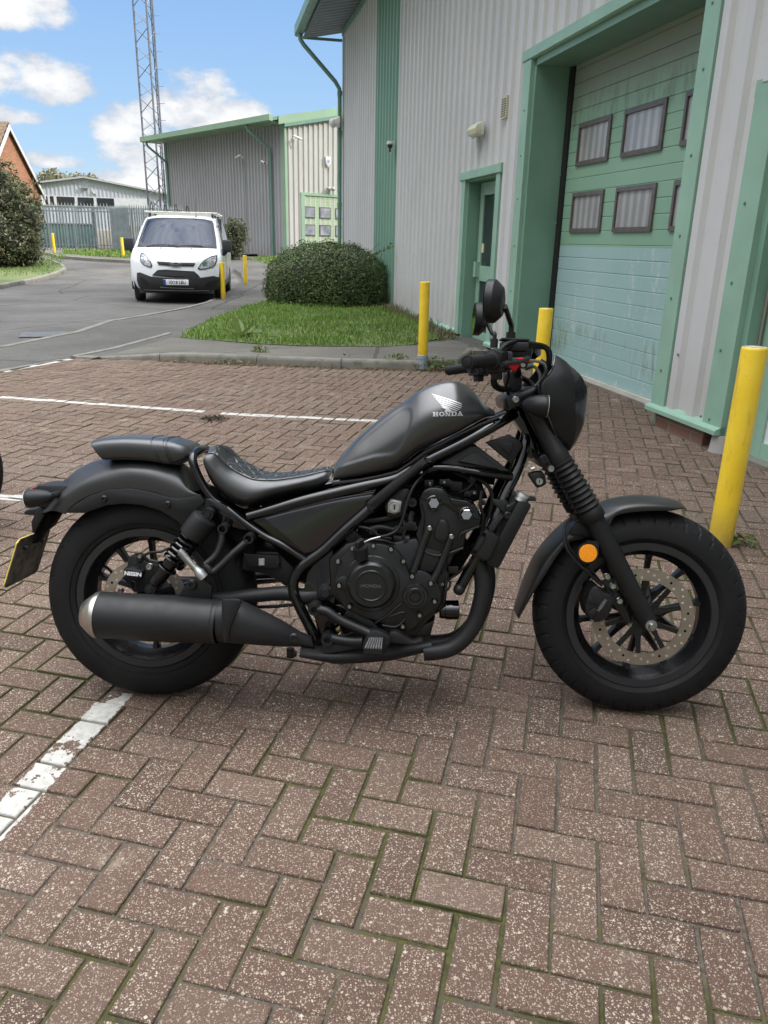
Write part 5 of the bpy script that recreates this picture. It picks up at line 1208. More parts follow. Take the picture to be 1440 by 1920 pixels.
b, rs = pad('pillion_seat', [(x, z + .008) for x, z in pt_], pb_, .09, M_leath, 8, wr=lambda u: .84 + .16 * min(1, u * 8) if u < .2 else (1 if u < .8 else 1 - .3 * ((u - .8) / .2) ** 2))
pl = part(b, 'pillion_seat', M_leath, None, 60)
def strap(i, sc_):
    N = len(rs); c_ = sum(rs[i], V()) / len(rs[i]); return [c_ + (p - c_) * sc_ for p in rs[i]]
N_ = len(rs); i0 = int(N_ * .64); b = MB(); b.rings([strap(i0, 1.0), strap(i0, 1.035), strap(i0 + 2, 1.04), strap(i0 + 4, 1.045), strap(i0 + 6, 1.04), strap(i0 + 6, 1.0)], True, False); part(b, 'grab_strap', M_leath, pl, 50)
b = MB()
for k in (i0 - 1, i0 + 8): 
    q = strap(k, 1.012); b.tube(q, .0022, 6, 0, closed=True)
part(b, 'piping', M_leath, pl)
b = MB()
q = [r[3] for r in rs]; c_ = [sum(r, V()) / len(r) for r in rs]
b.tube([cc + (p - cc) * 1.006 + V((0, 0, .0)) for p, cc in zip([r[25 if False else 17] for r in rs], c_)][1:-1], .0016, 6, 0); part(b, 'side_seam', M_leath, pl)
b = MB(); 
for x_ in (0, 1): pass
q = [(-0.111,0.727),(-0.05,0.729),(0.051,0.721)]
b.box((q[0][0] - .03, -.04, q[0][1] - .035), (q[2][0] + .02, .04, q[0][1] + .0)); part(b, 'pad_mount', M_deep, pl)
# rider seat, quilted
B_ = pos([(0.19,0.708),(0.205,0.676),(0.229,0.647),(0.259,0.625),(0.294,0.609),(0.325,0.613),(0.373,0.63),(0.429,0.647),(0.498,0.668),(0.533,0.688),(0.548,0.703)], -.07)
S_ = [(0.191,0.751),(0.202,0.73),(0.229,0.694),(0.265,0.664),(0.304,0.647),(0.336,0.651),(0.382,0.667),(0.437,0.681),(0.497,0.699),(0.535,0.711),(0.554,0.718)]
S_ = [V((x, -.128 if i < 6 else -.128 + .07 * ((i - 5) / 5) ** 1.4, z)) for i, (x, z) in enumerate(S_)]
Q_ = [(0.197,0.772),(0.217,0.77),(0.241,0.748),(0.27,0.726),(0.308,0.707),(0.336,0.699),(0.384,0.698),(0.432,0.704),(0.48,0.713),(0.528,0.724),(0.547,0.722)]
Q_ = [V((x, -.1 if i < 6 else -.1 + .055 * ((i - 5) / 5) ** 1.4, z)) for i, (x, z) in enumerate(Q_)]
T2 = [V((q.x - (.012 if i < 3 else 0), 0, q.z + (.012 if i < 2 else -.004))) for i, q in enumerate(Q_)]
rows = [[V((p.x, 0, p.z)) for p in B_], B_, S_, Q_, T2]
b = MB(); C = [resamp(c, 18) for c in rows]; n = len(C[0]); rs = []
for i in range(n):
    row = [c[i] for c in C]; full = row + [V((p.x, -p.y, p.z)) for p in row[1:-1][::-1]]
    q, _ = spline(full, 20, None, True); o_ = []
    for p in q:
        qz, tz = row[3], row[4]; on = abs(p.y) < abs(qz.y) * .97 and p.z > row[2].z and abs(row[3].y) > .03 and p.z > (row[2].z + row[3].z) / 2
        if on and 12 < i < n - 16:
            f1 = abs(((p.x * .92 + p.y * .62) / .036) % 1 - .5); f2 = abs(((p.x * .92 - p.y * .62) / .036) % 1 - .5)
            d = max(0, 1 - (.5 - max(f1, f2)) / .13); p = p + V((0, 0, .0028 - .0072 * d * d))
        o_.append(p)
    rs.append(o_)
b.rings(rs, True, True); rsd = part(b, 'rider_seat', M_leath, None, 60)
b = MB(); b.tube([p + V((0, -.002, .001)) for p in resamp(Q_, 5)][1:-1], .0019, 6, 0); part(b, 'seat_seam', M_leath, rsd)
# tank
ctr = [(0.557,0.736),(0.576,0.762),(0.618,0.811),(0.667,0.855),(0.716,0.894),(0.761,0.925),(0.802,0.957),(0.847,0.977),(0.892,0.986),(0.926,0.98),(0.957,0.961),(0.989,0.927),(1.022,0.905)]
mid = [(0.559,0.723),(0.581,0.741),(0.622,0.766),(0.671,0.787),(0.719,0.816),(0.763,0.849),(0.803,0.882),(0.847,0.906),(0.895,0.92),(0.929,0.921),(0.962,0.918),(0.993,0.908),(1.02,0.903)]
bot = [(0.557,0.701),(0.591,0.706),(0.633,0.716),(0.679,0.728),(0.728,0.743),(0.766,0.768),(0.807,0.801),(0.851,0.826),(0.9,0.849),(0.937,0.868),(0.97,0.884),(0.996,0.894),(1.024,0.9)]
cw = [.05, .058, .066, .07, .073, .077, .082, .085, .083, .076, .066, .055, .04]; mw = [.075, .09, .103, .113, .121, .13, .138, .14, .135, .125, .108, .085, .05]; bw = [.07, .08, .088, .094, .1, .108, .114, .115, .112, .105, .092, .074, .045]
rows = [[V((x, 0, z)) for (x, z) in bot], [V((x, -w_, z)) for (x, z), w_ in zip(bot, bw)], [V((x, -w_, z)) for (x, z), w_ in zip(mid, mw)], [V((x, -w_, z)) for (x, z), w_ in zip(ctr, cw)], [V((x, -w_ * .5, z + .007)) for (x, z), w_ in zip(ctr, cw)], [V((x, 0, z + .009)) for (x, z) in ctr]]
REC = [(0.576,0.75),(0.614,0.794),(0.647,0.827),(0.702,0.874),(0.746,0.908),(0.765,0.916),(0.778,0.912),(0.781,0.898),(0.78,0.88),(0.771,0.846),(0.753,0.809),(0.735,0.788),(0.712,0.782),(0.675,0.776),(0.633,0.762),(0.584,0.745)]
REC = smooth2(REC, 4)
def pdist(P, x, y):
    best = 9
    for i in range(len(P)):
        a, c = P[i - 1], P[i]; dx, dy = c[0] - a[0], c[1] - a[1]; L = dx * dx + dy * dy
        t = max(0, min(1, ((x - a[0]) * dx + (y - a[1]) * dy) / L)) if L else 0; best = min(best, math.hypot(x - a[0] - dx * t, y - a[1] - dy * t))
    return best if inpoly(P, x, y) else -best
C = [resamp(c, 14) for c in rows]; rs = []
for i in range(len(C[0])):
    row = [c[i] for c in C]; full = row + [V((p.x, -p.y, p.z)) for p in row[1:-1][::-1]]
    q, _ = spline(full, 14, None, True); o_ = []
    for p in q:
        if abs(p.y) > .03:
            d = pdist(REC, p.x, p.z)
            if d > -.004:
                k = ss((d + .002) / .008); p = V((p.x, p.y - math.copysign(.0045, p.y) * k, p.z))
        o_.append(p)
    rs.append(o_)
b = MB(); b.rings(rs, True, True); tank = part(b, 'fuel_tank', M_tank, None, 60)
from mathutils.bvhtree import BVHTree
bvh = BVHTree.FromPolygons([V(v) for v in b.v], b.f)
def on_tank(x, z, off=.0012):
    h = bvh.ray_cast(V((x, -1, z)), V((0, 1, 0))); return V((x, (h[0].y if h[0] else -.12) - off, z))
def decal(polys, name, mt, parent, grow=1.0):
    b = MB()
    for P in polys:
        gx = sum(p[0] for p in P) / len(P); gz = sum(p[1] for p in P) / len(P); P = [(gx + (x - gx) * grow, gz + (z - gz) * grow) for x, z in P]
        P = dense(ccw(P), .004); n = len(P); pts = [V(p) for p in P]; xs = [p[0] for p in P]; zs = [p[1] for p in P]; z = min(zs) + .002
        while z < max(zs):
            x = min(xs) + .002
            while x < max(xs):
                if inpoly(P, x, z) and min((V((x, z)) - q).length_squared for q in pts[:n]) > .0013 ** 2: pts.append(V((x, z)))
                x += .004
            z += .004
        r_ = delaunay_2d_cdt(pts, [(i, (i + 1) % n) for i in range(n)], [], 1, 1e-7)
        b.add([on_tank(p.x, p.y) for p in r_[0]], r_[2])
    return part(b, name, mt, parent, 80, smooth=False)
WL = [(838, 193), (851, 213), (866, 234), (882, 254), (900, 274), (918, 296)]; WR = [(1058, 264), (1068, 280), (1064, 294), (1052, 306), (1038, 316), (1022, 326)]
feath = []
for k in range(5):
    (ax, ay), (cx, cy) = WL[k], WL[k + 1]; (ex, ey), (gx, gy) = WR[k], WR[k + 1]
    up = [(ax + (ex - ax) * t, ay + (ey - ay) * t + 14 * sin(pi * t) * (-.25) + (6 * t * t if k else 0)) for t in (0, .25, .5, .75, 1)]
    dn = [(cx + (gx - cx) * t, cy + (gy - cy) * t + 14 * sin(pi * t) * (-.25) - (4.6 + 1.2 * (1 - t))) for t in (1, .75, .5, .25, .06)]
    feath.append(up + dn)
feath.append([(905, 290), (960, 298), (990, 320), (1012, 323), (960, 326), (930, 326), (945, 310)])
TKX = [(0.819,0.955),(0.93,0.958),(0.822,0.881)]
def tk(x, y):
    o0, ox, oy = TKX; return (o0[0] + (ox[0] - o0[0]) * (x - 800) / 300 + (oy[0] - o0[0]) * (y - 200) / 200, o0[1] + (ox[1] - o0[1]) * (x - 800) / 300 + (oy[1] - o0[1]) * (y - 200) / 200)
decal([[tk(*p) for p in f] for f in feath], 'wing_emblem', M_letter, tank)
def rect(x0, y0, x1, y1): return [(x0, y0), (x1, y0), (x1, y1), (x0, y1)]
LET = {'H': [rect(.08, .14, .3, .86), rect(.6, .14, .82, .86), rect(.3, .42, .6, .58), rect(0, 0, .38, .14), rect(.52, 0, .9, .14), rect(0, .86, .38, 1), rect(.52, .86, .9, 1)],
       'N': [rect(.08, .14, .22, .86), rect(.68, .0, .82, .86), [(.08, .86), (.3, .86), (.82, 0), (.6, 0)], rect(0, 0, .34, .14), rect(0, .86, .3, 1), rect(.56, .86, .95, 1)],
       'D': [rect(.08, .14, .3, .86), rect(0, 0, .5, .14), rect(0, .86, .5, 1), [(.5, 0), (.75, .08), (.88, .3), (.88, .7), (.75, .92), (.5, 1), (.5, .86), (.62, .78), (.66, .64), (.66, .36), (.62, .22), (.5, .14)]],
       'A': [[(.08, .14), (.24, .14), (.53, 1), (.38, 1)], [(.6, .14), (.83, .14), (.54, 1), (.42, 1)], rect(.26, .3, .62, .42), rect(0, 0, .34, .14), rect(.5, 0, .92, .14)], 'O': []}
_o = [(.46 + .46 * cos(t), .5 + .52 * sin(t)) for t in np.linspace(0, 2 * pi, 25)]; _i = [(.46 + .23 * cos(t), .5 + .34 * sin(t)) for t in np.linspace(0, 2 * pi, 25)]
for k in range(24): LET['O'].append([_o[k], _o[k + 1], _i[k + 1], _i[k]])
polys = []
for k, ch in enumerate('HONDA'):
    for P in LET[ch]:
        polys.append([tk(846 + k * 46.3 + u * 44, 361 - v * 32 - k * .9) for u, v in P])
decal(polys, 'tank_lettering', M_letter, tank, 1.14)
q = [(0.873,0.989),(0.896,0.993)]
b = MB(); b.lathe([(.035, -.003), (.034, .004), (.028, .007), (.0, .008)], (q[0][0], 0, q[0][1] - .018), 'z', 32); part(b, 'fuel_cap', M_sat, tank)
# tank lower skirt
sk = [(0.555,0.698),(0.637,0.711),(0.702,0.726),(0.744,0.739),(0.774,0.761),(0.818,0.796),(0.9,0.841),(0.973,0.879),(1.025,0.899),(1.029,0.893),(0.974,0.869),(0.9,0.83),(0.826,0.786),(0.785,0.752),(0.752,0.73),(0.706,0.716),(0.638,0.702),(0.557,0.688)]
b = MB(); b.prism(sk, -.108, -.085, .004); mirror(b); part(b, 'tank_skirt', M_matt)
# --- frame
fr_ = empty('frame', (0, 0, 0), (0, 0, 0), bike)
def tubes(name, pts, r, mt=M_gloss, sym=True, k=5, parent=None):
    b = MB(); b.tube(pts, r, 14, k); part(b, name, mt, parent or fr_)
    if sym:
        b = MB(); b.tube([(x, -y, z) for x, y, z in pts], r, 14, k); part(b, name, mt, parent or fr_)
tubes('top_rail', [(1.075,-0.06,0.907),(1.039,-0.085,0.887),(0.998,-0.1,0.863),(0.919,-0.108,0.818),(0.833,-0.112,0.772),(0.773,-0.112,0.735),(0.734,-0.112,0.713),(0.653,-0.112,0.692),(0.571,-0.112,0.67),(0.476,-0.112,0.644),(0.38,-0.112,0.613),(0.315,-0.112,0.592)], .0155)
lp = [(0.489,-0.118,0.467),(0.423,-0.118,0.509),(0.368,-0.118,0.535),(0.312,-0.115,0.571),(0.263,-0.112,0.607),(0.221,-0.11,0.634),(0.19,-0.107,0.67),(0.167,-0.104,0.711),(0.154,-0.1,0.744),(0.151,-0.09,0.757),(0.15,-0.075,0.764)]
lp = [V(p) for p in lp]; top_ = lp[-1]
full = lp + [V((top_.x + .004, -.045, top_.z + .008)), V((top_.x + .005, 0, top_.z + .01)), V((top_.x + .004, .045, top_.z + .008))] + [V((p.x, -p.y, p.z)) for p in lp[::-1]]
tubes('seat_hoop', full, .0125, sym=False)
tubes('diagonal_rail', [(0.823,-0.115,0.768),(0.747,-0.122,0.703),(0.662,-0.128,0.622),(0.602,-0.13,0.566),(0.541,-0.13,0.505),(0.501,-0.13,0.474),(0.47,-0.13,0.446),(0.453,-0.13,0.41),(0.452,-0.13,0.378),(0.467,-0.13,0.34),(0.492,-0.13,0.29),(0.51,-0.13,0.255),(0.525,-0.12,0.216)], .016)
tubes('cradle_rail', [(0.828,-0.1,0.74),(0.848,-0.105,0.749),(0.908,-0.105,0.748),(0.99,-0.1,0.737),(1.074,-0.085,0.726)], .0115)
tubes('down_tube', [(1.121,-0.03,0.87),(1.112,-0.05,0.832),(1.095,-0.065,0.758),(1.057,-0.085,0.674),(1.03,-0.1,0.599),(0.997,-0.108,0.521),(0.962,-0.108,0.452),(0.933,-0.108,0.393)], .0165)
tubes('head_tube', [(1.076,0,0.964),(1.125,0,0.884),(1.149,0,0.822)], .034, sym=False, k=3)
q = [(0.933,-0.125,0.399)]; b = MB(); b.ball(q[0], .0175, 14); part(b, 'frame_plug', M_matt, fr_)
b = MB(); b.prism([(1.082,0.927),(1.102,0.917),(1.116,0.888),(1.135,0.858),(1.148,0.814),(1.155,0.783),(1.13,0.778),(1.104,0.792),(1.106,0.85),(1.073,0.894)], -.06, .06, .006); part(b, 'head_gusset', M_gloss, fr_)
# pad over the diagonal
pdv = [(0.813,0.779),(0.824,0.779),(0.831,0.773),(0.829,0.762),(0.689,0.63),(0.674,0.622),(0.664,0.626),(0.661,0.641),(0.675,0.662)]
b = MB(); b.prism(smooth2(pdv, 3), -.15, -.128, .006); part(b, 'frame_pad', M_matt, fr_)
b = MB(); b.prism(smooth2([(0.793,0.754),(0.803,0.748),(0.699,0.654),(0.684,0.642),(0.676,0.644),(0.679,0.657)], 2), -.1535, -.149, .0015); part(b, 'pad_inlay', M_grip, fr_)
# triangular cover panels by the steering head
A1 = [(0.862,0.76),(0.906,0.788),(0.947,0.812),(0.97,0.811),(0.99,0.799),(1.065,0.745),(1.06,0.738),(0.981,0.747),(0.866,0.756)]
b = MB(); b.prism(smooth2(A1, 3), .07, .1, .006); part(b, 'frame_cover', M_matt); b = MB(); b.prism(smooth2(A1, 3), -.1, -.07, .006); cp = part(b, 'frame_cover', M_matt)
b = MB(); b.prism(smooth2([(0.922,0.773),(0.959,0.794),(0.974,0.793),(1.029,0.755),(1.018,0.75),(0.926,0.765)], 3), -.106, -.099, .004); part(b, 'cover_emboss', M_matt, cp)
b = MB(); b.prism([(0.994,0.823),(1.031,0.837),(1.061,0.848),(1.09,0.833),(1.101,0.818),(1.075,0.769),(1.068,0.766)], -.088, -.06, .005); cp2 = part(b, 'head_cover', M_matt)
b = MB(); b.prism([(1.032,0.817),(1.048,0.825),(1.068,0.828),(1.075,0.817),(1.065,0.791),(1.058,0.792)], -.093, -.0875, .003); part(b, 'cover_emboss', M_matt, cp2)
# side cover
b = MB(); b.prism([(0.319,0.589),(0.449,0.631),(0.684,0.679),(0.661,0.622),(0.54,0.498),(0.488,0.466),(0.422,0.512)], -.118, -.09, .004); mirror(b); part(b, 'side_frame_plate', M_gloss)
b = MB(); b.prism(smooth2([(0.366,0.59),(0.382,0.597),(0.532,0.64),(0.671,0.67),(0.666,0.649),(0.615,0.586),(0.534,0.505),(0.51,0.496),(0.489,0.492),(0.469,0.503),(0.417,0.545),(0.369,0.582)], 2), -.128, -.112, .005); sc_ = part(b, 'side_cover', mat('satin_side_cover', (.009, .009, .011), .2, .0, var=.1, coat=.5))
b = MB(); b.prism([(0.324,0.545),(0.506,0.603),(0.661,0.636),(0.656,0.613),(0.508,0.451),(0.458,0.437)], .112, .128, .005); part(b, 'side_cover', M_matt)
# dark airbox / electrics so the middle of the bike is filled
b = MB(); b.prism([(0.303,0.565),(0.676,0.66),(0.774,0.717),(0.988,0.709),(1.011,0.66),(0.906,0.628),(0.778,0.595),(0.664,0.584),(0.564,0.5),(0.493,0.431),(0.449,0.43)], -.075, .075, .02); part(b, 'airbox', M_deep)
b = MB(); b.prism([(0.295,0.484),(0.397,0.487),(0.463,0.423),(0.435,0.369),(0.368,0.412),(0.288,0.424)], -.085, .085, .012); part(b, 'battery_box', M_matt)
b = MB(); b.prism([(0.298,0.48),(0.406,0.478),(0.408,0.438),(0.378,0.437),(0.315,0.44)], -.102, -.085, .004); tb = part(b, 'tool_box', M_matt)
b = MB(); b.prism([(0.345,0.467),(0.362,0.468),(0.362,0.447),(0.345,0.446)], -.104, -.1015, .001); part(b, 'warning_label', mat('grey_label', (.3, .31, .33), .5, var=.3, scale=120), tb)
bolt('box_bolt', [(0.4,-0.102,0.45)][0], .006, M_sat, tb)
# --- swing arm, shocks, pillion pegs
b = MB(); b.tube([(0.54,-0.1,0.37),(0.478,-0.11,0.359),(0.423,-0.112,0.367),(0.318,-0.112,0.355),(0.212,-0.112,0.34),(0.085,-0.112,0.329),(0.022,-0.112,0.326)], [.026, .024, .0215, .021, .021, .022, .024], 14); mirror(b); part(b, 'swing_arm', M_exh)
bolt('axle_nut', (0, -.135, .322), .017, M_sat, bike, .012)
def axis_m(a, c):
    a, c = V(a), V(c); q = (c - a).to_track_quat('Z', 'Y').to_matrix().to_4x4(); q.translation = a; return q, (c - a).length
def along(b, a, c, prof, seg=28):
    q, L = axis_m(a, c); o_ = len(b.v); b.lathe([(r_, h * L) for r_, h in prof], (0, 0, 0), 'z', seg); b.v[o_:] = [tuple(q @ V(v)) for v in b.v[o_:]]
for s in (-1, 1):
    a, c = [V((x, y * -s if s > 0 else y, z)) for x, y, z in [(0.21,-0.15,0.604),(0.041,-0.15,0.378)]]
    if s > 0: a.y = -[(0.21,-0.15,0.604)][0][1]; c.y = .15
    sh = empty('shock_absorber', (0, 0, 0), (0, 0, 0), bike)
    b = MB(); along(b, a, c, [(0, .03), (.02, .03), (.036, .06), (.0385, .09), (.0385, .285), (.034, .3), (.02, .31)]); part(b, 'shock_cover', M_matt, sh)
    b = MB(); along(b, a, c, [(.013, .28), (.013, .62), (.021, .63), (.0215, .86), (.017, .9), (.017, .93)]); along(b, a, c, [(.03, .595), (.031, .6), (.031, .612), (.024, .618)]); along(b, a, c, [(.029, .71), (.03, .715), (.03, .725), (.022, .73)]); part(b, 'damper_body', M_gloss, sh)
    q, L = axis_m(a, c); pts = []
    for k in range(0, 5 * 16 + 1):
        t = k / 16; pts.append(q @ V((.0285 * cos(2 * pi * t), .0285 * sin(2 * pi * t), L * (.3 + .3 * t / 5))))
    b = MB(); b.tube(pts, .0052, 8, 0); part(b, 'spring', M_gloss, sh)
    for p, r_ in ((a, .017), (c, .015)):
        b = MB(); b.lathe([(0, -.02), (r_ * .55, -.02), (r_ * .6, -.016), (r_, -.016), (r_, .016), (0, .016)], p, 'y', 22); part(b, 'shock_eye', M_sat, sh)
    b = MB(); d = (c - a).normalized(); b.box((-.016, -.012, -.01), (.016, .012, .045), axis_m(a, c)[0]); part(b, 'top_clevis', M_matt, sh)
b = MB(); b.prism([(0.195,0.643),(0.207,0.645),(0.251,0.627),(0.289,0.59),(0.327,0.559),(0.323,0.55),(0.24,0.568),(0.227,0.599),(0.189,0.605)], -.125, -.1, .005); part(b, 'shock_bracket', M_gloss)
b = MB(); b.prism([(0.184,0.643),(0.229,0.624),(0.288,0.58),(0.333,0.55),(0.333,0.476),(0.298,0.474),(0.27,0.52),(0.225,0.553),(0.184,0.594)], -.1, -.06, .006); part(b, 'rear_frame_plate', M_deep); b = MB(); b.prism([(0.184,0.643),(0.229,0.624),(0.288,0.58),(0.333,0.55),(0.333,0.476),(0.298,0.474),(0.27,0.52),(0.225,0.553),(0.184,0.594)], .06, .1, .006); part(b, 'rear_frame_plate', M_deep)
pg = empty('pillion_peg', (0, 0, 0), (0, 0, 0), bike)
q1, q2, q3, q4, q5 = [(0.252,-0.15,0.562),(0.326,-0.15,0.536),(0.228,-0.185,0.444),(0.208,-0.18,0.465),(0.251,-0.15,0.543)]
b = MB(); b.tube([(0.249,-0.15,0.551),(0.247,-0.158,0.52),(0.234,-0.168,0.487),(0.207,-0.18,0.461)], .0105, 12); b.tube([(0.322,-0.15,0.528),(0.285,-0.165,0.495),(0.253,-0.175,0.462),(0.229,-0.182,0.442),(0.217,-0.182,0.452),(0.204,-0.182,0.46)], .0105, 12)
for p in (q1, q2): b.lathe([(.0095, -.012), (.0145, -.012), (.0145, .03), (.0, .03)], p, 'y', 22); b.lathe([(.0095, -.012), (.0095, .01), (0, .01)], p, 'y', 22)
part(b, 'peg_bracket', M_matt, pg)
a, c = [(0.142,-0.21,0.509),(0.208,-0.2,0.429)]; b = MB(); along(b, a, c, [(0, 0), (.0085, .005), (.0095, .1), (.0085, .6), (.012, .75), (.0145, .8), (.0145, 1), (0, 1)], 10); part(b, 'peg', M_alloy, pg)
b = MB(); q, L = axis_m(a, c)
for k in range(14): b.box((-.0105, -.0105, L * (.06 + .045 * k)), (.0105, .0, L * (.075 + .045 * k)), q)
part(b, 'peg_teeth', M_bolt, pg)
b = MB(); b.prism([(0.162,0.416),(0.19,0.422),(0.223,0.397),(0.22,0.356),(0.123,0.358),(0.139,0.388)], -.17, -.155, .003); mp0 = part(b, 'silencer_bracket', M_matt); bolt('bracket_bolt', [(0.167,-0.17,0.401)][0], .013, M_sat, mp0, .01)
# --- exhaust
ex = empty('exhaust', (0, 0, 0), (0, 0, 0), bike)
(ltx, ltz), (lbx, lbz), (rtx, rtz), (rbx, rbz) = [(-0.081,0.376),(-0.095,0.244),(0.251,0.364),(0.246,0.239)]
a = V(((ltx + lbx) / 2, -.2, (ltz + lbz) / 2)); c = V(((rtx + rbx) / 2, -.2, (rtz + rbz) / 2)); r0 = math.hypot(ltx - lbx, ltz - lbz) / 2; r1 = math.hypot(rtx - rbx, rtz - rbz) / 2
b = MB(); along(b, a, c, [(r0 * .96, -.003), (r0, .0), (r0, .01), (r0 * .995, .5), (r1 * 1.0, .955), (r1, .96), (r1 * .985, .965), (r1, .97), (r1, 1.0)], 64); part(b, 'silencer', M_exh, ex)
b = MB(); along(b, a, c, [(r0 * .4, -.08), (r0 * .46, -.144), (r0 * .5, -.148), (r0 * .55, -.146), (r0 * .76, -.098), (r0 * .95, -.05), (r0 * .985, -.035), (r0 * .985, -.004), (r0 * .9, .0)], 64); part(b, 'end_cap', M_steel, ex)
b = MB(); along(b, a, c, [(0, -.085), (r0 * .42, -.085)], 32); part(b, 'tailpipe_bore', M_deep, ex)
rr = []
for (tx, tz), (bx_, bz), y in zip([(0.248,0.363),(0.294,0.372),(0.335,0.352),(0.383,0.328),(0.43,0.301),(0.478,0.268),(0.508,0.251)], [(0.254,0.246),(0.281,0.244),(0.335,0.239),(0.383,0.234),(0.43,0.228),(0.481,0.225),(0.519,0.216)], (-.2, -.2, -.195, -.188, -.178, -.165, -.15)):
    m_ = V(((tx + bx_) / 2, y, (tz + bz) / 2)); h = math.hypot(tx - bx_, tz - bz) / 2; d = V((tx - bx_, 0, tz - bz)).normalized(); e = V((0, 1, 0)); rr.append([m_ + d * h * (abs(cos(t)) ** .8) * (1 if cos(t) > 0 else -1) * 1.0 + e * h * .95 * sin(t) for t in np.linspace(0, 2 * pi, 41)[:-1]])
b = MB(); b.rings(rr, True, True); part(b, 'silencer_cone', M_exh, ex)
b = MB(); hs_ = smooth2([(0.273,0.376),(0.284,0.386),(0.309,0.388),(0.328,0.378),(0.301,0.318),(0.289,0.271),(0.277,0.27)], 3); b.prism(hs_, -.266, -.255, .004)
part(b, 'heat_shield', M_matt, ex)
bolt('shield_bolt', [(0.467,-0.222,0.269)][0], .012, M_sat, ex, .008)
for dy, dx in ((-.045, 0), (.035, .02)):
    b = MB(); P = [(x + dx, y + dy, z) for x, y, z in [(0.989,-0.05,0.477),(1.001,-0.055,0.435),(1.005,-0.058,0.392),(0.999,-0.06,0.349),(0.986,-0.062,0.299),(0.958,-0.065,0.252),(0.922,-0.068,0.221),(0.885,-0.07,0.208),(0.837,-0.07,0.202)]]
    b.tube(P, .0255, 20); part(b, 'header_pipe', M_exh, ex)
rr = []
for (tx, tz), (bx_, bz), y in zip([(0.858,0.248),(0.803,0.239),(0.733,0.23),(0.65,0.224),(0.579,0.22),(0.523,0.218),(0.481,0.229)], [(0.86,0.2),(0.812,0.188),(0.742,0.171),(0.651,0.163),(0.573,0.163),(0.524,0.18),(0.481,0.195)], (-.075, -.085, -.095, -.105, -.115, -.13, -.15)):
    m_ = V(((tx + bx_) / 2, y, (tz + bz) / 2)); h = math.hypot(tx - bx_, tz - bz) / 2; d = V((tx - bx_, 0, tz - bz)).normalized(); rr.append([m_ + d * h * cos(t) + V((0, .055 * sin(t), 0)) for t in np.linspace(0, 2 * pi, 33)[:-1]])
b = MB(); b.rings(rr, True, True); part(b, 'collector', M_exh, ex)
b = MB(); b.prism([(0.543,0.233),(0.666,0.248),(0.673,0.231),(0.543,0.203)], -.172, -.16, .004); part(b, 'collector_shield', M_exh, ex)
b = MB(); b.cyl([(0.44,-0.1,0.195)][0], [(0.44,-0.1,0.167)][0], .012, 14); b.cyl([(0.433,-0.1,0.177)][0], [(0.458,-0.1,0.178)][0], .009, 12); part(b, 'stand_stop', M_matt, ex)
# --- engine
en = empty('engine', (0, 0, 0), (0, 0, 0), bike)
def pr(name, out, y0, y1, bev, mt, parent=None, sm=0):
    b = MB(); b.prism(smooth2(out, sm) if sm else out, y0, y1, bev); return part(b, name, mt, parent or en)
pr('crankcase', [(0.554,0.48),(0.604,0.529),(0.66,0.541),(0.722,0.533),(0.803,0.551),(0.877,0.491),(0.901,0.45),(0.897,0.365),(0.852,0.31),(0.813,0.26),(0.755,0.261),(0.687,0.288),(0.608,0.323),(0.561,0.375)], -.14, .16, .012, M_sat)
pr('sump', [(0.59,0.33),(0.833,0.284),(0.869,0.301),(0.856,0.241),(0.825,0.223),(0.603,0.215),(0.581,0.258)], -.1, .1, .015, M_sat)
pr('dark_infill', smooth2([(0.637,0.587),(0.719,0.6),(0.812,0.603),(0.817,0.541),(0.721,0.527),(0.649,0.522)], 2), -.115, .1, .02, M_deep)  # dark box added to cover the sky reflection on the crankcase top
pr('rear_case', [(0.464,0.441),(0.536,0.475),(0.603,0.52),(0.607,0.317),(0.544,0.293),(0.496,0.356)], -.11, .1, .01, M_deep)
# cover face with its bolted flange
fl_o = smooth2([(0.582,0.473),(0.604,0.505),(0.624,0.525),(0.651,0.535),(0.682,0.536),(0.715,0.533),(0.743,0.522),(0.764,0.5),(0.779,0.471),(0.791,0.446),(0.806,0.462),(0.842,0.453),(0.871,0.422),(0.88,0.375),(0.858,0.343),(0.831,0.321),(0.796,0.282),(0.77,0.281),(0.698,0.308),(0.666,0.315),(0.635,0.33),(0.609,0.342),(0.588,0.371),(0.575,0.399),(0.573,0.423),(0.579,0.444)], 3)
b = MB(); b.prism(fl_o, -.168, -.135, .005); cov = part(b, 'side_cover_casting', M_sat, en)
cc = V([(0.68,-0.19,0.419)][0])
b = MB(); b.lathe([(0, -.006), (.0395, -.006), (.0415, -.0085), (.044, -.0085), (.046, -.006), (.06, -.006), (.066, .0), (.069, .006), (.0705, .018), (.08, .02), (.083, .023), (.084, .05)], cc, 'y', 72); cl = part(b, 'clutch_cover', M_sat, en, 30)
vs, fs = text_mb('HONDA', .013, .001, .0004, 1.2); b = MB(); b.add([(cc.x + v.x, cc.y - .0065 + v.y * .6, cc.z + v.z - .004) for v in vs], fs); part(b, 'cast_lettering', M_letter_d, cl)
for p0, w_ in (((588, 530), 0),): pass
pr('cover_ear', smooth2([(0.575,0.424),(0.594,0.438),(0.609,0.437),(0.617,0.42),(0.613,0.399),(0.595,0.401),(0.582,0.403)], 2), -.176, -.15, .004, M_sat)
oc = V([(0.65,-0.178,0.494)][0]); b = MB(); d = V((-.12, -.25, 1)).normalized(); b.tube([oc, oc + d * .03], .019, 20, 0); b.tube([oc + d * .03, oc + d * .036], [.0205, .0195], 20, 0); b.box((-.0055, -.017, .036), (.0055, .017, .056), Matrix.Translation(oc) @ d.to_track_quat('Z', 'Y').to_matrix().to_4x4()); part(b, 'oil_filler_cap', M_matt, en)
c2 = V([(0.806,-0.182,0.389)][0])
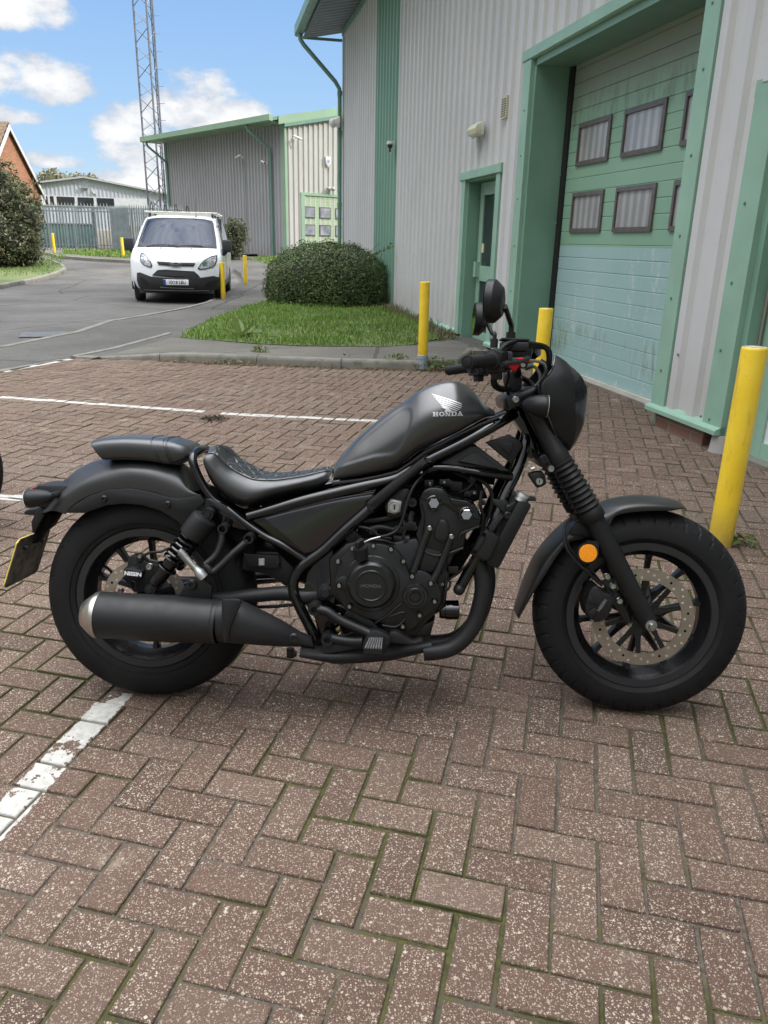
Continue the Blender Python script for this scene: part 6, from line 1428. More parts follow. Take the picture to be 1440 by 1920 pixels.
b = MB(); b.lathe([(0, .0), (.013, .0), (.0135, .002), (.0165, .002), (.0172, -.006), (.024, -.0065), (.0262, -.003), (.0345, -.0025), (.0362, .002), (.0372, .012), (.039, .04)], c2, 'y', 56); part(b, 'pulse_cover', M_sat, en, 30)
BO = [(480, 488), (362, 502), (282, 577), (288, 712), (347, 828), (645, 940), (650, 575), (579, 507), (699, 660), (803, 699), (825, 800), (741, 877)]
for p in [(0.683,-0.17,0.531),(0.624,-0.17,0.521),(0.584,-0.17,0.482),(0.589,-0.178,0.414),(0.619,-0.17,0.352),(0.773,-0.17,0.298),(0.769,-0.17,0.489),(0.733,-0.17,0.522),(0.795,-0.17,0.446),(0.848,-0.17,0.427),(0.861,-0.17,0.375),(0.82,-0.17,0.333)]:
    b = MB(); b.lathe([(.0085, .006), (.0085, -.004)], p, 'y', 14); part(b, 'bolt_boss', M_sat, en)
    bolt('cover_bolt', V(p) + V((0, -.003, 0)), .0055, M_bolt, en, .008)
for P in ([(0.693,-0.162,0.301),(0.723,-0.17,0.323),(0.768,-0.17,0.366)], [(0.708,-0.165,0.313),(0.769,-0.17,0.338),(0.776,-0.17,0.335)], [(0.714,-0.165,0.297),(0.755,-0.17,0.295),(0.78,-0.17,0.32)]):
    b = MB(); b.tube(P, .0035, 8, 3); part(b, 'cast_rib', M_sat, en)
# cylinder and head
pr('cylinder', [(0.81,0.572),(0.92,0.56),(0.889,0.428),(0.847,0.448),(0.791,0.446)], -.14, .12, .012, M_sat)
hd_ = [(0.808,0.663),(0.815,0.679),(0.838,0.695),(0.878,0.691),(0.902,0.666),(0.95,0.66),(0.972,0.638),(0.985,0.615),(0.981,0.592),(0.944,0.568),(0.938,0.526),(0.911,0.505),(0.9,0.473),(0.886,0.494),(0.816,0.522),(0.802,0.563),(0.815,0.61)]
pr('cylinder_head', hd_, -.152, .13, .006, M_sat)
pr('head_cover', smooth2([(0.811,0.671),(0.82,0.689),(0.838,0.699),(0.868,0.698),(0.883,0.688),(0.896,0.671),(0.916,0.659),(0.931,0.664),(0.959,0.658),(0.976,0.638),(0.983,0.618),(0.978,0.61),(0.941,0.616),(0.908,0.631),(0.879,0.649),(0.819,0.661)], 2), -.159, .13, .006, M_gloss)
pr('head_cover_rib', smooth2([(0.89,0.676),(0.903,0.669),(0.943,0.664),(0.956,0.652),(0.921,0.648),(0.901,0.65)], 2), -.163, -.15, .003, M_gloss)
for p in [(0.849,-0.16,0.656),(0.941,-0.16,0.626)]:
    p = V(p); b = MB(); b.lathe([(.0215, .004), (.0215, -.004), (.019, -.006), (.0165, -.006)], p, 'y', 36); part(b, 'cam_plug_seat', M_gloss, en)
    b = MB(); b.lathe([(.0165, -.002), (.0165, -.008), (.0145, -.0105), (0, -.0105)], p, 'y', 6); part(b, 'cam_plug', M_chrome, en, 20)
pr('head_boss', smooth2([(0.853,0.558),(0.864,0.604),(0.87,0.609),(0.883,0.609),(0.894,0.594),(0.893,0.559),(0.878,0.543)], 2), -.168, -.14, .006, M_sat)
for P, r_ in (([(0.838,-0.158,0.578),(0.825,-0.16,0.542),(0.812,-0.162,0.496),(0.798,-0.165,0.455)], .0105), ([(0.9,-0.158,0.556),(0.887,-0.16,0.513),(0.871,-0.162,0.467),(0.854,-0.165,0.431)], .0105)):
    b = MB(); b.tube(P, r_, 14); b.lathe([(0, -.004), (.012, -.003), (.013, .012)], P[0], 'y', 16); part(b, 'water_pipe', M_sat, en)
    bolt('pipe_bolt', V(P[0]) + V((.002, -.008, .006)), .006, M_bolt, en)
pr('cylinder_panel', [(0.826,0.527),(0.88,0.514),(0.872,0.464),(0.847,0.453),(0.813,0.457)], -.156, -.13, .005, M_sat)
b = MB(); b.tube([(0.811,-0.155,0.525),(0.865,-0.157,0.504),(0.937,-0.155,0.529)], .004, 8, 3); b.tube([(0.812,-0.155,0.651),(0.821,-0.156,0.613),(0.817,-0.155,0.567)], .004, 8, 3); b.tube([(0.924,-0.155,0.544),(0.93,-0.156,0.57),(0.979,-0.155,0.592)], .004, 8, 3); part(b, 'gasket_ridge', M_sat, en)
# oil filter, starter, injector body, hoses, sensors
a = V([(0.879,-0.09,0.326)][0]); b = MB(); a2 = V([(0.938,-0.09,0.328)][0]); along(b, a, a2, [(0, 0), (.022, 0), (.026, .08), (.026, .3), (.029, .32), (.029, .96), (.024, 1), (0, 1)], 20); part(b, 'oil_filter', M_gloss, en)
b = MB(); a, c = [(0.739,-0.12,0.547),(0.811,-0.12,0.534)]; along(b, a, c, [(0, 0), (.013, 0), (.016, .2), (.016, .4), (.02, .42), (.02, .6), (.012, .65), (.012, .9), (.016, .95), (0, 1)], 18); part(b, 'sensor_plug', M_matt, en)
kl = V([(0.739,-0.14,0.637)][0]); b = MB(); b.lathe([(0, -.002), (.009, -.002), (.0095, -.0045), (.0135, -.0045), (.0145, 0), (.0145, .03)], kl, 'y', 28); lk = part(b, 'throttle_disc', M_alloy, en)
b = MB(); b.box((kl.x - .0018, kl.y - .0055, kl.z - .006), (kl.x + .0018, kl.y - .0015, kl.z + .006)); part(b, 'key_slot', M_deep, lk)
pr('throttle_body', smooth2([(0.71,0.661),(0.738,0.685),(0.778,0.689),(0.784,0.661),(0.765,0.609),(0.719,0.607)], 2), -.125, .08, .006, M_sat)
pr('throttle_plate', [(0.719,0.647),(0.726,0.66),(0.759,0.653),(0.756,0.622),(0.74,0.615),(0.719,0.621)], -.132, -.115, .003, M_alloy)
pr('bracket_plate', [(0.588,0.548),(0.618,0.569),(0.647,0.544),(0.614,0.522)], -.125, -.1, .004, M_matt); bolt('bracket_bolt', [(0.621,-0.125,0.55)][0], .008, M_sat, en)
eye = V([(0.789,-0.14,0.652)][0]); b = MB(); b.lathe([(.007, -.006), (.0125, -.006), (.0125, .02)], eye, 'y', 20); b.lathe([(.007, -.006), (.007, .004), (0, .004)], eye, 'y', 16); part(b, 'engine_mount', M_sat, en)
def cable(name, P, r, mt=M_matt, parent=None, k=5): b = MB(); b.tube(P, r, 9, k); return part(b, name, mt, parent or bike)
cable('clutch_cable', [(0.832,-0.11,0.744),(0.81,-0.135,0.724),(0.788,-0.15,0.692),(0.774,-0.155,0.652),(0.765,-0.158,0.612),(0.751,-0.16,0.578),(0.729,-0.165,0.563),(0.702,-0.17,0.556)], .0042, M_grip, en)
cable('clutch_cable', [(0.71,-0.17,0.558),(0.677,-0.172,0.549),(0.657,-0.172,0.539)], .0022, M_steel, en)
cable('hose', [(0.648,-0.12,0.591),(0.689,-0.12,0.595),(0.74,-0.11,0.603),(0.786,-0.1,0.608)], .008, M_grip, en)
cable('hose', [(0.634,-0.13,0.577),(0.675,-0.14,0.57),(0.701,-0.14,0.55),(0.732,-0.13,0.544)], .0045, M_grip, en)
cable('hose', [(0.923,-0.06,0.726),(0.963,-0.07,0.723),(1.005,-0.08,0.7),(1.022,-0.08,0.659),(1.014,-0.08,0.606)], .006, M_grip, en)
cable('wiring', [(0.839,-0.08,0.731),(0.879,-0.09,0.744),(0.92,-0.09,0.73),(0.963,-0.08,0.709),(0.987,-0.06,0.671)], .004, M_grip, en)
cable('wiring', [(1.006,-0.11,0.611),(0.993,-0.115,0.549),(0.969,-0.12,0.492),(0.93,-0.12,0.448),(0.9,-0.12,0.426)], .0035, M_grip, en)
cable('wiring', [(0.893,-0.14,0.436),(0.892,-0.15,0.392),(0.886,-0.145,0.353),(0.867,-0.13,0.327)], .0032, M_grip, en)
for k, (p, s_) in enumerate(zip([(0.834,-0.09,0.704),(0.945,-0.06,0.696),(0.965,-0.07,0.677),(0.913,-0.07,0.696),(0.875,-0.1,0.709),(0.99,-0.09,0.651),(0.879,-0.13,0.417),(0.912,-0.12,0.458)], (.011, .013, .009, .015, .009, .008, .011, .012))):
    p = V(p); b = MB(); b.box((p.x - s_, p.y - s_ * .6, p.z - s_), (p.x + s_ * 1.3, p.y + s_, p.z + s_ * .8), bev=.002); part(b, 'connector', M_matt, en)
    if k % 2 == 0: bolt('clip_bolt', p + V((s_ * .4, -s_ * .6, 0)), .004, M_bolt, en)
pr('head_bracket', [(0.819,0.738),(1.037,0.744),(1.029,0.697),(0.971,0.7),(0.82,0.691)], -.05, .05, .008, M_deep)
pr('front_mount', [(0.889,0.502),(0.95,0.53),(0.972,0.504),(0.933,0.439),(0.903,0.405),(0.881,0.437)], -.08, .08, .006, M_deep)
for P, r_ in (([(0.66,-0.13,0.567),(0.701,-0.14,0.578),(0.741,-0.135,0.571),(0.782,-0.12,0.575)], .007), ([(0.761,-0.12,0.6),(0.772,-0.13,0.576),(0.767,-0.135,0.551),(0.788,-0.13,0.535)], .006), ([(0.791,-0.12,0.621),(0.786,-0.13,0.597),(0.802,-0.135,0.573)], .009), ([(0.651,-0.14,0.533),(0.676,-0.145,0.542),(0.712,-0.145,0.54),(0.743,-0.14,0.53)], .004), ([(0.989,-0.09,0.685),(0.985,-0.1,0.645),(0.996,-0.1,0.609),(0.991,-0.1,0.562)], .005), ([(0.973,-0.08,0.72),(0.949,-0.08,0.688),(0.924,-0.07,0.675)], .005), ([(0.818,-0.1,0.717),(0.788,-0.1,0.696),(0.758,-0.1,0.69),(0.717,-0.1,0.673)], .006), ([(0.889,-0.15,0.402),(0.902,-0.14,0.405),(0.907,-0.13,0.424)], .004)):
    cable('hose', P, r_, M_grip, en)
for p, s_ in zip([(0.787,-0.135,0.583),(0.751,-0.135,0.571),(0.773,-0.13,0.535),(0.68,-0.135,0.564),(0.891,-0.09,0.703),(0.949,-0.08,0.672),(0.958,-0.08,0.714)], (.014, .012, .01, .011, .012, .009, .01)):
    p = V(p); b = MB(); b.box((p.x - s_, p.y - s_ * .6, p.z - s_ * .8), (p.x + s_, p.y + s_, p.z + s_ * .8), bev=.002); b.box((p.x - s_ * .5, p.y - s_, p.z - s_ * .3), (p.x + s_ * .4, p.y, p.z + s_ * 1.2), bev=.0015); part(b, 'connector', M_matt, en)
# swing-arm pivot plate
pr('pivot_plate', smooth2([(0.491,0.434),(0.524,0.477),(0.555,0.515),(0.568,0.489),(0.564,0.436),(0.585,0.384),(0.571,0.335),(0.593,0.265),(0.541,0.209),(0.514,0.295),(0.482,0.348)], 2), -.125, -.1, .005, M_gloss)
pc = V([(0.545,-0.14,0.379)][0]); b = MB(); b.lathe([(0, -.004), (.0125, -.004), (.0145, -.001), (.0145, .004), (.023, .006), (.026, .012), (.026, .04)], pc, 'y', 32); part(b, 'pivot_cap', M_matt, en)
# --- foot controls
fc = empty('foot_control', (0, 0, 0), (0, 0, 0), bike)
r1, r2 = [(0.518,-0.16,0.338),(0.557,-0.165,0.25)]
b = MB(); b.tube([(0.529,-0.165,0.337),(0.555,-0.17,0.333),(0.591,-0.175,0.312),(0.628,-0.18,0.297),(0.664,-0.185,0.284),(0.682,-0.19,0.277)], .0135, 14); b.tube([(0.568,-0.168,0.254),(0.598,-0.175,0.251),(0.629,-0.18,0.25),(0.662,-0.19,0.254)], .0135, 14)
for p in (r1, r2): b.lathe([(.0095, -.016), (.0175, -.016), (.0185, -.012), (.0185, .03), (0, .03)], p, 'y', 26); b.lathe([(.0095, -.016), (.0095, -.002), (0, -.002)], p, 'y', 20)
part(b, 'peg_bracket', M_matt, fc)
b = MB(); b.prism(smooth2([(0.664,0.262),(0.679,0.287),(0.694,0.293),(0.715,0.288),(0.737,0.276),(0.74,0.261),(0.725,0.239),(0.666,0.234),(0.661,0.246)], 2), -.205, -.17, .006); part(b, 'peg_pivot', M_matt, fc)
q = [(0.677,-0.205,0.269),(0.718,-0.205,0.269),(0.718,-0.285,0.266),(0.667,-0.285,0.267)]
q = [V(p) for p in q]; b = MB(); dn = V((0, 0, -.014)); b.rings([[q[0], q[1], q[1] + dn, q[0] + dn], [q[3], q[2], q[2] + dn, q[3] + dn]], True, True); part(b, 'foot_peg', M_matt, fc)
b = MB()
for k in range(7):
    u = .06 + k * .14
    a_, b_ = q[0].lerp(q[1], u), q[3].lerp(q[2], u); a2_, b2_ = q[0].lerp(q[1], u + .075), q[3].lerp(q[2], u + .075); up_ = V((0, -.002, .0045))
    b.rings([[a_, a_ + up_, a2_ + up_, a2_], [b_, b_ + up_, b2_ + up_, b2_]], True, True)
part(b, 'peg_tread', M_alloy, fc)
b = MB(); b.prism(smooth2([(0.577,0.348),(0.601,0.349),(0.625,0.335),(0.664,0.317),(0.689,0.302),(0.707,0.281),(0.714,0.268),(0.693,0.265),(0.65,0.291),(0.601,0.308),(0.589,0.314),(0.604,0.333)], 2), -.158, -.142, .005); part(b, 'brake_pedal', M_matt, fc)
b = MB(); b.prism(smooth2([(0.609,0.316),(0.625,0.315),(0.651,0.301),(0.656,0.288),(0.638,0.291),(0.613,0.304)], 2), -.1595, -.157, .001); part(b, 'pedal_slot', M_deep, fc)
b = MB(); b.prism(smooth2([(0.737,0.285),(0.759,0.288),(0.78,0.276),(0.804,0.263),(0.821,0.27),(0.83,0.267),(0.83,0.258),(0.81,0.251),(0.771,0.253),(0.739,0.258)], 2), -.2, -.17, .005); part(b, 'brake_lever_pad', M_matt, fc)
cable('brake_rod', [(0.589,-0.14,0.28),(0.602,-0.145,0.257),(0.62,-0.15,0.262),(0.631,-0.15,0.267)], .0035, M_matt, fc)
b = MB(); b.prism([(0.577,0.273),(0.589,0.283),(0.592,0.27),(0.583,0.262)], -.145, -.135, .002); part(b, 'brass_spacer', mat('brass', (.5, .38, .2), .4, .9), fc)
cable('spring_hook', [(0.434,-0.09,0.322),(0.435,-0.09,0.297),(0.442,-0.09,0.286),(0.458,-0.09,0.287)], .0022, M_steel, fc)
# --- radiator
ra = empty('radiator', (0, 0, 0), (0, 0, 0), bike)
b = MB(); ro_ = [(1.088,0.666),(1.101,0.669),(1.124,0.655),(1.124,0.647),(1.046,0.473),(1.04,0.468),(1.018,0.473),(1.009,0.478),(1.006,0.486)]; b.prism(ro_, -.14, .15, .006); part(b, 'radiator_core', M_matt, ra)
b = MB(); a, c = [(1.099,-0.12,0.667),(1.109,-0.12,0.686)]; along(b, a, c, [(.019, -.3), (.019, .3), (.0225, .32), (.0225, .8), (.012, .9), (0, .9)], 22); part(b, 'filler_neck', M_alloy, ra)
b = MB(); p = V([(1.125,-0.12,0.672)][0]); b.box((p.x - .015, p.y - .02, p.z - .006), (p.x + .012, p.y + .02, p.z + .004), bev=.002); part(b, 'cap_tab', M_matt, ra)
b = MB(); b.prism(smooth2([(0.993,0.578),(1.007,0.58),(1.036,0.563),(1.036,0.55),(1.013,0.493),(1.004,0.493),(0.967,0.504),(0.964,0.519)], 2), -.156, -.12, .006); sh_ = part(b, 'radiator_shroud', M_matt, ra)
b = MB(); b.prism(smooth2([(0.99,0.565),(1.001,0.56),(0.978,0.518),(0.97,0.523)], 2), -.16, -.1555, .002); part(b, 'shroud_inlay', M_grip, sh_)
for p in [(0.993,-0.157,0.569),(0.97,-0.157,0.519)]: bolt('shroud_bolt', p, .006, M_deep, sh_, .004)
bolt('radiator_bolt', [(1.064,-0.13,0.643)][0], .008, M_sat, ra); bolt('radiator_bolt', [(1.062,-0.13,0.622)][0], .01, M_sat, ra)
b = MB(); b.prism([(1.015,0.667),(1.058,0.663),(1.072,0.635),(1.06,0.609),(1.049,0.629),(1.02,0.652)], -.125, -.11, .004); part(b, 'radiator_mount', M_sat, ra)
cable('coolant_hose', [(1.091,-0.1,0.653),(1.064,-0.1,0.632),(1.039,-0.11,0.607),(1.019,-0.115,0.576)], .013, M_grip, ra)
# --- front fork
fk_ = empty('front_fork', (0, 0, 0), (0, 0, 0), bike)
for s in (-1, 1):
    t0, t1, g0, g1, l1 = [V((x, y * -s, z)) if s > 0 else V((x, y, z)) for x, y, z in [(1.12,-0.107,0.926),(1.196,-0.107,0.795),(1.2,-0.107,0.788),(1.31,-0.107,0.617),(1.49,-0.107,0.313)]]
    ft = empty('fork_leg', (0, 0, 0), (0, 0, 0), fk_)
    b = MB(); along(b, t0, t1, [(.025, -.35), (.0275, -.3), (.028, .0), (.0285, .9), (.031, .93), (.031, 1.0), (.027, 1.02)], 32); part(b, 'fork_cover', M_matt, ft)
    prof = [(.0285, -.08), (.0315, -.05), (.0315, .06), (.033, .065), (.033, .09)]; nb = 9
    for k in range(nb):
        u = .1 + .74 * k / nb; dl = .74 / nb; tp_ = 1 + .12 * k / nb; prof += [(.029 * tp_, u), (.0355 * tp_, u + dl * .42), (.0365 * tp_, u + dl * .5), (.0355 * tp_, u + dl * .58), (.029 * tp_, u + dl * .96)]
    prof += [(.034, .85), (.0365, .87), (.0365, 1.0), (.032, 1.02)]
    b = MB(); along(b, g0, g1, prof, 40); part(b, 'gaiter', M_grip, ft, 50)
    b = MB(); along(b, g1, l1, [(.029, -.02), (.029, .3), (.028, .55), (.026, .8), (.026, .97), (.022, 1.03), (0, 1.035)], 32); part(b, 'fork_slider', M_matt, ft)
    b = MB(); b.lathe([(0, -.012), (.008, -.012), (.0095, -.01), (.0095, -.002), (.0165, -.001), (.0165, .012)], (l1.x, -.137 if s < 0 else .137, l1.z), 'y', 26); part(b, 'axle_end', M_bolt, ft)
b = MB(); b.cyl((1.49, -.135, .318), (1.49, .135, .318), .011, 16); part(b, 'front_axle', M_bolt, fk_)
b = MB(); b.prism([(1.038,0.949),(1.047,0.957),(1.114,0.986),(1.128,0.982),(1.129,0.967),(1.089,0.935),(1.053,0.918),(1.044,0.927)], -.135, .135, .01); part(b, 'top_yoke', M_sat, fk_)
bolt('yoke_bolt', [(1.066,-0.136,0.948)][0], .0085, M_bolt, fk_, .01)
b = MB(); b.prism([(1.142,0.78),(1.163,0.793),(1.191,0.786),(1.197,0.771),(1.173,0.755),(1.148,0.762)], -.12, .12, .008); part(b, 'bottom_yoke', M_sat, fk_)
bolt('yoke_bolt', [(1.172,-0.142,0.76)][0], .009, M_bolt, fk_, .012); bolt('yoke_bolt', [(1.155,-0.125,0.784)][0], .011, M_sat, fk_, .01)
b = MB(); b.prism(smooth2([(1.121,0.738),(1.159,0.746),(1.171,0.722),(1.17,0.709),(1.151,0.699),(1.144,0.701),(1.13,0.72)], 2), -.1, -.06, .006); kl_ = part(b, 'steering_lock', M_matt)
p = V([(1.151,-0.1,0.718)][0]); b = MB(); b.lathe([(0, -.002), (.009, -.0025), (.0105, 0)], p, 'y', 22); part(b, 'lock_barrel', M_alloy, kl_); b = MB(); b.box((p.x - .0012, p.y - .0035, p.z - .005), (p.x + .0012, p.y - .002, p.z + .005)); part(b, 'key_slot', M_deep, kl_)
b = MB(); b.tube([(1.124,-0.1,0.753),(1.135,-0.1,0.757)], .006, 8, 0); part(b, 'cable_guide', M_alloy, fk_)
# front mudguard
T_ = [(x, z) for x, y, z in [(1.6,0.03,0.639),(1.587,0.045,0.655),(1.533,0.045,0.667),(1.469,0.045,0.67),(1.407,0.045,0.661),(1.346,0.045,0.64),(1.272,0.04,0.596),(1.223,0.03,0.545),(1.173,0.01,0.476),(1.145,-0.01,0.409),(1.129,-0.03,0.355),(1.115,-0.06,0.303)]]
Sd = [V(p) for p in [(1.565,-0.06,0.652),(1.547,-0.075,0.642),(1.495,-0.08,0.64),(1.436,-0.08,0.635),(1.38,-0.08,0.621),(1.358,-0.08,0.585),(1.291,-0.08,0.551),(1.253,-0.08,0.54),(1.218,-0.08,0.496),(1.191,-0.078,0.445),(1.158,-0.066,0.378),(1.124,-0.04,0.291)]]
def mxy(p, t, kx, ky): return V((t[0] * (1 - kx) + p.x * kx, p.y * ky, t[1] * (1 - kx) + p.z * kx))
b = MB(); skin(b, [Sd, [mxy(p, t, .45, 1.0) for p, t in zip(Sd, T_)], [mxy(p, t, .14, .72) for p, t in zip(Sd, T_)], [V((x, 0, z + .004)) for x, z in T_]], 6, 5)
fg = part(b, 'front_mudguard', M_fend, None, 50); so = fg.modifiers.new('thickness', 'SOLIDIFY'); so.thickness = .004; so.offset = -1
b = MB(); b.prism(smooth2([(1.247,0.572),(1.27,0.603),(1.318,0.605),(1.373,0.588),(1.356,0.569),(1.333,0.562),(1.297,0.555),(1.285,0.562),(1.264,0.561)], 2), -.09, -.076, .004); part(b, 'mudguard_bracket', M_matt, fg)
# reflector, caliper, hose
p = V([(1.296,-0.128,0.519)][0]); b = MB(); b.lathe([(0, -.004), (.0255, -.0035), (.0265, 0), (.0265, .006)], p, 'y', 40); rf_ = part(b, 'side_reflector', M_amber)
b = MB(); b.lathe([(.0265, -.001), (.0305, -.001), (.031, .008), (0, .008)], p, 'y', 40); b.box((p.x - .005, p.y + .002, p.z + .01), (p.x + .03, p.y + .012, p.z + .035)); part(b, 'reflector_holder', M_matt, rf_)
cal = empty('brake_caliper', (0, 0, 0), (0, 0, 0), bike)
co = [(1.3,0.365),(1.306,0.393),(1.316,0.414),(1.332,0.422),(1.353,0.404),(1.367,0.4),(1.382,0.39),(1.383,0.365),(1.372,0.33),(1.356,0.315),(1.333,0.31),(1.315,0.322),(1.304,0.337)]
b = MB(); b.prism(smooth2(co, 2), -.118, -.045, .008); part(b, 'caliper_body', M_sat, cal)
for o_ in ([(1.301,0.372),(1.308,0.397),(1.33,0.382),(1.34,0.367),(1.326,0.366)], [(1.308,0.341),(1.326,0.357),(1.338,0.353),(1.328,0.326),(1.316,0.327)]):
    b = MB(); b.prism(o_, -.124, -.112, .004); part(b, 'caliper_lug', M_sat, cal)
b = MB(); b.prism([(1.349,0.431),(1.379,0.444),(1.4,0.395),(1.435,0.334),(1.446,0.303),(1.435,0.299),(1.391,0.357)], -.1, -.088, .004); part(b, 'caliper_bracket', M_sat, cal)
for p in [(1.36,-0.106,0.448),(1.402,-0.104,0.376),(1.379,-0.104,0.42),(1.438,-0.101,0.304),(1.322,-0.116,0.317)]: bolt('caliper_bolt', p, .0085 if p[2] > .36 else .005, M_bolt, cal, .01)
def plate_text(txt, ctr_, size, ang, mt, parent, bold=.0004, sx=1.1):
    vs, fs = text_mb(txt, size, .0006, bold, sx); q = Matrix.Rotation(-ang, 3, 'Y'); b = MB(); b.add([tuple(V(ctr_) + q @ V((v.x, v.y, v.z - size * .35))) for v in vs], fs); return part(b, 'lettering', mt, parent, 30)
plate_text('NISSIN', [(1.348,-0.126,0.366)][0], .0125, R(60), M_letter, cal) if False else plate_text('NISSIN', [(1.349,-0.119,0.364)][0], .0125, R(60), mat('grey_lettering', (.13, .13, .13), .5), cal)
cable('brake_hose', [(1.255,-0.09,0.619),(1.235,-0.1,0.598),(1.226,-0.12,0.566),(1.235,-0.13,0.529),(1.264,-0.13,0.491),(1.299,-0.125,0.463),(1.327,-0.115,0.437),(1.348,-0.11,0.421)], .0045, M_grip, cal)
cable('sensor_lead', [(1.264,-0.09,0.618),(1.245,-0.1,0.599),(1.235,-0.115,0.565),(1.244,-0.12,0.533),(1.275,-0.12,0.495),(1.314,-0.112,0.464),(1.348,-0.105,0.429),(1.388,-0.1,0.395)], .0026, M_grip, cal)
b = MB(); b.prism([(1.242,0.621),(1.266,0.628),(1.277,0.611),(1.256,0.604)], -.098, -.08, .003); part(b, 'hose_clamp', M_sat, cal)
# rear caliper
rc = empty('brake_caliper', (0, 0, 0), (0, 0, 0), bike)
b = MB(); b.prism(smooth2([(-0.045,0.432),(-0.039,0.459),(-0.014,0.467),(-0.001,0.46),(0.017,0.446),(0.045,0.443),(0.051,0.422),(0.03,0.396),(0.015,0.356),(-0.028,0.355),(-0.02,0.391),(-0.041,0.394)], 2), -.105, -.07, .005); part(b, 'caliper_bracket', M_sat, rc)
b = MB(); b.prism(smooth2([(-0.049,0.425),(-0.036,0.434),(-0.008,0.43),(0.009,0.423),(0.005,0.402),(-0.013,0.395),(-0.037,0.395),(-0.048,0.404)], 2), -.128, -.08, .008); part(b, 'caliper_body', M_sat, rc)
b = MB(); b.prism([(-0.014,0.466),(0.003,0.469),(0.006,0.453),(-0.008,0.442),(-0.016,0.452)], -.118, -.09, .004); part(b, 'bleed_boss', M_sat, rc)
plate_text('NISSIN', [(-0.019,-0.129,0.415)][0], .0155, R(-4), M_letter_w, rc, .0005)
for p, r_ in zip([(0.001,-0.118,0.467),(0.025,-0.11,0.434),(-0.066,-0.1,0.356),(0.036,-0.13,0.372)], (.006, .009, .008, .01)): bolt('caliper_bolt', p, r_, M_bolt if r_ < .0095 else M_sat, rc, .01)
cable('brake_hose', [(0.001,-0.115,0.461),(0.026,-0.115,0.476),(0.059,-0.11,0.48),(0.077,-0.1,0.485),(0.111,-0.095,0.471),(0.146,-0.095,0.443),(0.179,-0.09,0.432)], .0042, M_grip, rc)
cable('sensor_lead', [(-0.038,-0.1,0.388),(-0.035,-0.1,0.367),(-0.024,-0.1,0.352)], .003, M_grip, rc)
# --- headlight cowl
I_ = [(1.173,-0.115,1.072),(1.165,-0.14,1.043),(1.151,-0.155,1.02),(1.13,-0.165,0.998),(1.126,-0.168,0.971),(1.138,-0.165,0.937),(1.159,-0.15,0.9),(1.185,-0.13,0.855),(1.211,-0.105,0.821),(1.229,-0.08,0.806)]
M_ = [(1.217,-0.09,1.049),(1.234,-0.105,1.032),(1.248,-0.115,1.014),(1.259,-0.12,0.99),(1.264,-0.122,0.968),(1.265,-0.12,0.933),(1.264,-0.112,0.898),(1.26,-0.1,0.865),(1.25,-0.085,0.829),(1.243,-0.06,0.808)]
I_ = [V(p) for p in I_]; M_ = [V(p) for p in M_]
N1 = [V((p.x + .004, p.y * .6, p.z + .002)) for i, p in enumerate(M_)]; N0 = [V((p.x + .010, 0, p.z + .003)) for i, p in enumerate(M_)]
mid1 = [p.lerp(q, .5) + V((0, -.012, 0)) for p, q in zip(I_, M_)]
C = [resamp(c, 5) for c in (I_, mid1, M_, N1, N0)]; rs = []
for i in range(len(C[0])):
    row = [c[i] for c in C]; full = row + [V((p.x, -p.y, p.z)) for p in row[:-1][::-1]]; q, _ = spline(full, 5); rs.append(q)
b = MB(); b.mat = 0
nr = len(rs[0]); b.rings(rs, False, False); b.mi = [1 if (i % (nr - 1)) in range(7, nr - 8) else 0 for i in range(len(b.f))]
cw_ = part(b, 'headlight_cowl', [M_matt, mat('cowl_edge_gloss', (.008, .008, .009), .25, .1, coat=.5)], None, 60, norm=False); so = cw_.modifiers.new('thickness', 'SOLIDIFY'); so.thickness = .005; so.offset = 1
b = MB(); b.tube([p + V((-.002, 0, 0)) for p in C[0]], .0038, 8, 0); part(b, 'cowl_edge', M_gloss, cw_)
for p in [(1.226,-0.105,0.832),(1.149,-0.172,0.956)]: bolt('cowl_bolt', p, .006, M_sat, cw_, .005)
hl = V((C[4][22].x - .06, 0, C[4][22].z)); b = MB(); b.lathe([(0, -.07), (.05, -.065), (.078, -.035), (.085, 0), (.085, .012)], hl, 'x', 36); part(b, 'headlight_shell', M_matt)
b = MB(); b.lathe([(.083, .012), (.06, .03), (.0, .036)], hl, 'x', 36); part(b, 'headlight_lens', M_lens)
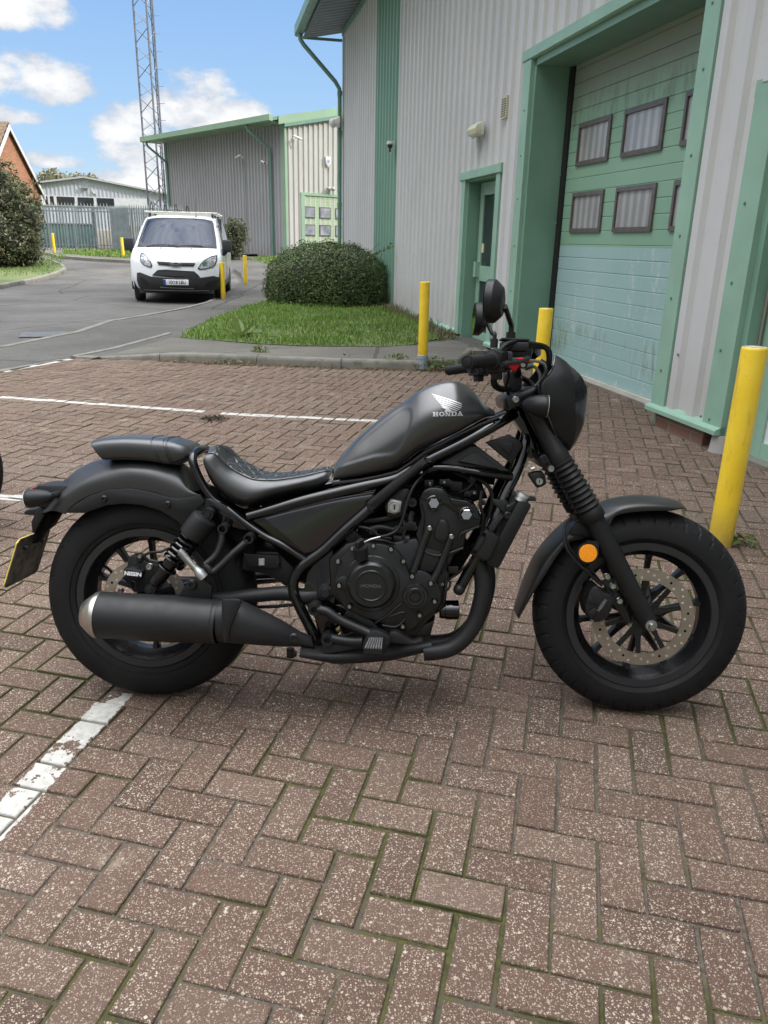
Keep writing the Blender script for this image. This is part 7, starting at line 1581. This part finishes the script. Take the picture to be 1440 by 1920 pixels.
# --- handlebar, grips, controls, mirrors
hb = empty('handlebar', (0, 0, 0), (0, 0, 0), bike)
g0, g1 = [V(p) for p in [(0.908,-0.405,1.036),(0.981,-0.285,1.047)]]
barc = [g0.lerp(g1, .1), g1, V([(1.018,-0.22,1.048)][0]), V([(1.06,-0.13,1.038)][0]), V([(1.078,-0.06,1.021)][0]), V([(1.086,0,1.023)][0])]
full = barc + [V((p.x, -p.y, p.z)) for p in barc[:-1][::-1]]
b = MB(); b.tube(full, .0112, 14, 6); part(b, 'bar', M_matt, hb)
for s in (-1, 1):
    a, c = (g0, g1) if s < 0 else (V((g0.x, -g0.y, g0.z)), V((g1.x, -g1.y, g1.z)))
    prof = [(0, -.035), (.011, -.035), (.0115, -.02), (.0165, -.018), (.0172, .0), (.0172, .03), (.0165, .05)]
    for k in range(22): u = .08 + k * .036; prof += [(.0167, u), (.0158, u + .006), (.0158, u + .016), (.0167, u + .022)]
    prof += [(.0172, .9), (.024, .93), (.0245, 1.02), (.02, 1.03)]
    b = MB(); along(b, a, c, prof, 28); gp_ = part(b, 'grip', M_grip, hb, 50)
    b = MB(); along(b, a, c, [(0, -.04), (.009, -.04), (.0105, -.036)], 24); part(b, 'bar_end', M_matt, gp_)
    q, L = axis_m(a, c); 
    b = MB(); b.prism([(-.026, -.03), (.02, -.034), (.03, -.01), (.027, .022), (.0, .03), (-.024, .02)], L * 1.02, L * 1.42, .006, axis='z', M=q); b.box((-.036, -.02, L * 1.1), (-.02, .0, L * 1.25), q, bev=.003); b.box((-.01, -.05, L * 1.08), (.012, -.02, L * 1.3), q, bev=.004); part(b, 'switch_housing', M_matt, hb)
    # lever
    P = [V((p.x + dx, p.y, p.z + dz)) for p, dx, dz in ((c.lerp(a, -.75), .04, .004), (c.lerp(a, -.25), .075, .006), (c.lerp(a, .25), .082, .0), (c.lerp(a, .8), .07, -.004))]
    b = MB(); b.tube(P, [.006, .0065, .0055, .006], 10); part(b, 'lever', M_matt, hb)
    b = MB(); p = V([(1.045,-0.235,1.046)][0]); p.y *= -s; b.box((p.x - .028, p.y - .016, p.z - .016), (p.x + .03, p.y + .016, p.z + .012), bev=.005); part(b, 'lever_clamp', M_sat, hb)
    b = MB(); p0, p1, p2, p3 = [V(p) for p in [(1.014,-0.275,1.035),(1.036,-0.275,1.045),(1.05,-0.275,1.035),(1.041,-0.275,1.019)]]
    p4 = V([(1.064,-0.24,1.051)][0])
    if s > 0:
        for p in (p0, p1, p2, p3, p4): p.y = -p.y
    b.prism([(p0.x, p0.z), (p1.x, p1.z + .004), (p2.x, p2.z), (p3.x, p3.z)], p0.y - .011, p0.y + .011, .003); b.box((p4.x - .017, p4.y - .014, p4.z - .007), (p4.x + .015, p4.y + .01, p4.z + .007), bev=.003); part(b, 'lever_adjuster', M_red, hb)
    bolt('adjuster_bolt', p2 + V((.008, -.012 if s < 0 else .004, .002)), .0055, M_bolt, hb, .006)
for y_ in (-1, 1):
    q_ = [V(p) for p in [(1.002,-0.245,1.061),(1.033,-0.23,1.074),(1.028,-0.235,1.04),(1.005,-0.24,1.024),(1.08,-0.17,1.072)]]
    for p in q_: p.y *= -y_
    b = MB(); b.box((q_[0].x - .022, q_[0].y - .02, q_[3].z), (q_[1].x, q_[0].y + .03, q_[1].z), bev=.008); part(b, 'control_body', M_matt, hb)
b = MB(); b.prism(smooth2([(1.04,1.092),(1.077,1.102),(1.101,1.099),(1.1,1.06),(1.079,1.053),(1.055,1.05)], 2), -.16, -.02, .012); part(b, 'meter_back', M_matt, hb)
# brake reservoir and risers
rv = [V(p) for p in [(1.014,-0.235,1.086),(1.066,-0.215,1.096)]]
b = MB(); m0 = rv[0].lerp(rv[1], .5); b.box((m0.x - .034, m0.y - .022, m0.z - .018), (m0.x + .036, m0.y + .024, m0.z + .008), bev=.006); b.box((m0.x - .036, m0.y - .024, m0.z + .009), (m0.x + .038, m0.y + .026, m0.z + .016), bev=.003); part(b, 'fluid_reservoir', M_matt, hb)
b = MB(); b.prism(smooth2([(1.053,1.021),(1.078,1.028),(1.091,1.006),(1.092,0.978),(1.072,0.968),(1.055,0.983)], 2), -.06, -.03, .006); b.prism(smooth2([(1.053,1.021),(1.078,1.028),(1.091,1.006),(1.092,0.978),(1.072,0.968),(1.055,0.983)], 2), .03, .06, .006); part(b, 'riser', M_matt, hb)
b = MB(); q = V([(1.103,-0.02,1.073)][0]); tm = Matrix.Translation(q) @ Matrix.Rotation(R(-35), 4, 'Y'); o_ = len(b.v); b.lathe([(0, .016), (.046, .016), (.05, .012), (.052, -.004), (.04, -.022), (0, -.026)], (0, 0, 0), 'z', 36); b.v = [tuple(tm @ V(v)) for v in b.v]; part(b, 'instrument', M_gloss, hb)
b = MB(); b.lathe([(0, .0165), (.043, .0165)], (0, 0, 0), 'z', 36); b.v = [tuple(tm @ V(v)) for v in b.v]; part(b, 'instrument_face', glass('instrument_glass', (.02, .025, .03), .08), hb)
cable('throttle_cable', [(0.999,-0.27,1.071),(1.016,-0.26,1.089),(1.047,-0.24,1.099),(1.091,-0.2,1.097),(1.129,-0.17,1.093),(1.15,-0.15,1.078),(1.154,-0.13,1.046),(1.15,-0.12,1.019),(1.138,-0.1,0.994)], .006, M_matt, hb)
cable('throttle_cable', [(0.999,-0.27,1.063),(1.024,-0.25,1.084),(1.062,-0.22,1.091),(1.11,-0.18,1.09),(1.135,-0.165,1.087),(1.146,-0.15,1.069),(1.149,-0.13,1.04),(1.142,-0.11,1.01),(1.126,-0.1,0.985)], .006, M_matt, hb)
cable('brake_hose', [(1.079,-0.2,1.051),(1.104,-0.19,1.052),(1.127,-0.18,1.047),(1.138,-0.165,1.033),(1.139,-0.14,1.012),(1.12,-0.12,0.985)], .0045, mat('braided_hose', (.22, .22, .22), .35, .7), hb)
cable('wiring_loom', [(1.014,-0.17,1.017),(1.003,-0.14,1.003),(1.011,-0.1,0.985),(1.034,-0.07,0.976),(1.059,-0.05,0.98)], .0095, M_grip, hb)
cable('wiring_loom', [(1.033,-0.2,1.026),(1.041,-0.15,1.007),(1.042,-0.1,0.983),(1.054,-0.07,0.961)], .004, M_grip, hb)
cable('clutch_cable', [(1.107,0.05,1.011),(1.132,0.06,0.999),(1.148,0.05,0.979),(1.138,0.02,0.953)], .008, M_grip, hb)
cable('clutch_cable', [(1.142,0.2,1.042),(1.158,0.15,1.048),(1.164,0.08,1.026),(1.155,0,0.999)], .005, M_grip, hb)
# mirrors
def rear_mirror(ctr_, nrm, up_, foot, midp, sgn):
    mr = empty('mirror', (0, 0, 0), (0, 0, 0), bike); nrm = V(nrm).normalized(); up_ = V(up_); up_ = (up_ - nrm * up_.dot(nrm)).normalized(); sd_ = nrm.cross(up_)
    c = V(ctr_); rs = []
    for d, sc_ in ((.006, .97), (.003, 1.0), (-.014, 1.0), (-.017, .97), (-.03, .74), (-.034, .66), (-.036, .5), (-.036, .05)):
        rs.append([c + nrm * d + (up_ * (.0535 * cos(t) * sc_) + sd_ * (.055 * sin(t) * sc_)) for t in [2 * pi * k / 8 + .2 for k in range(8)]])
    rs2 = []
    for r_ in rs: q, _ = spline(r_, 3, None, True); rs2.append(q)
    b = MB(); b.rings(rs2, True, True); part(b, 'mirror_shell', M_matt, mr, 24)
    gl = [c + nrm * .0065 + (up_ * (.05 * cos(t)) + sd_ * (.055 * sin(t))) for t in np.linspace(0, 2 * pi, 41)[:-1]]
    b = MB(); b.add(gl, [tuple(range(40))]); part(b, 'mirror_glass', M_chrome, mr)
    b = MB(); b.tube([V(foot), V(foot) + V((0, 0, .03)), V(midp), c - nrm * .04 + up_ * -.012], [.0072, .007, .0068, .0066], 12); part(b, 'mirror_stalk', M_matt, mr)
    b = MB(); b.tube([V(foot) - V((0, 0, .014)), V(foot) + V((0, 0, .014))], .0125, 6, 0); part(b, 'stalk_nut', M_matt, mr)
mc, mf, mm = [(0.962,-0.315,1.19),(1.03,-0.235,1.108),(1.025,-0.25,1.146)]
rear_mirror(mc, (-.96, .27, .02), (-.12, 0, 1), mf, mm, -1)
mc, mf, mm = [(0.983,0.3,1.202),(1.04,0.235,1.121),(1.034,0.25,1.153)]
rear_mirror(mc, (-.99, -.03, .05), (.12, 0, 1), mf, mm, 1)
# --- indicators, tail, number plate
def indicator(tip, base, r_, lens_at_base=True):
    o = empty('indicator', (0, 0, 0), (0, 0, 0), bike); b = MB(); along(b, tip, base, [(0, 0), (r_ * .3, .03), (r_ * .62, .2), (r_ * .86, .5), (r_ * .97, .8), (r_, .97), (r_ * .97, 1)], 32); part(b, 'indicator_shell', M_matt, o)
    b = MB(); along(b, tip, base, [(r_ * .97, .985), (r_ * .985, 1.003), (r_ * .9, 1.02), (0, 1.03)], 32); part(b, 'indicator_lens', M_lens, o); return o
for s in (-1, 1):
    t_, b0 = [V((x, y * -s, z)) for x, y, z in [(1.077,-0.185,0.936),(1.144,-0.185,0.932)]]
    o = indicator(t_, b0, .0315); b = MB(); b.cyl(t_.lerp(b0, .55), V((t_.lerp(b0, .55).x, s * .1, t_.lerp(b0, .55).z)), .009, 12); part(b, 'indicator_stem', M_matt, o)
    t_, b0 = [V((x, y * -s, z)) for x, y, z in [(-0.246,-0.125,0.637),(-0.322,-0.125,0.626)]]
    o = indicator(t_, b0, .0275); b = MB(); b.cyl(t_.lerp(b0, .15), V((t_.lerp(b0, .15).x, s * .04, t_.lerp(b0, .15).z)), .0095, 12); part(b, 'indicator_stem', M_matt, o)
tl = empty('tail_unit', (0, 0, 0), (0, 0, 0), bike)
b = MB(); b.prism([(-0.337,0.645),(-0.325,0.658),(-0.229,0.662),(-0.223,0.66),(-0.255,0.624),(-0.288,0.593),(-0.296,0.59),(-0.326,0.59)], -.058, .058, .008); part(b, 'tail_housing', M_matt, tl)
b = MB(); b.prism([(-0.352,0.645),(-0.344,0.648),(-0.342,0.633),(-0.351,0.625)], -.045, .045, .005); part(b, 'tail_light', M_redlens, tl)
b = MB(); b.prism([(-0.335,0.588),(-0.3,0.589),(-0.342,0.516),(-0.354,0.508),(-0.356,0.545),(-0.352,0.551)], -.045, .045, .005); part(b, 'plate_hanger', M_matt, tl)
b = MB(); b.prism([(-0.321,0.571),(-0.283,0.566),(-0.311,0.524),(-0.34,0.501),(-0.355,0.473),(-0.367,0.472),(-0.356,0.509)], -.028, .028, .006); part(b, 'plate_stay', M_deep, tl)
b = MB(); b.prism([(-0.383,0.571),(-0.374,0.578),(-0.338,0.583),(-0.339,0.554),(-0.353,0.554),(-0.355,0.562),(-0.383,0.563)], -.03, .03, .004); part(b, 'plate_light', M_matt, tl)
P0, P1 = [V(p) for p in [(-0.364,-0.105,0.5),(-0.416,-0.105,0.35)]]; d = (P1 - P0).normalized(); n_ = V((d.z, 0, -d.x))
if n_.x < 0: n_ = -n_
out_ = [(-.105, .012), (-.093, 0), (.093, 0), (.105, .012), (.105, .158), (.093, .17), (-.093, .17), (-.105, .158)]; Lp = (P1 - P0).length / .17
def pl_(y, h, k): p = P0 + d * h * Lp + n_ * k; return V((p.x, y, p.z))
b = MB(); b.rings([[pl_(y, h, k) for y, h in out_] for k in (-.0022, 0)], True, True); np_ = part(b, 'number_plate', M_plate, tl)
b = MB(); b.rings([[pl_(y * 1.004, h, k) for y, h in out_] for k in (-.0048, -.0023)], True, True); part(b, 'plate_face', M_plate_y, np_)
for y in (-.055, .055): b = MB(); b.tube([pl_(y, .035, .0), pl_(y, .035, .012)], [.009, .008], 14, 0); part(b, 'plate_bolt', M_matt, np_)
# --- side stand on the far side, carrying the lean
b = MB(); b.tube([(.62, .1, .2), (.58, .2, .1), (.52, .262, -.037)], [.013, .012, .011], 12); b.lathe([(0, -.002), (.03, -.002), (.03, .006), (0, .006)], (.52, .265, -.04), 'z', 20); part(b, 'side_stand', M_sat)
b = MB(); b.tube([(.1, .09, .33), (.6, .09, .36), (.62, .09, .3), (.1, .09, .25)], .006, 8, 2, closed=True); part(b, 'drive_chain', M_sat)
b = MB(); b.prism([(1.49 - .03, .33), (1.49 + .0, .36), (1.52, .33), (1.49, .29)], .1, .12, .004)
part(b, 'slider_lug', M_matt)
# the neighbouring machine in the next bay: the same model, only its front tyre reaches the frame
nb = copy_tree(bike); nb.name = 'motorcycle'; nb.location = (-3.6, 3.35, 0); nb.rotation_euler = (-.1788, 0, .03); nb['label'] = 'second motorcycle, only the front edge of its tyre showing at the left edge'
# ------------------------------------------------------------------ white van
M_vpaint = mat('white_van_paint', (.72, .73, .74), .3, var=.03, scale=2, coat=.6, dust=.05)
M_vblk = mat('black_bumper_plastic', (.03, .031, .034), .5, var=.15, scale=6)
M_vdark = mat('van_interior', (.035, .037, .042), .7)
van = empty('parked_van', (-4.62, 17.22, 0), (0, 0, R(8.5))); tag(van, 'white panel van with roof bars parked at the kerb, facing the camera', 'van')
# centre line of the shell: Y back from the nose, z, half width, setback of the edge, drop of the edge
SEC = [(.10, .26, .80, .30, .0), (.035, .34, .86, .33, .0), (.0, .45, .9, .36, 0), (.0, .56, .92, .38, 0), (.015, .68, .93, .40, 0), (.035, .80, .935, .42, .0), (.06, .895, .94, .44, -.01), (.10, .945, .945, .46, -.01), (.2, .99, .95, .42, -.005), (.45, 1.075, .95, .3, .01), (.68, 1.135, .945, .22, .02), (.74, 1.15, .94, .22, .02),
       (.98, 1.31, .9, .23, .02), (1.22, 1.475, .86, .24, .025), (1.46, 1.635, .825, .24, .03), (1.58, 1.71, .81, .24, .035), (1.72, 1.775, .8, .2, .045), (2.0, 1.835, .8, .1, .06), (2.5, 1.865, .8, .0, .07), (3.5, 1.88, .8, 0, .07), (4.6, 1.87, .8, 0, .07), (4.88, 1.84, .79, 0, .07), (4.97, 1.7, .8, 0, .06)]
WB = .985
def van_ring(k, side):
    Y, z, w_, c, d = SEC[k]; r_ = []
    for i in range(13):
        u = i / 12; r_.append(V((side * w_ * u, Y + c * u ** 3, z - d * u ** 4)))
    e = r_[-1].copy()
    for j in range(1, 11):
        t = j / 10; zz = e.z + (.28 - e.z) * t if k > 6 else e.z
        if k <= 6: r_.append(e.copy()); continue
        top = max(e.z, 1.06); f = min(1, max(0, (e.z - zz) / max(.08, e.z - .98))); x = abs(e.x) + (WB - abs(e.x)) * f ** .75
        if zz < .5: x -= .05 * ((.5 - zz) / .22) ** 2
        r_.append(V((side * x, e.y + (0 if k > 11 else 0), zz)))
    return r_
b = MB(); b.mat = 0
for side in (-1, 1):
    rr = [van_ring(k, side) for k in range(len(SEC))]
    n = len(rr[0]); o = len(b.v); b.v += [tuple(p) for r_ in rr for p in r_]
    for k in range(len(rr) - 1):
        for i in range(n - 1):
            if 11 <= k <= 15 and i < 11: continue                   # windscreen opening
            if 12 <= k <= 15 and 13 <= i <= 15: pass
            b.f.append((o + k * n + i, o + k * n + i + 1, o + (k + 1) * n + i + 1, o + (k + 1) * n + i)); b.mi.append(0)
    # tail panel
    r_ = rr[-1]; b.f.append(tuple(o + (len(rr) - 1) * n + i for i in range(n)) ); b.mi.append(0)
bm_ = b
body = b.build('body_shell', M_vpaint, van, 40)
wd_ = body.modifiers.new('weld', 'WELD'); wd_.merge_threshold = .0005
def nose_y(x, z):
    for k in range(len(SEC) - 1):
        if SEC[k][1] <= z <= SEC[k + 1][1]:
            t = (z - SEC[k][1]) / (SEC[k + 1][1] - SEC[k][1]); L = [SEC[k][j] + (SEC[k + 1][j] - SEC[k][j]) * t for j in range(5)]
            return L[0] + L[3] * min(1.2, abs(x) / L[2]) ** 3
    return .1
def on_nose(name, P, off, mt, parent=None, thick=.02, d=.06, ang=30):
    P = dense(ccw(P), d); n = len(P); pts = [V(p) for p in P]; xs = [p[0] for p in P]; zs = [p[1] for p in P]
    g = max(d, .05); z = min(zs) + g / 2
    while z < max(zs):
        x = min(xs) + g / 2
        while x < max(xs):
            if inpoly(P, x, z) and min((V((x, z)) - q).length for q in pts[:n]) > g * .4: pts.append(V((x, z)))
            x += g
        z += g
    r_ = delaunay_2d_cdt(pts, [(i, (i + 1) % n) for i in range(n)], [], 1, 1e-6)
    b = MB(); N = len(r_[0]); b.add([(p.x, nose_y(p.x, p.y) - off, p.y) for p in r_[0]] + [(p.x, nose_y(p.x, p.y) + .01, p.y) for p in r_[0][:n]], list(r_[2]) + [(i, (i + 1) % n, N + (i + 1) % n, N + i) for i in range(n)])
    return b.build(name, mt, parent or van, ang)
bl = [(-0.814,0.618),(-0.737,0.631),(-0.521,0.562),(-0.473,0.551),(-0.03,0.52),(0.52,0.538),(0.807,0.579),(0.906,0.548),(0.994,0.557),(0.989,0.467),(0.943,0.284),(0.76,0.166),(0.448,0.154),(-0.055,0.147),(-0.5,0.2),(-0.712,0.23),(-0.802,0.327),(-0.828,0.456)]
bl = [(min(.93, max(-.93, x)), min(.7, max(.27, z))) for x, z in bl]
on_nose('front_bumper', bl, .018, M_vblk)
gr = [(-0.466,0.583),(-0.408,0.635),(-0.339,0.693),(-0.185,0.705),(0.01,0.696),(0.205,0.686),(0.417,0.677),(0.487,0.614),(0.541,0.55),(-0.001,0.537)]
g_ = on_nose('lower_grille', gr, .024, mat('grille_black', (.012, .012, .014), .45))
for k in range(3):
    t0 = .25 + .24 * k; (x0, z0), (x1, z1) = [(-0.339,0.693),(-0.466,0.583)]; (x2, z2), (x3, z3) = [(0.417,0.677),(0.541,0.55)]
    a = (x0 + (x1 - x0) * t0 + .03, z0 + (z1 - z0) * t0); c = (x2 + (x3 - x2) * t0 - .03, z2 + (z3 - z2) * t0)
    on_nose('grille_bar', [a, c, (c[0], c[1] - .022), (a[0], a[1] - .022)], .038, M_vblk, g_)
up = [(-0.355,0.865),(0.017,0.851),(0.449,0.846),(0.435,0.807),(0.404,0.775),(0.011,0.771),(-0.312,0.794)]
u_ = on_nose('upper_grille', up, .012, bpy.data.materials['grille_black'])
a, c = [(-0.333,0.834),(0.422,0.815)]; on_nose('grille_bar', [(a[0], a[1] + .012), (c[0], c[1] + .012), (c[0], c[1] - .008), (a[0], a[1] - .008)], .022, M_vblk, u_)
ec = [(0.041,0.809)][0]
def oval(name, rx, rz, off, mt, parent):
    b = MB(); y = nose_y(ec[0], ec[1]); q = [(ec[0] + rx * cos(t), ec[1] + rz * sin(t)) for t in np.linspace(0, 2 * pi, 41)[:-1]]; b.prism(q, y - off, y + .01, .006); return b.build(name, mt, parent)
em = oval('oval_badge', .125, .05, .035, M_chrome, u_); oval('badge_field', .11, .039, .038, mat('badge_blue', (.012, .03, .09), .25), em)
vs, fs = text_mb('Ford', .068, .004, .001, 1.15); b = MB(); y = nose_y(ec[0], ec[1]) - .041; b.add([(ec[0] + v.x + v.z * .3 - .008, y + v.y, ec[1] + v.z - .022) for v in vs], fs); b.build('badge_script', M_chrome, em)
for P in ([(-0.728,1.036),(-0.641,1.014),(-0.549,0.944),(-0.482,0.857),(-0.455,0.785),(-0.479,0.733),(-0.556,0.748),(-0.659,0.79),(-0.719,0.853),(-0.736,0.94)], [(0.896,1.016),(0.761,0.984),(0.641,0.917),(0.553,0.827),(0.489,0.734),(0.529,0.705),(0.647,0.715),(0.799,0.755),(0.86,0.808),(0.899,0.914)]):
    h_ = on_nose('headlight', P, .012, mat('headlight_surround', (.05, .05, .055), .2) if 'headlight_surround' not in bpy.data.materials else bpy.data.materials['headlight_surround'], None, d=.04)
    cx = sum(p[0] for p in P) / len(P); cz = sum(p[1] for p in P) / len(P)
    on_nose('headlight_lens', [(cx + (x - cx) * .84, cz + (z - cz) * .82) for x, z in P], .016, mat('headlight_reflector', (.5, .51, .53), .18, .5, var=.6, scale=26) if 'headlight_reflector' not in bpy.data.materials else bpy.data.materials['headlight_reflector'], h_, d=.04)
    for s_, r_ in ((-.18, .05), (.22, .042)):
        x, z = cx + s_ * (max(p[0] for p in P) - min(p[0] for p in P)) * (1 if cx > 0 else -1), cz - .0; q = [(x + r_ * cos(t), z + r_ * sin(t)) for t in np.linspace(0, 2 * pi, 17)[:-1]]; on_nose('lamp_reflector', q, .019, M_chrome, h_, d=.03)
# plate
(p0x, p0z), (p1x, p1z) = [(-0.217,0.504),(0.281,0.39)]; pcx, pcz = (p0x + p1x) / 2, (p0z + p1z) / 2; tilt = -(p1z - p0z + .115) / 1.0
vp_ = empty('number_plate', (pcx, -.04, pcz), (0, 0, 0), van)
b = MB(); b.box((-.262, -.008, -.057), (.262, .01, .057), bev=.004); b.build('plate_board', mat('white_plate', (.72, .73, .74), .35), vp_)
b = MB(); b.box((-.262, -.0105, -.054), (-.212, -.0082, .054)); b.build('blue_band', mat('plate_blue', (.01, .05, .3), .4), vp_)
vs, fs = text_mb('VX18 LBU', .098, .002, .0022, .83); b = MB(); b.add([(v.x + .025, -.0100 + v.y, v.z - .036) for v in vs], fs); b.build('registration', mat('plate_black', (.01, .01, .01), .5), vp_)
a, c = [(-0.315,0.337),(0.391,0.311)]; on_nose('bumper_trim', [(a[0], a[1] + .008), (c[0], c[1] + .008), (c[0], c[1] - .008), (a[0], a[1] - .008)], .026, M_chrome)
for P in ([(-0.755,0.527),(-0.672,0.536),(-0.597,0.465),(-0.562,0.384),(-0.623,0.343),(-0.702,0.366),(-0.754,0.43)], [(0.91,0.503),(0.707,0.459),(0.611,0.384),(0.634,0.344),(0.768,0.354),(0.87,0.388)]): on_nose('fog_recess', [(min(.9, max(-.9, x)), z) for x, z in P], .022, bpy.data.materials['grille_black'], d=.04)
# windscreen, cabin
def scr(u, v, off=0):
    k = 11 + v * 5; i = min(15, int(k)); t = k - i; A_, B_2 = SEC[i], SEC[min(i + 1, 16)]; L = [A_[j] + (B_2[j] - A_[j]) * t for j in range(5)]
    return V((L[2] * u, L[0] + L[3] * abs(u) ** 3 - off * .8, L[1] - L[4] * u ** 4 + off * .55))
def vglass(name, tr):
    mt, nt, b_ = nodes(name); b_.inputs['Base Color'].default_value = (.015, .03, .065, 1); b_.inputs['Roughness'].default_value = .02; b_.inputs['Specular IOR Level'].default_value = .28  # blue of the reflected sky is put into the glass colour
    t_ = nd(nt, 'ShaderNodeBsdfTransparent'); t_.inputs[0].default_value = (.45, .58, .78, 1); ms = nd(nt, 'ShaderNodeMixShader'); ms.inputs[0].default_value = tr
    nt.links.new(b_.outputs[0], ms.inputs[1]); nt.links.new(t_.outputs[0], ms.inputs[2]); nt.links.new(ms.outputs[0], nt.nodes['Material Output'].inputs[0]); return mt
b = MB(); rs = [[scr(-.93 + 1.86 * i / 24, j / 12, .006) for i in range(25)] for j in range(13)]; b.rings(rs, False, False); ws = b.build('windscreen', vglass('windscreen_glass', .3), van, 60)
b = MB()
def wring(s0, s1, off):
    o_ = []
    for q in np.linspace(0, 2 * pi, 73)[:-1]:
        cx, sx_ = cos(q), sin(q); x = abs(cx) ** .28 * (1 if cx > 0 else -1); y = abs(sx_) ** .28 * (1 if sx_ > 0 else -1)
        o_.append((x, y))
    return [scr(x * s0, .5 + y * s1, off) for x, y in o_]
b.rings([wring(.95, .515, .004), wring(.95, .515, .012), wring(.885, .455, .012), wring(.885, .455, .004)], True, False); b.build('windscreen_surround', M_vdark, ws, 40)
for x0, x1 in ((-.62, .02), (-.02, .55)):
    b = MB(); b.tube([scr(x0 / .9, .0, .03), scr((x0 * .6 + x1 * .4) / .9, .04, .04), scr(x1 / .9, .035, .03)], .012, 6); b.build('wiper', M_vblk, van)
cab = empty('cabin', (0, 0, 0), (0, 0, 0), van)
b = MB(); b.rings([[V((-.85, .98, 1.0)), V((-.85, 1.0, 1.16)), V((-.85, 1.35, 1.13)), V((-.85, 1.6, .9))], [V((.85, .98, 1.0)), V((.85, 1.0, 1.16)), V((.85, 1.35, 1.13)), V((.85, 1.6, .9))]], True, True); b.build('dashboard', mat('dash_grey', (.09, .095, .105), .6), cab)
for x in (-.45, .12, .5):
    b = MB(); b.box((x - .2, 2.2, .7), (x + .2, 2.35, 1.38), bev=.05); b.box((x - .11, 2.22, 1.39), (x + .11, 2.32, 1.6), bev=.04); b.build('seat', M_vdark, cab)
b = MB(); b.tube([(-.45 + .19 * cos(t), 1.62 + .07 * sin(t), 1.16 + .17 * sin(t)) for t in np.linspace(0, 2 * pi, 25)[:-1]], .016, 8, 0, closed=True); b.build('steering_wheel', mat('wheel_grey', (.12, .12, .13), .5), cab)
b = MB(); b.box((-.9, 2.6, .4), (.9, 2.64, 1.8)); b.build('bulkhead', mat('bulkhead_grey', (.06, .07, .09), .7), cab)
b = MB(); b.box((-.85, .9, .3), (.85, 2.6, .5)); b.build('cab_floor', M_vdark, cab)
# flank: windows, mirrors, wheels
for s in (-1, 1):
    def fl_pt(Y, z, off=.006):
        f = min(1, max(0, (1.78 - z) / .8)); x = .8 + (WB - .8) * f ** .75; return V((s * (x + off), Y, z))
    P = [(1.25, 1.12), (1.75, 1.6), (1.95, 1.64), (2.3, 1.66), (2.3, 1.1), (1.5, 1.02)]
    P2 = dense(P, .1); b = MB(); vs = [fl_pt(y, z) for y, z in P2]; b.add(vs + [p - V((s * .03, 0, 0)) for p in vs], [tuple(range(len(vs)))] + [(i, (i + 1) % len(vs), len(vs) + (i + 1) % len(vs), len(vs) + i) for i in range(len(vs))]); b.build('side_window', M_glass, van)
    mi_ = empty('door_mirror', (0, 0, 0), (0, 0, 0), van)
    b = MB(); b.box((s * 1.08 - .1, 1.12, 1.06), (s * 1.08 + .1, 1.24, 1.33), bev=.035); b.build('mirror_housing', M_vblk, mi_)
    b = MB(); b.tube([(s * .95, 1.3, 1.02), (s * 1.02, 1.22, 1.03), (s * 1.06, 1.18, 1.1)], [.05, .04, .05], 10); b.build('mirror_arm', M_vblk, mi_)
    for Y in (.95, 3.88):
        b = MB(); b.lathe([(.0, -.012), (.39, -.012), (.405, 0), (.405, .012)], (s * .975, Y, .345), 'x', 36, caps=False); b.v = [(x, y, max(.26, z)) for x, y, z in b.v]; b.build('wheel_arch', M_vblk, van)
        wl_ = empty('wheel', (s * .88, Y, .335), (0, 0, R(6) if Y < 2 else 0), van)
        b = MB(); b.lathe([(.2, -.09), (.24, -.11), (.31, -.11), (.335, -.08), (.338, 0), (.335, .08), (.31, .11), (.24, .11), (.2, .09)], (0, 0, 0), 'x', 40); b.build('tyre', M_rub_v if 'M_rub_v' in globals() else M_vblk, wl_)
        b = MB(); b.lathe([(0, s * .085), (.06, s * .09), (.08, s * .075), (.17, s * .06), (.2, s * .09), (.21, s * .1)], (0, 0, 0), 'x', 30); b.build('hubcap', mat('hubcap_silver', (.3, .3, .31), .4, .6) if 'hubcap_silver' not in bpy.data.materials else bpy.data.materials['hubcap_silver'], wl_)
    b = MB(); b.box((s * .955, 1.0 + .4, .3), (s * .985, 3.5, .42), bev=.01); b.build('sill_moulding', M_vblk, van)
    b = MB(); b.tube([fl_pt(2.45, .45, .002), fl_pt(2.45, 1.0, .002), fl_pt(2.45, 1.6, .002)], .005, 6, 0); b.build('door_gap', M_vdark, van)
b = MB(); b.box((-.8, .3, .2), (.8, 4.7, .3)); b.build('underbody', M_vdark, van)
# roof bars with ladder stops and a roller, aerial
rk_ = empty('roof_rack', (0, 0, 0), (0, 0, 0), van)
M_rack = mat('rack_cream', (.5, .48, .42), .5, var=.15)
for Y in (2.25, 3.2, 4.3):
    b = MB(); b.tube([(-.84, Y, 1.91), (.84, Y, 1.91)], .026, 10, 0); b.build('cross_bar', M_rack, rk_)
    for x in (-.72, .72): b = MB(); b.box((x - .025, Y - .02, 1.78), (x + .025, Y + .02, 1.9)); b.build('bar_foot', M_vblk, rk_)
for x, h in ((-.68, .2), (-.36, .15), (-.12, .17), (.14, .14)):
    b = MB(); b.tube([(x - .035, 2.25, 1.925), (x - .01, 2.25, 1.925 + h), (x + .012, 2.25, 1.925 + h), (x + .045, 2.25, 1.925)], .011, 6, 0); b.tube([(x - .02, 2.25, 1.98), (x + .028, 2.25, 1.98)], .008, 6, 0); b.build('ladder_stop', M_vblk, rk_)
b = MB(); b.tube([(.36, 1.95, 1.82), (.37, 2.05, 2.25)], .005, 6, 0); b.lathe([(.02, 0), (.012, .03), (0, .035)], (.36, 1.95, 1.815), 'z', 12); b.build('aerial', M_vblk, van)
for x in (-.32, .34): b = MB(); b.ball((x, .62, 1.128), .016, 8, 1, 1, .7); b.build('washer_jet', M_vblk, van)
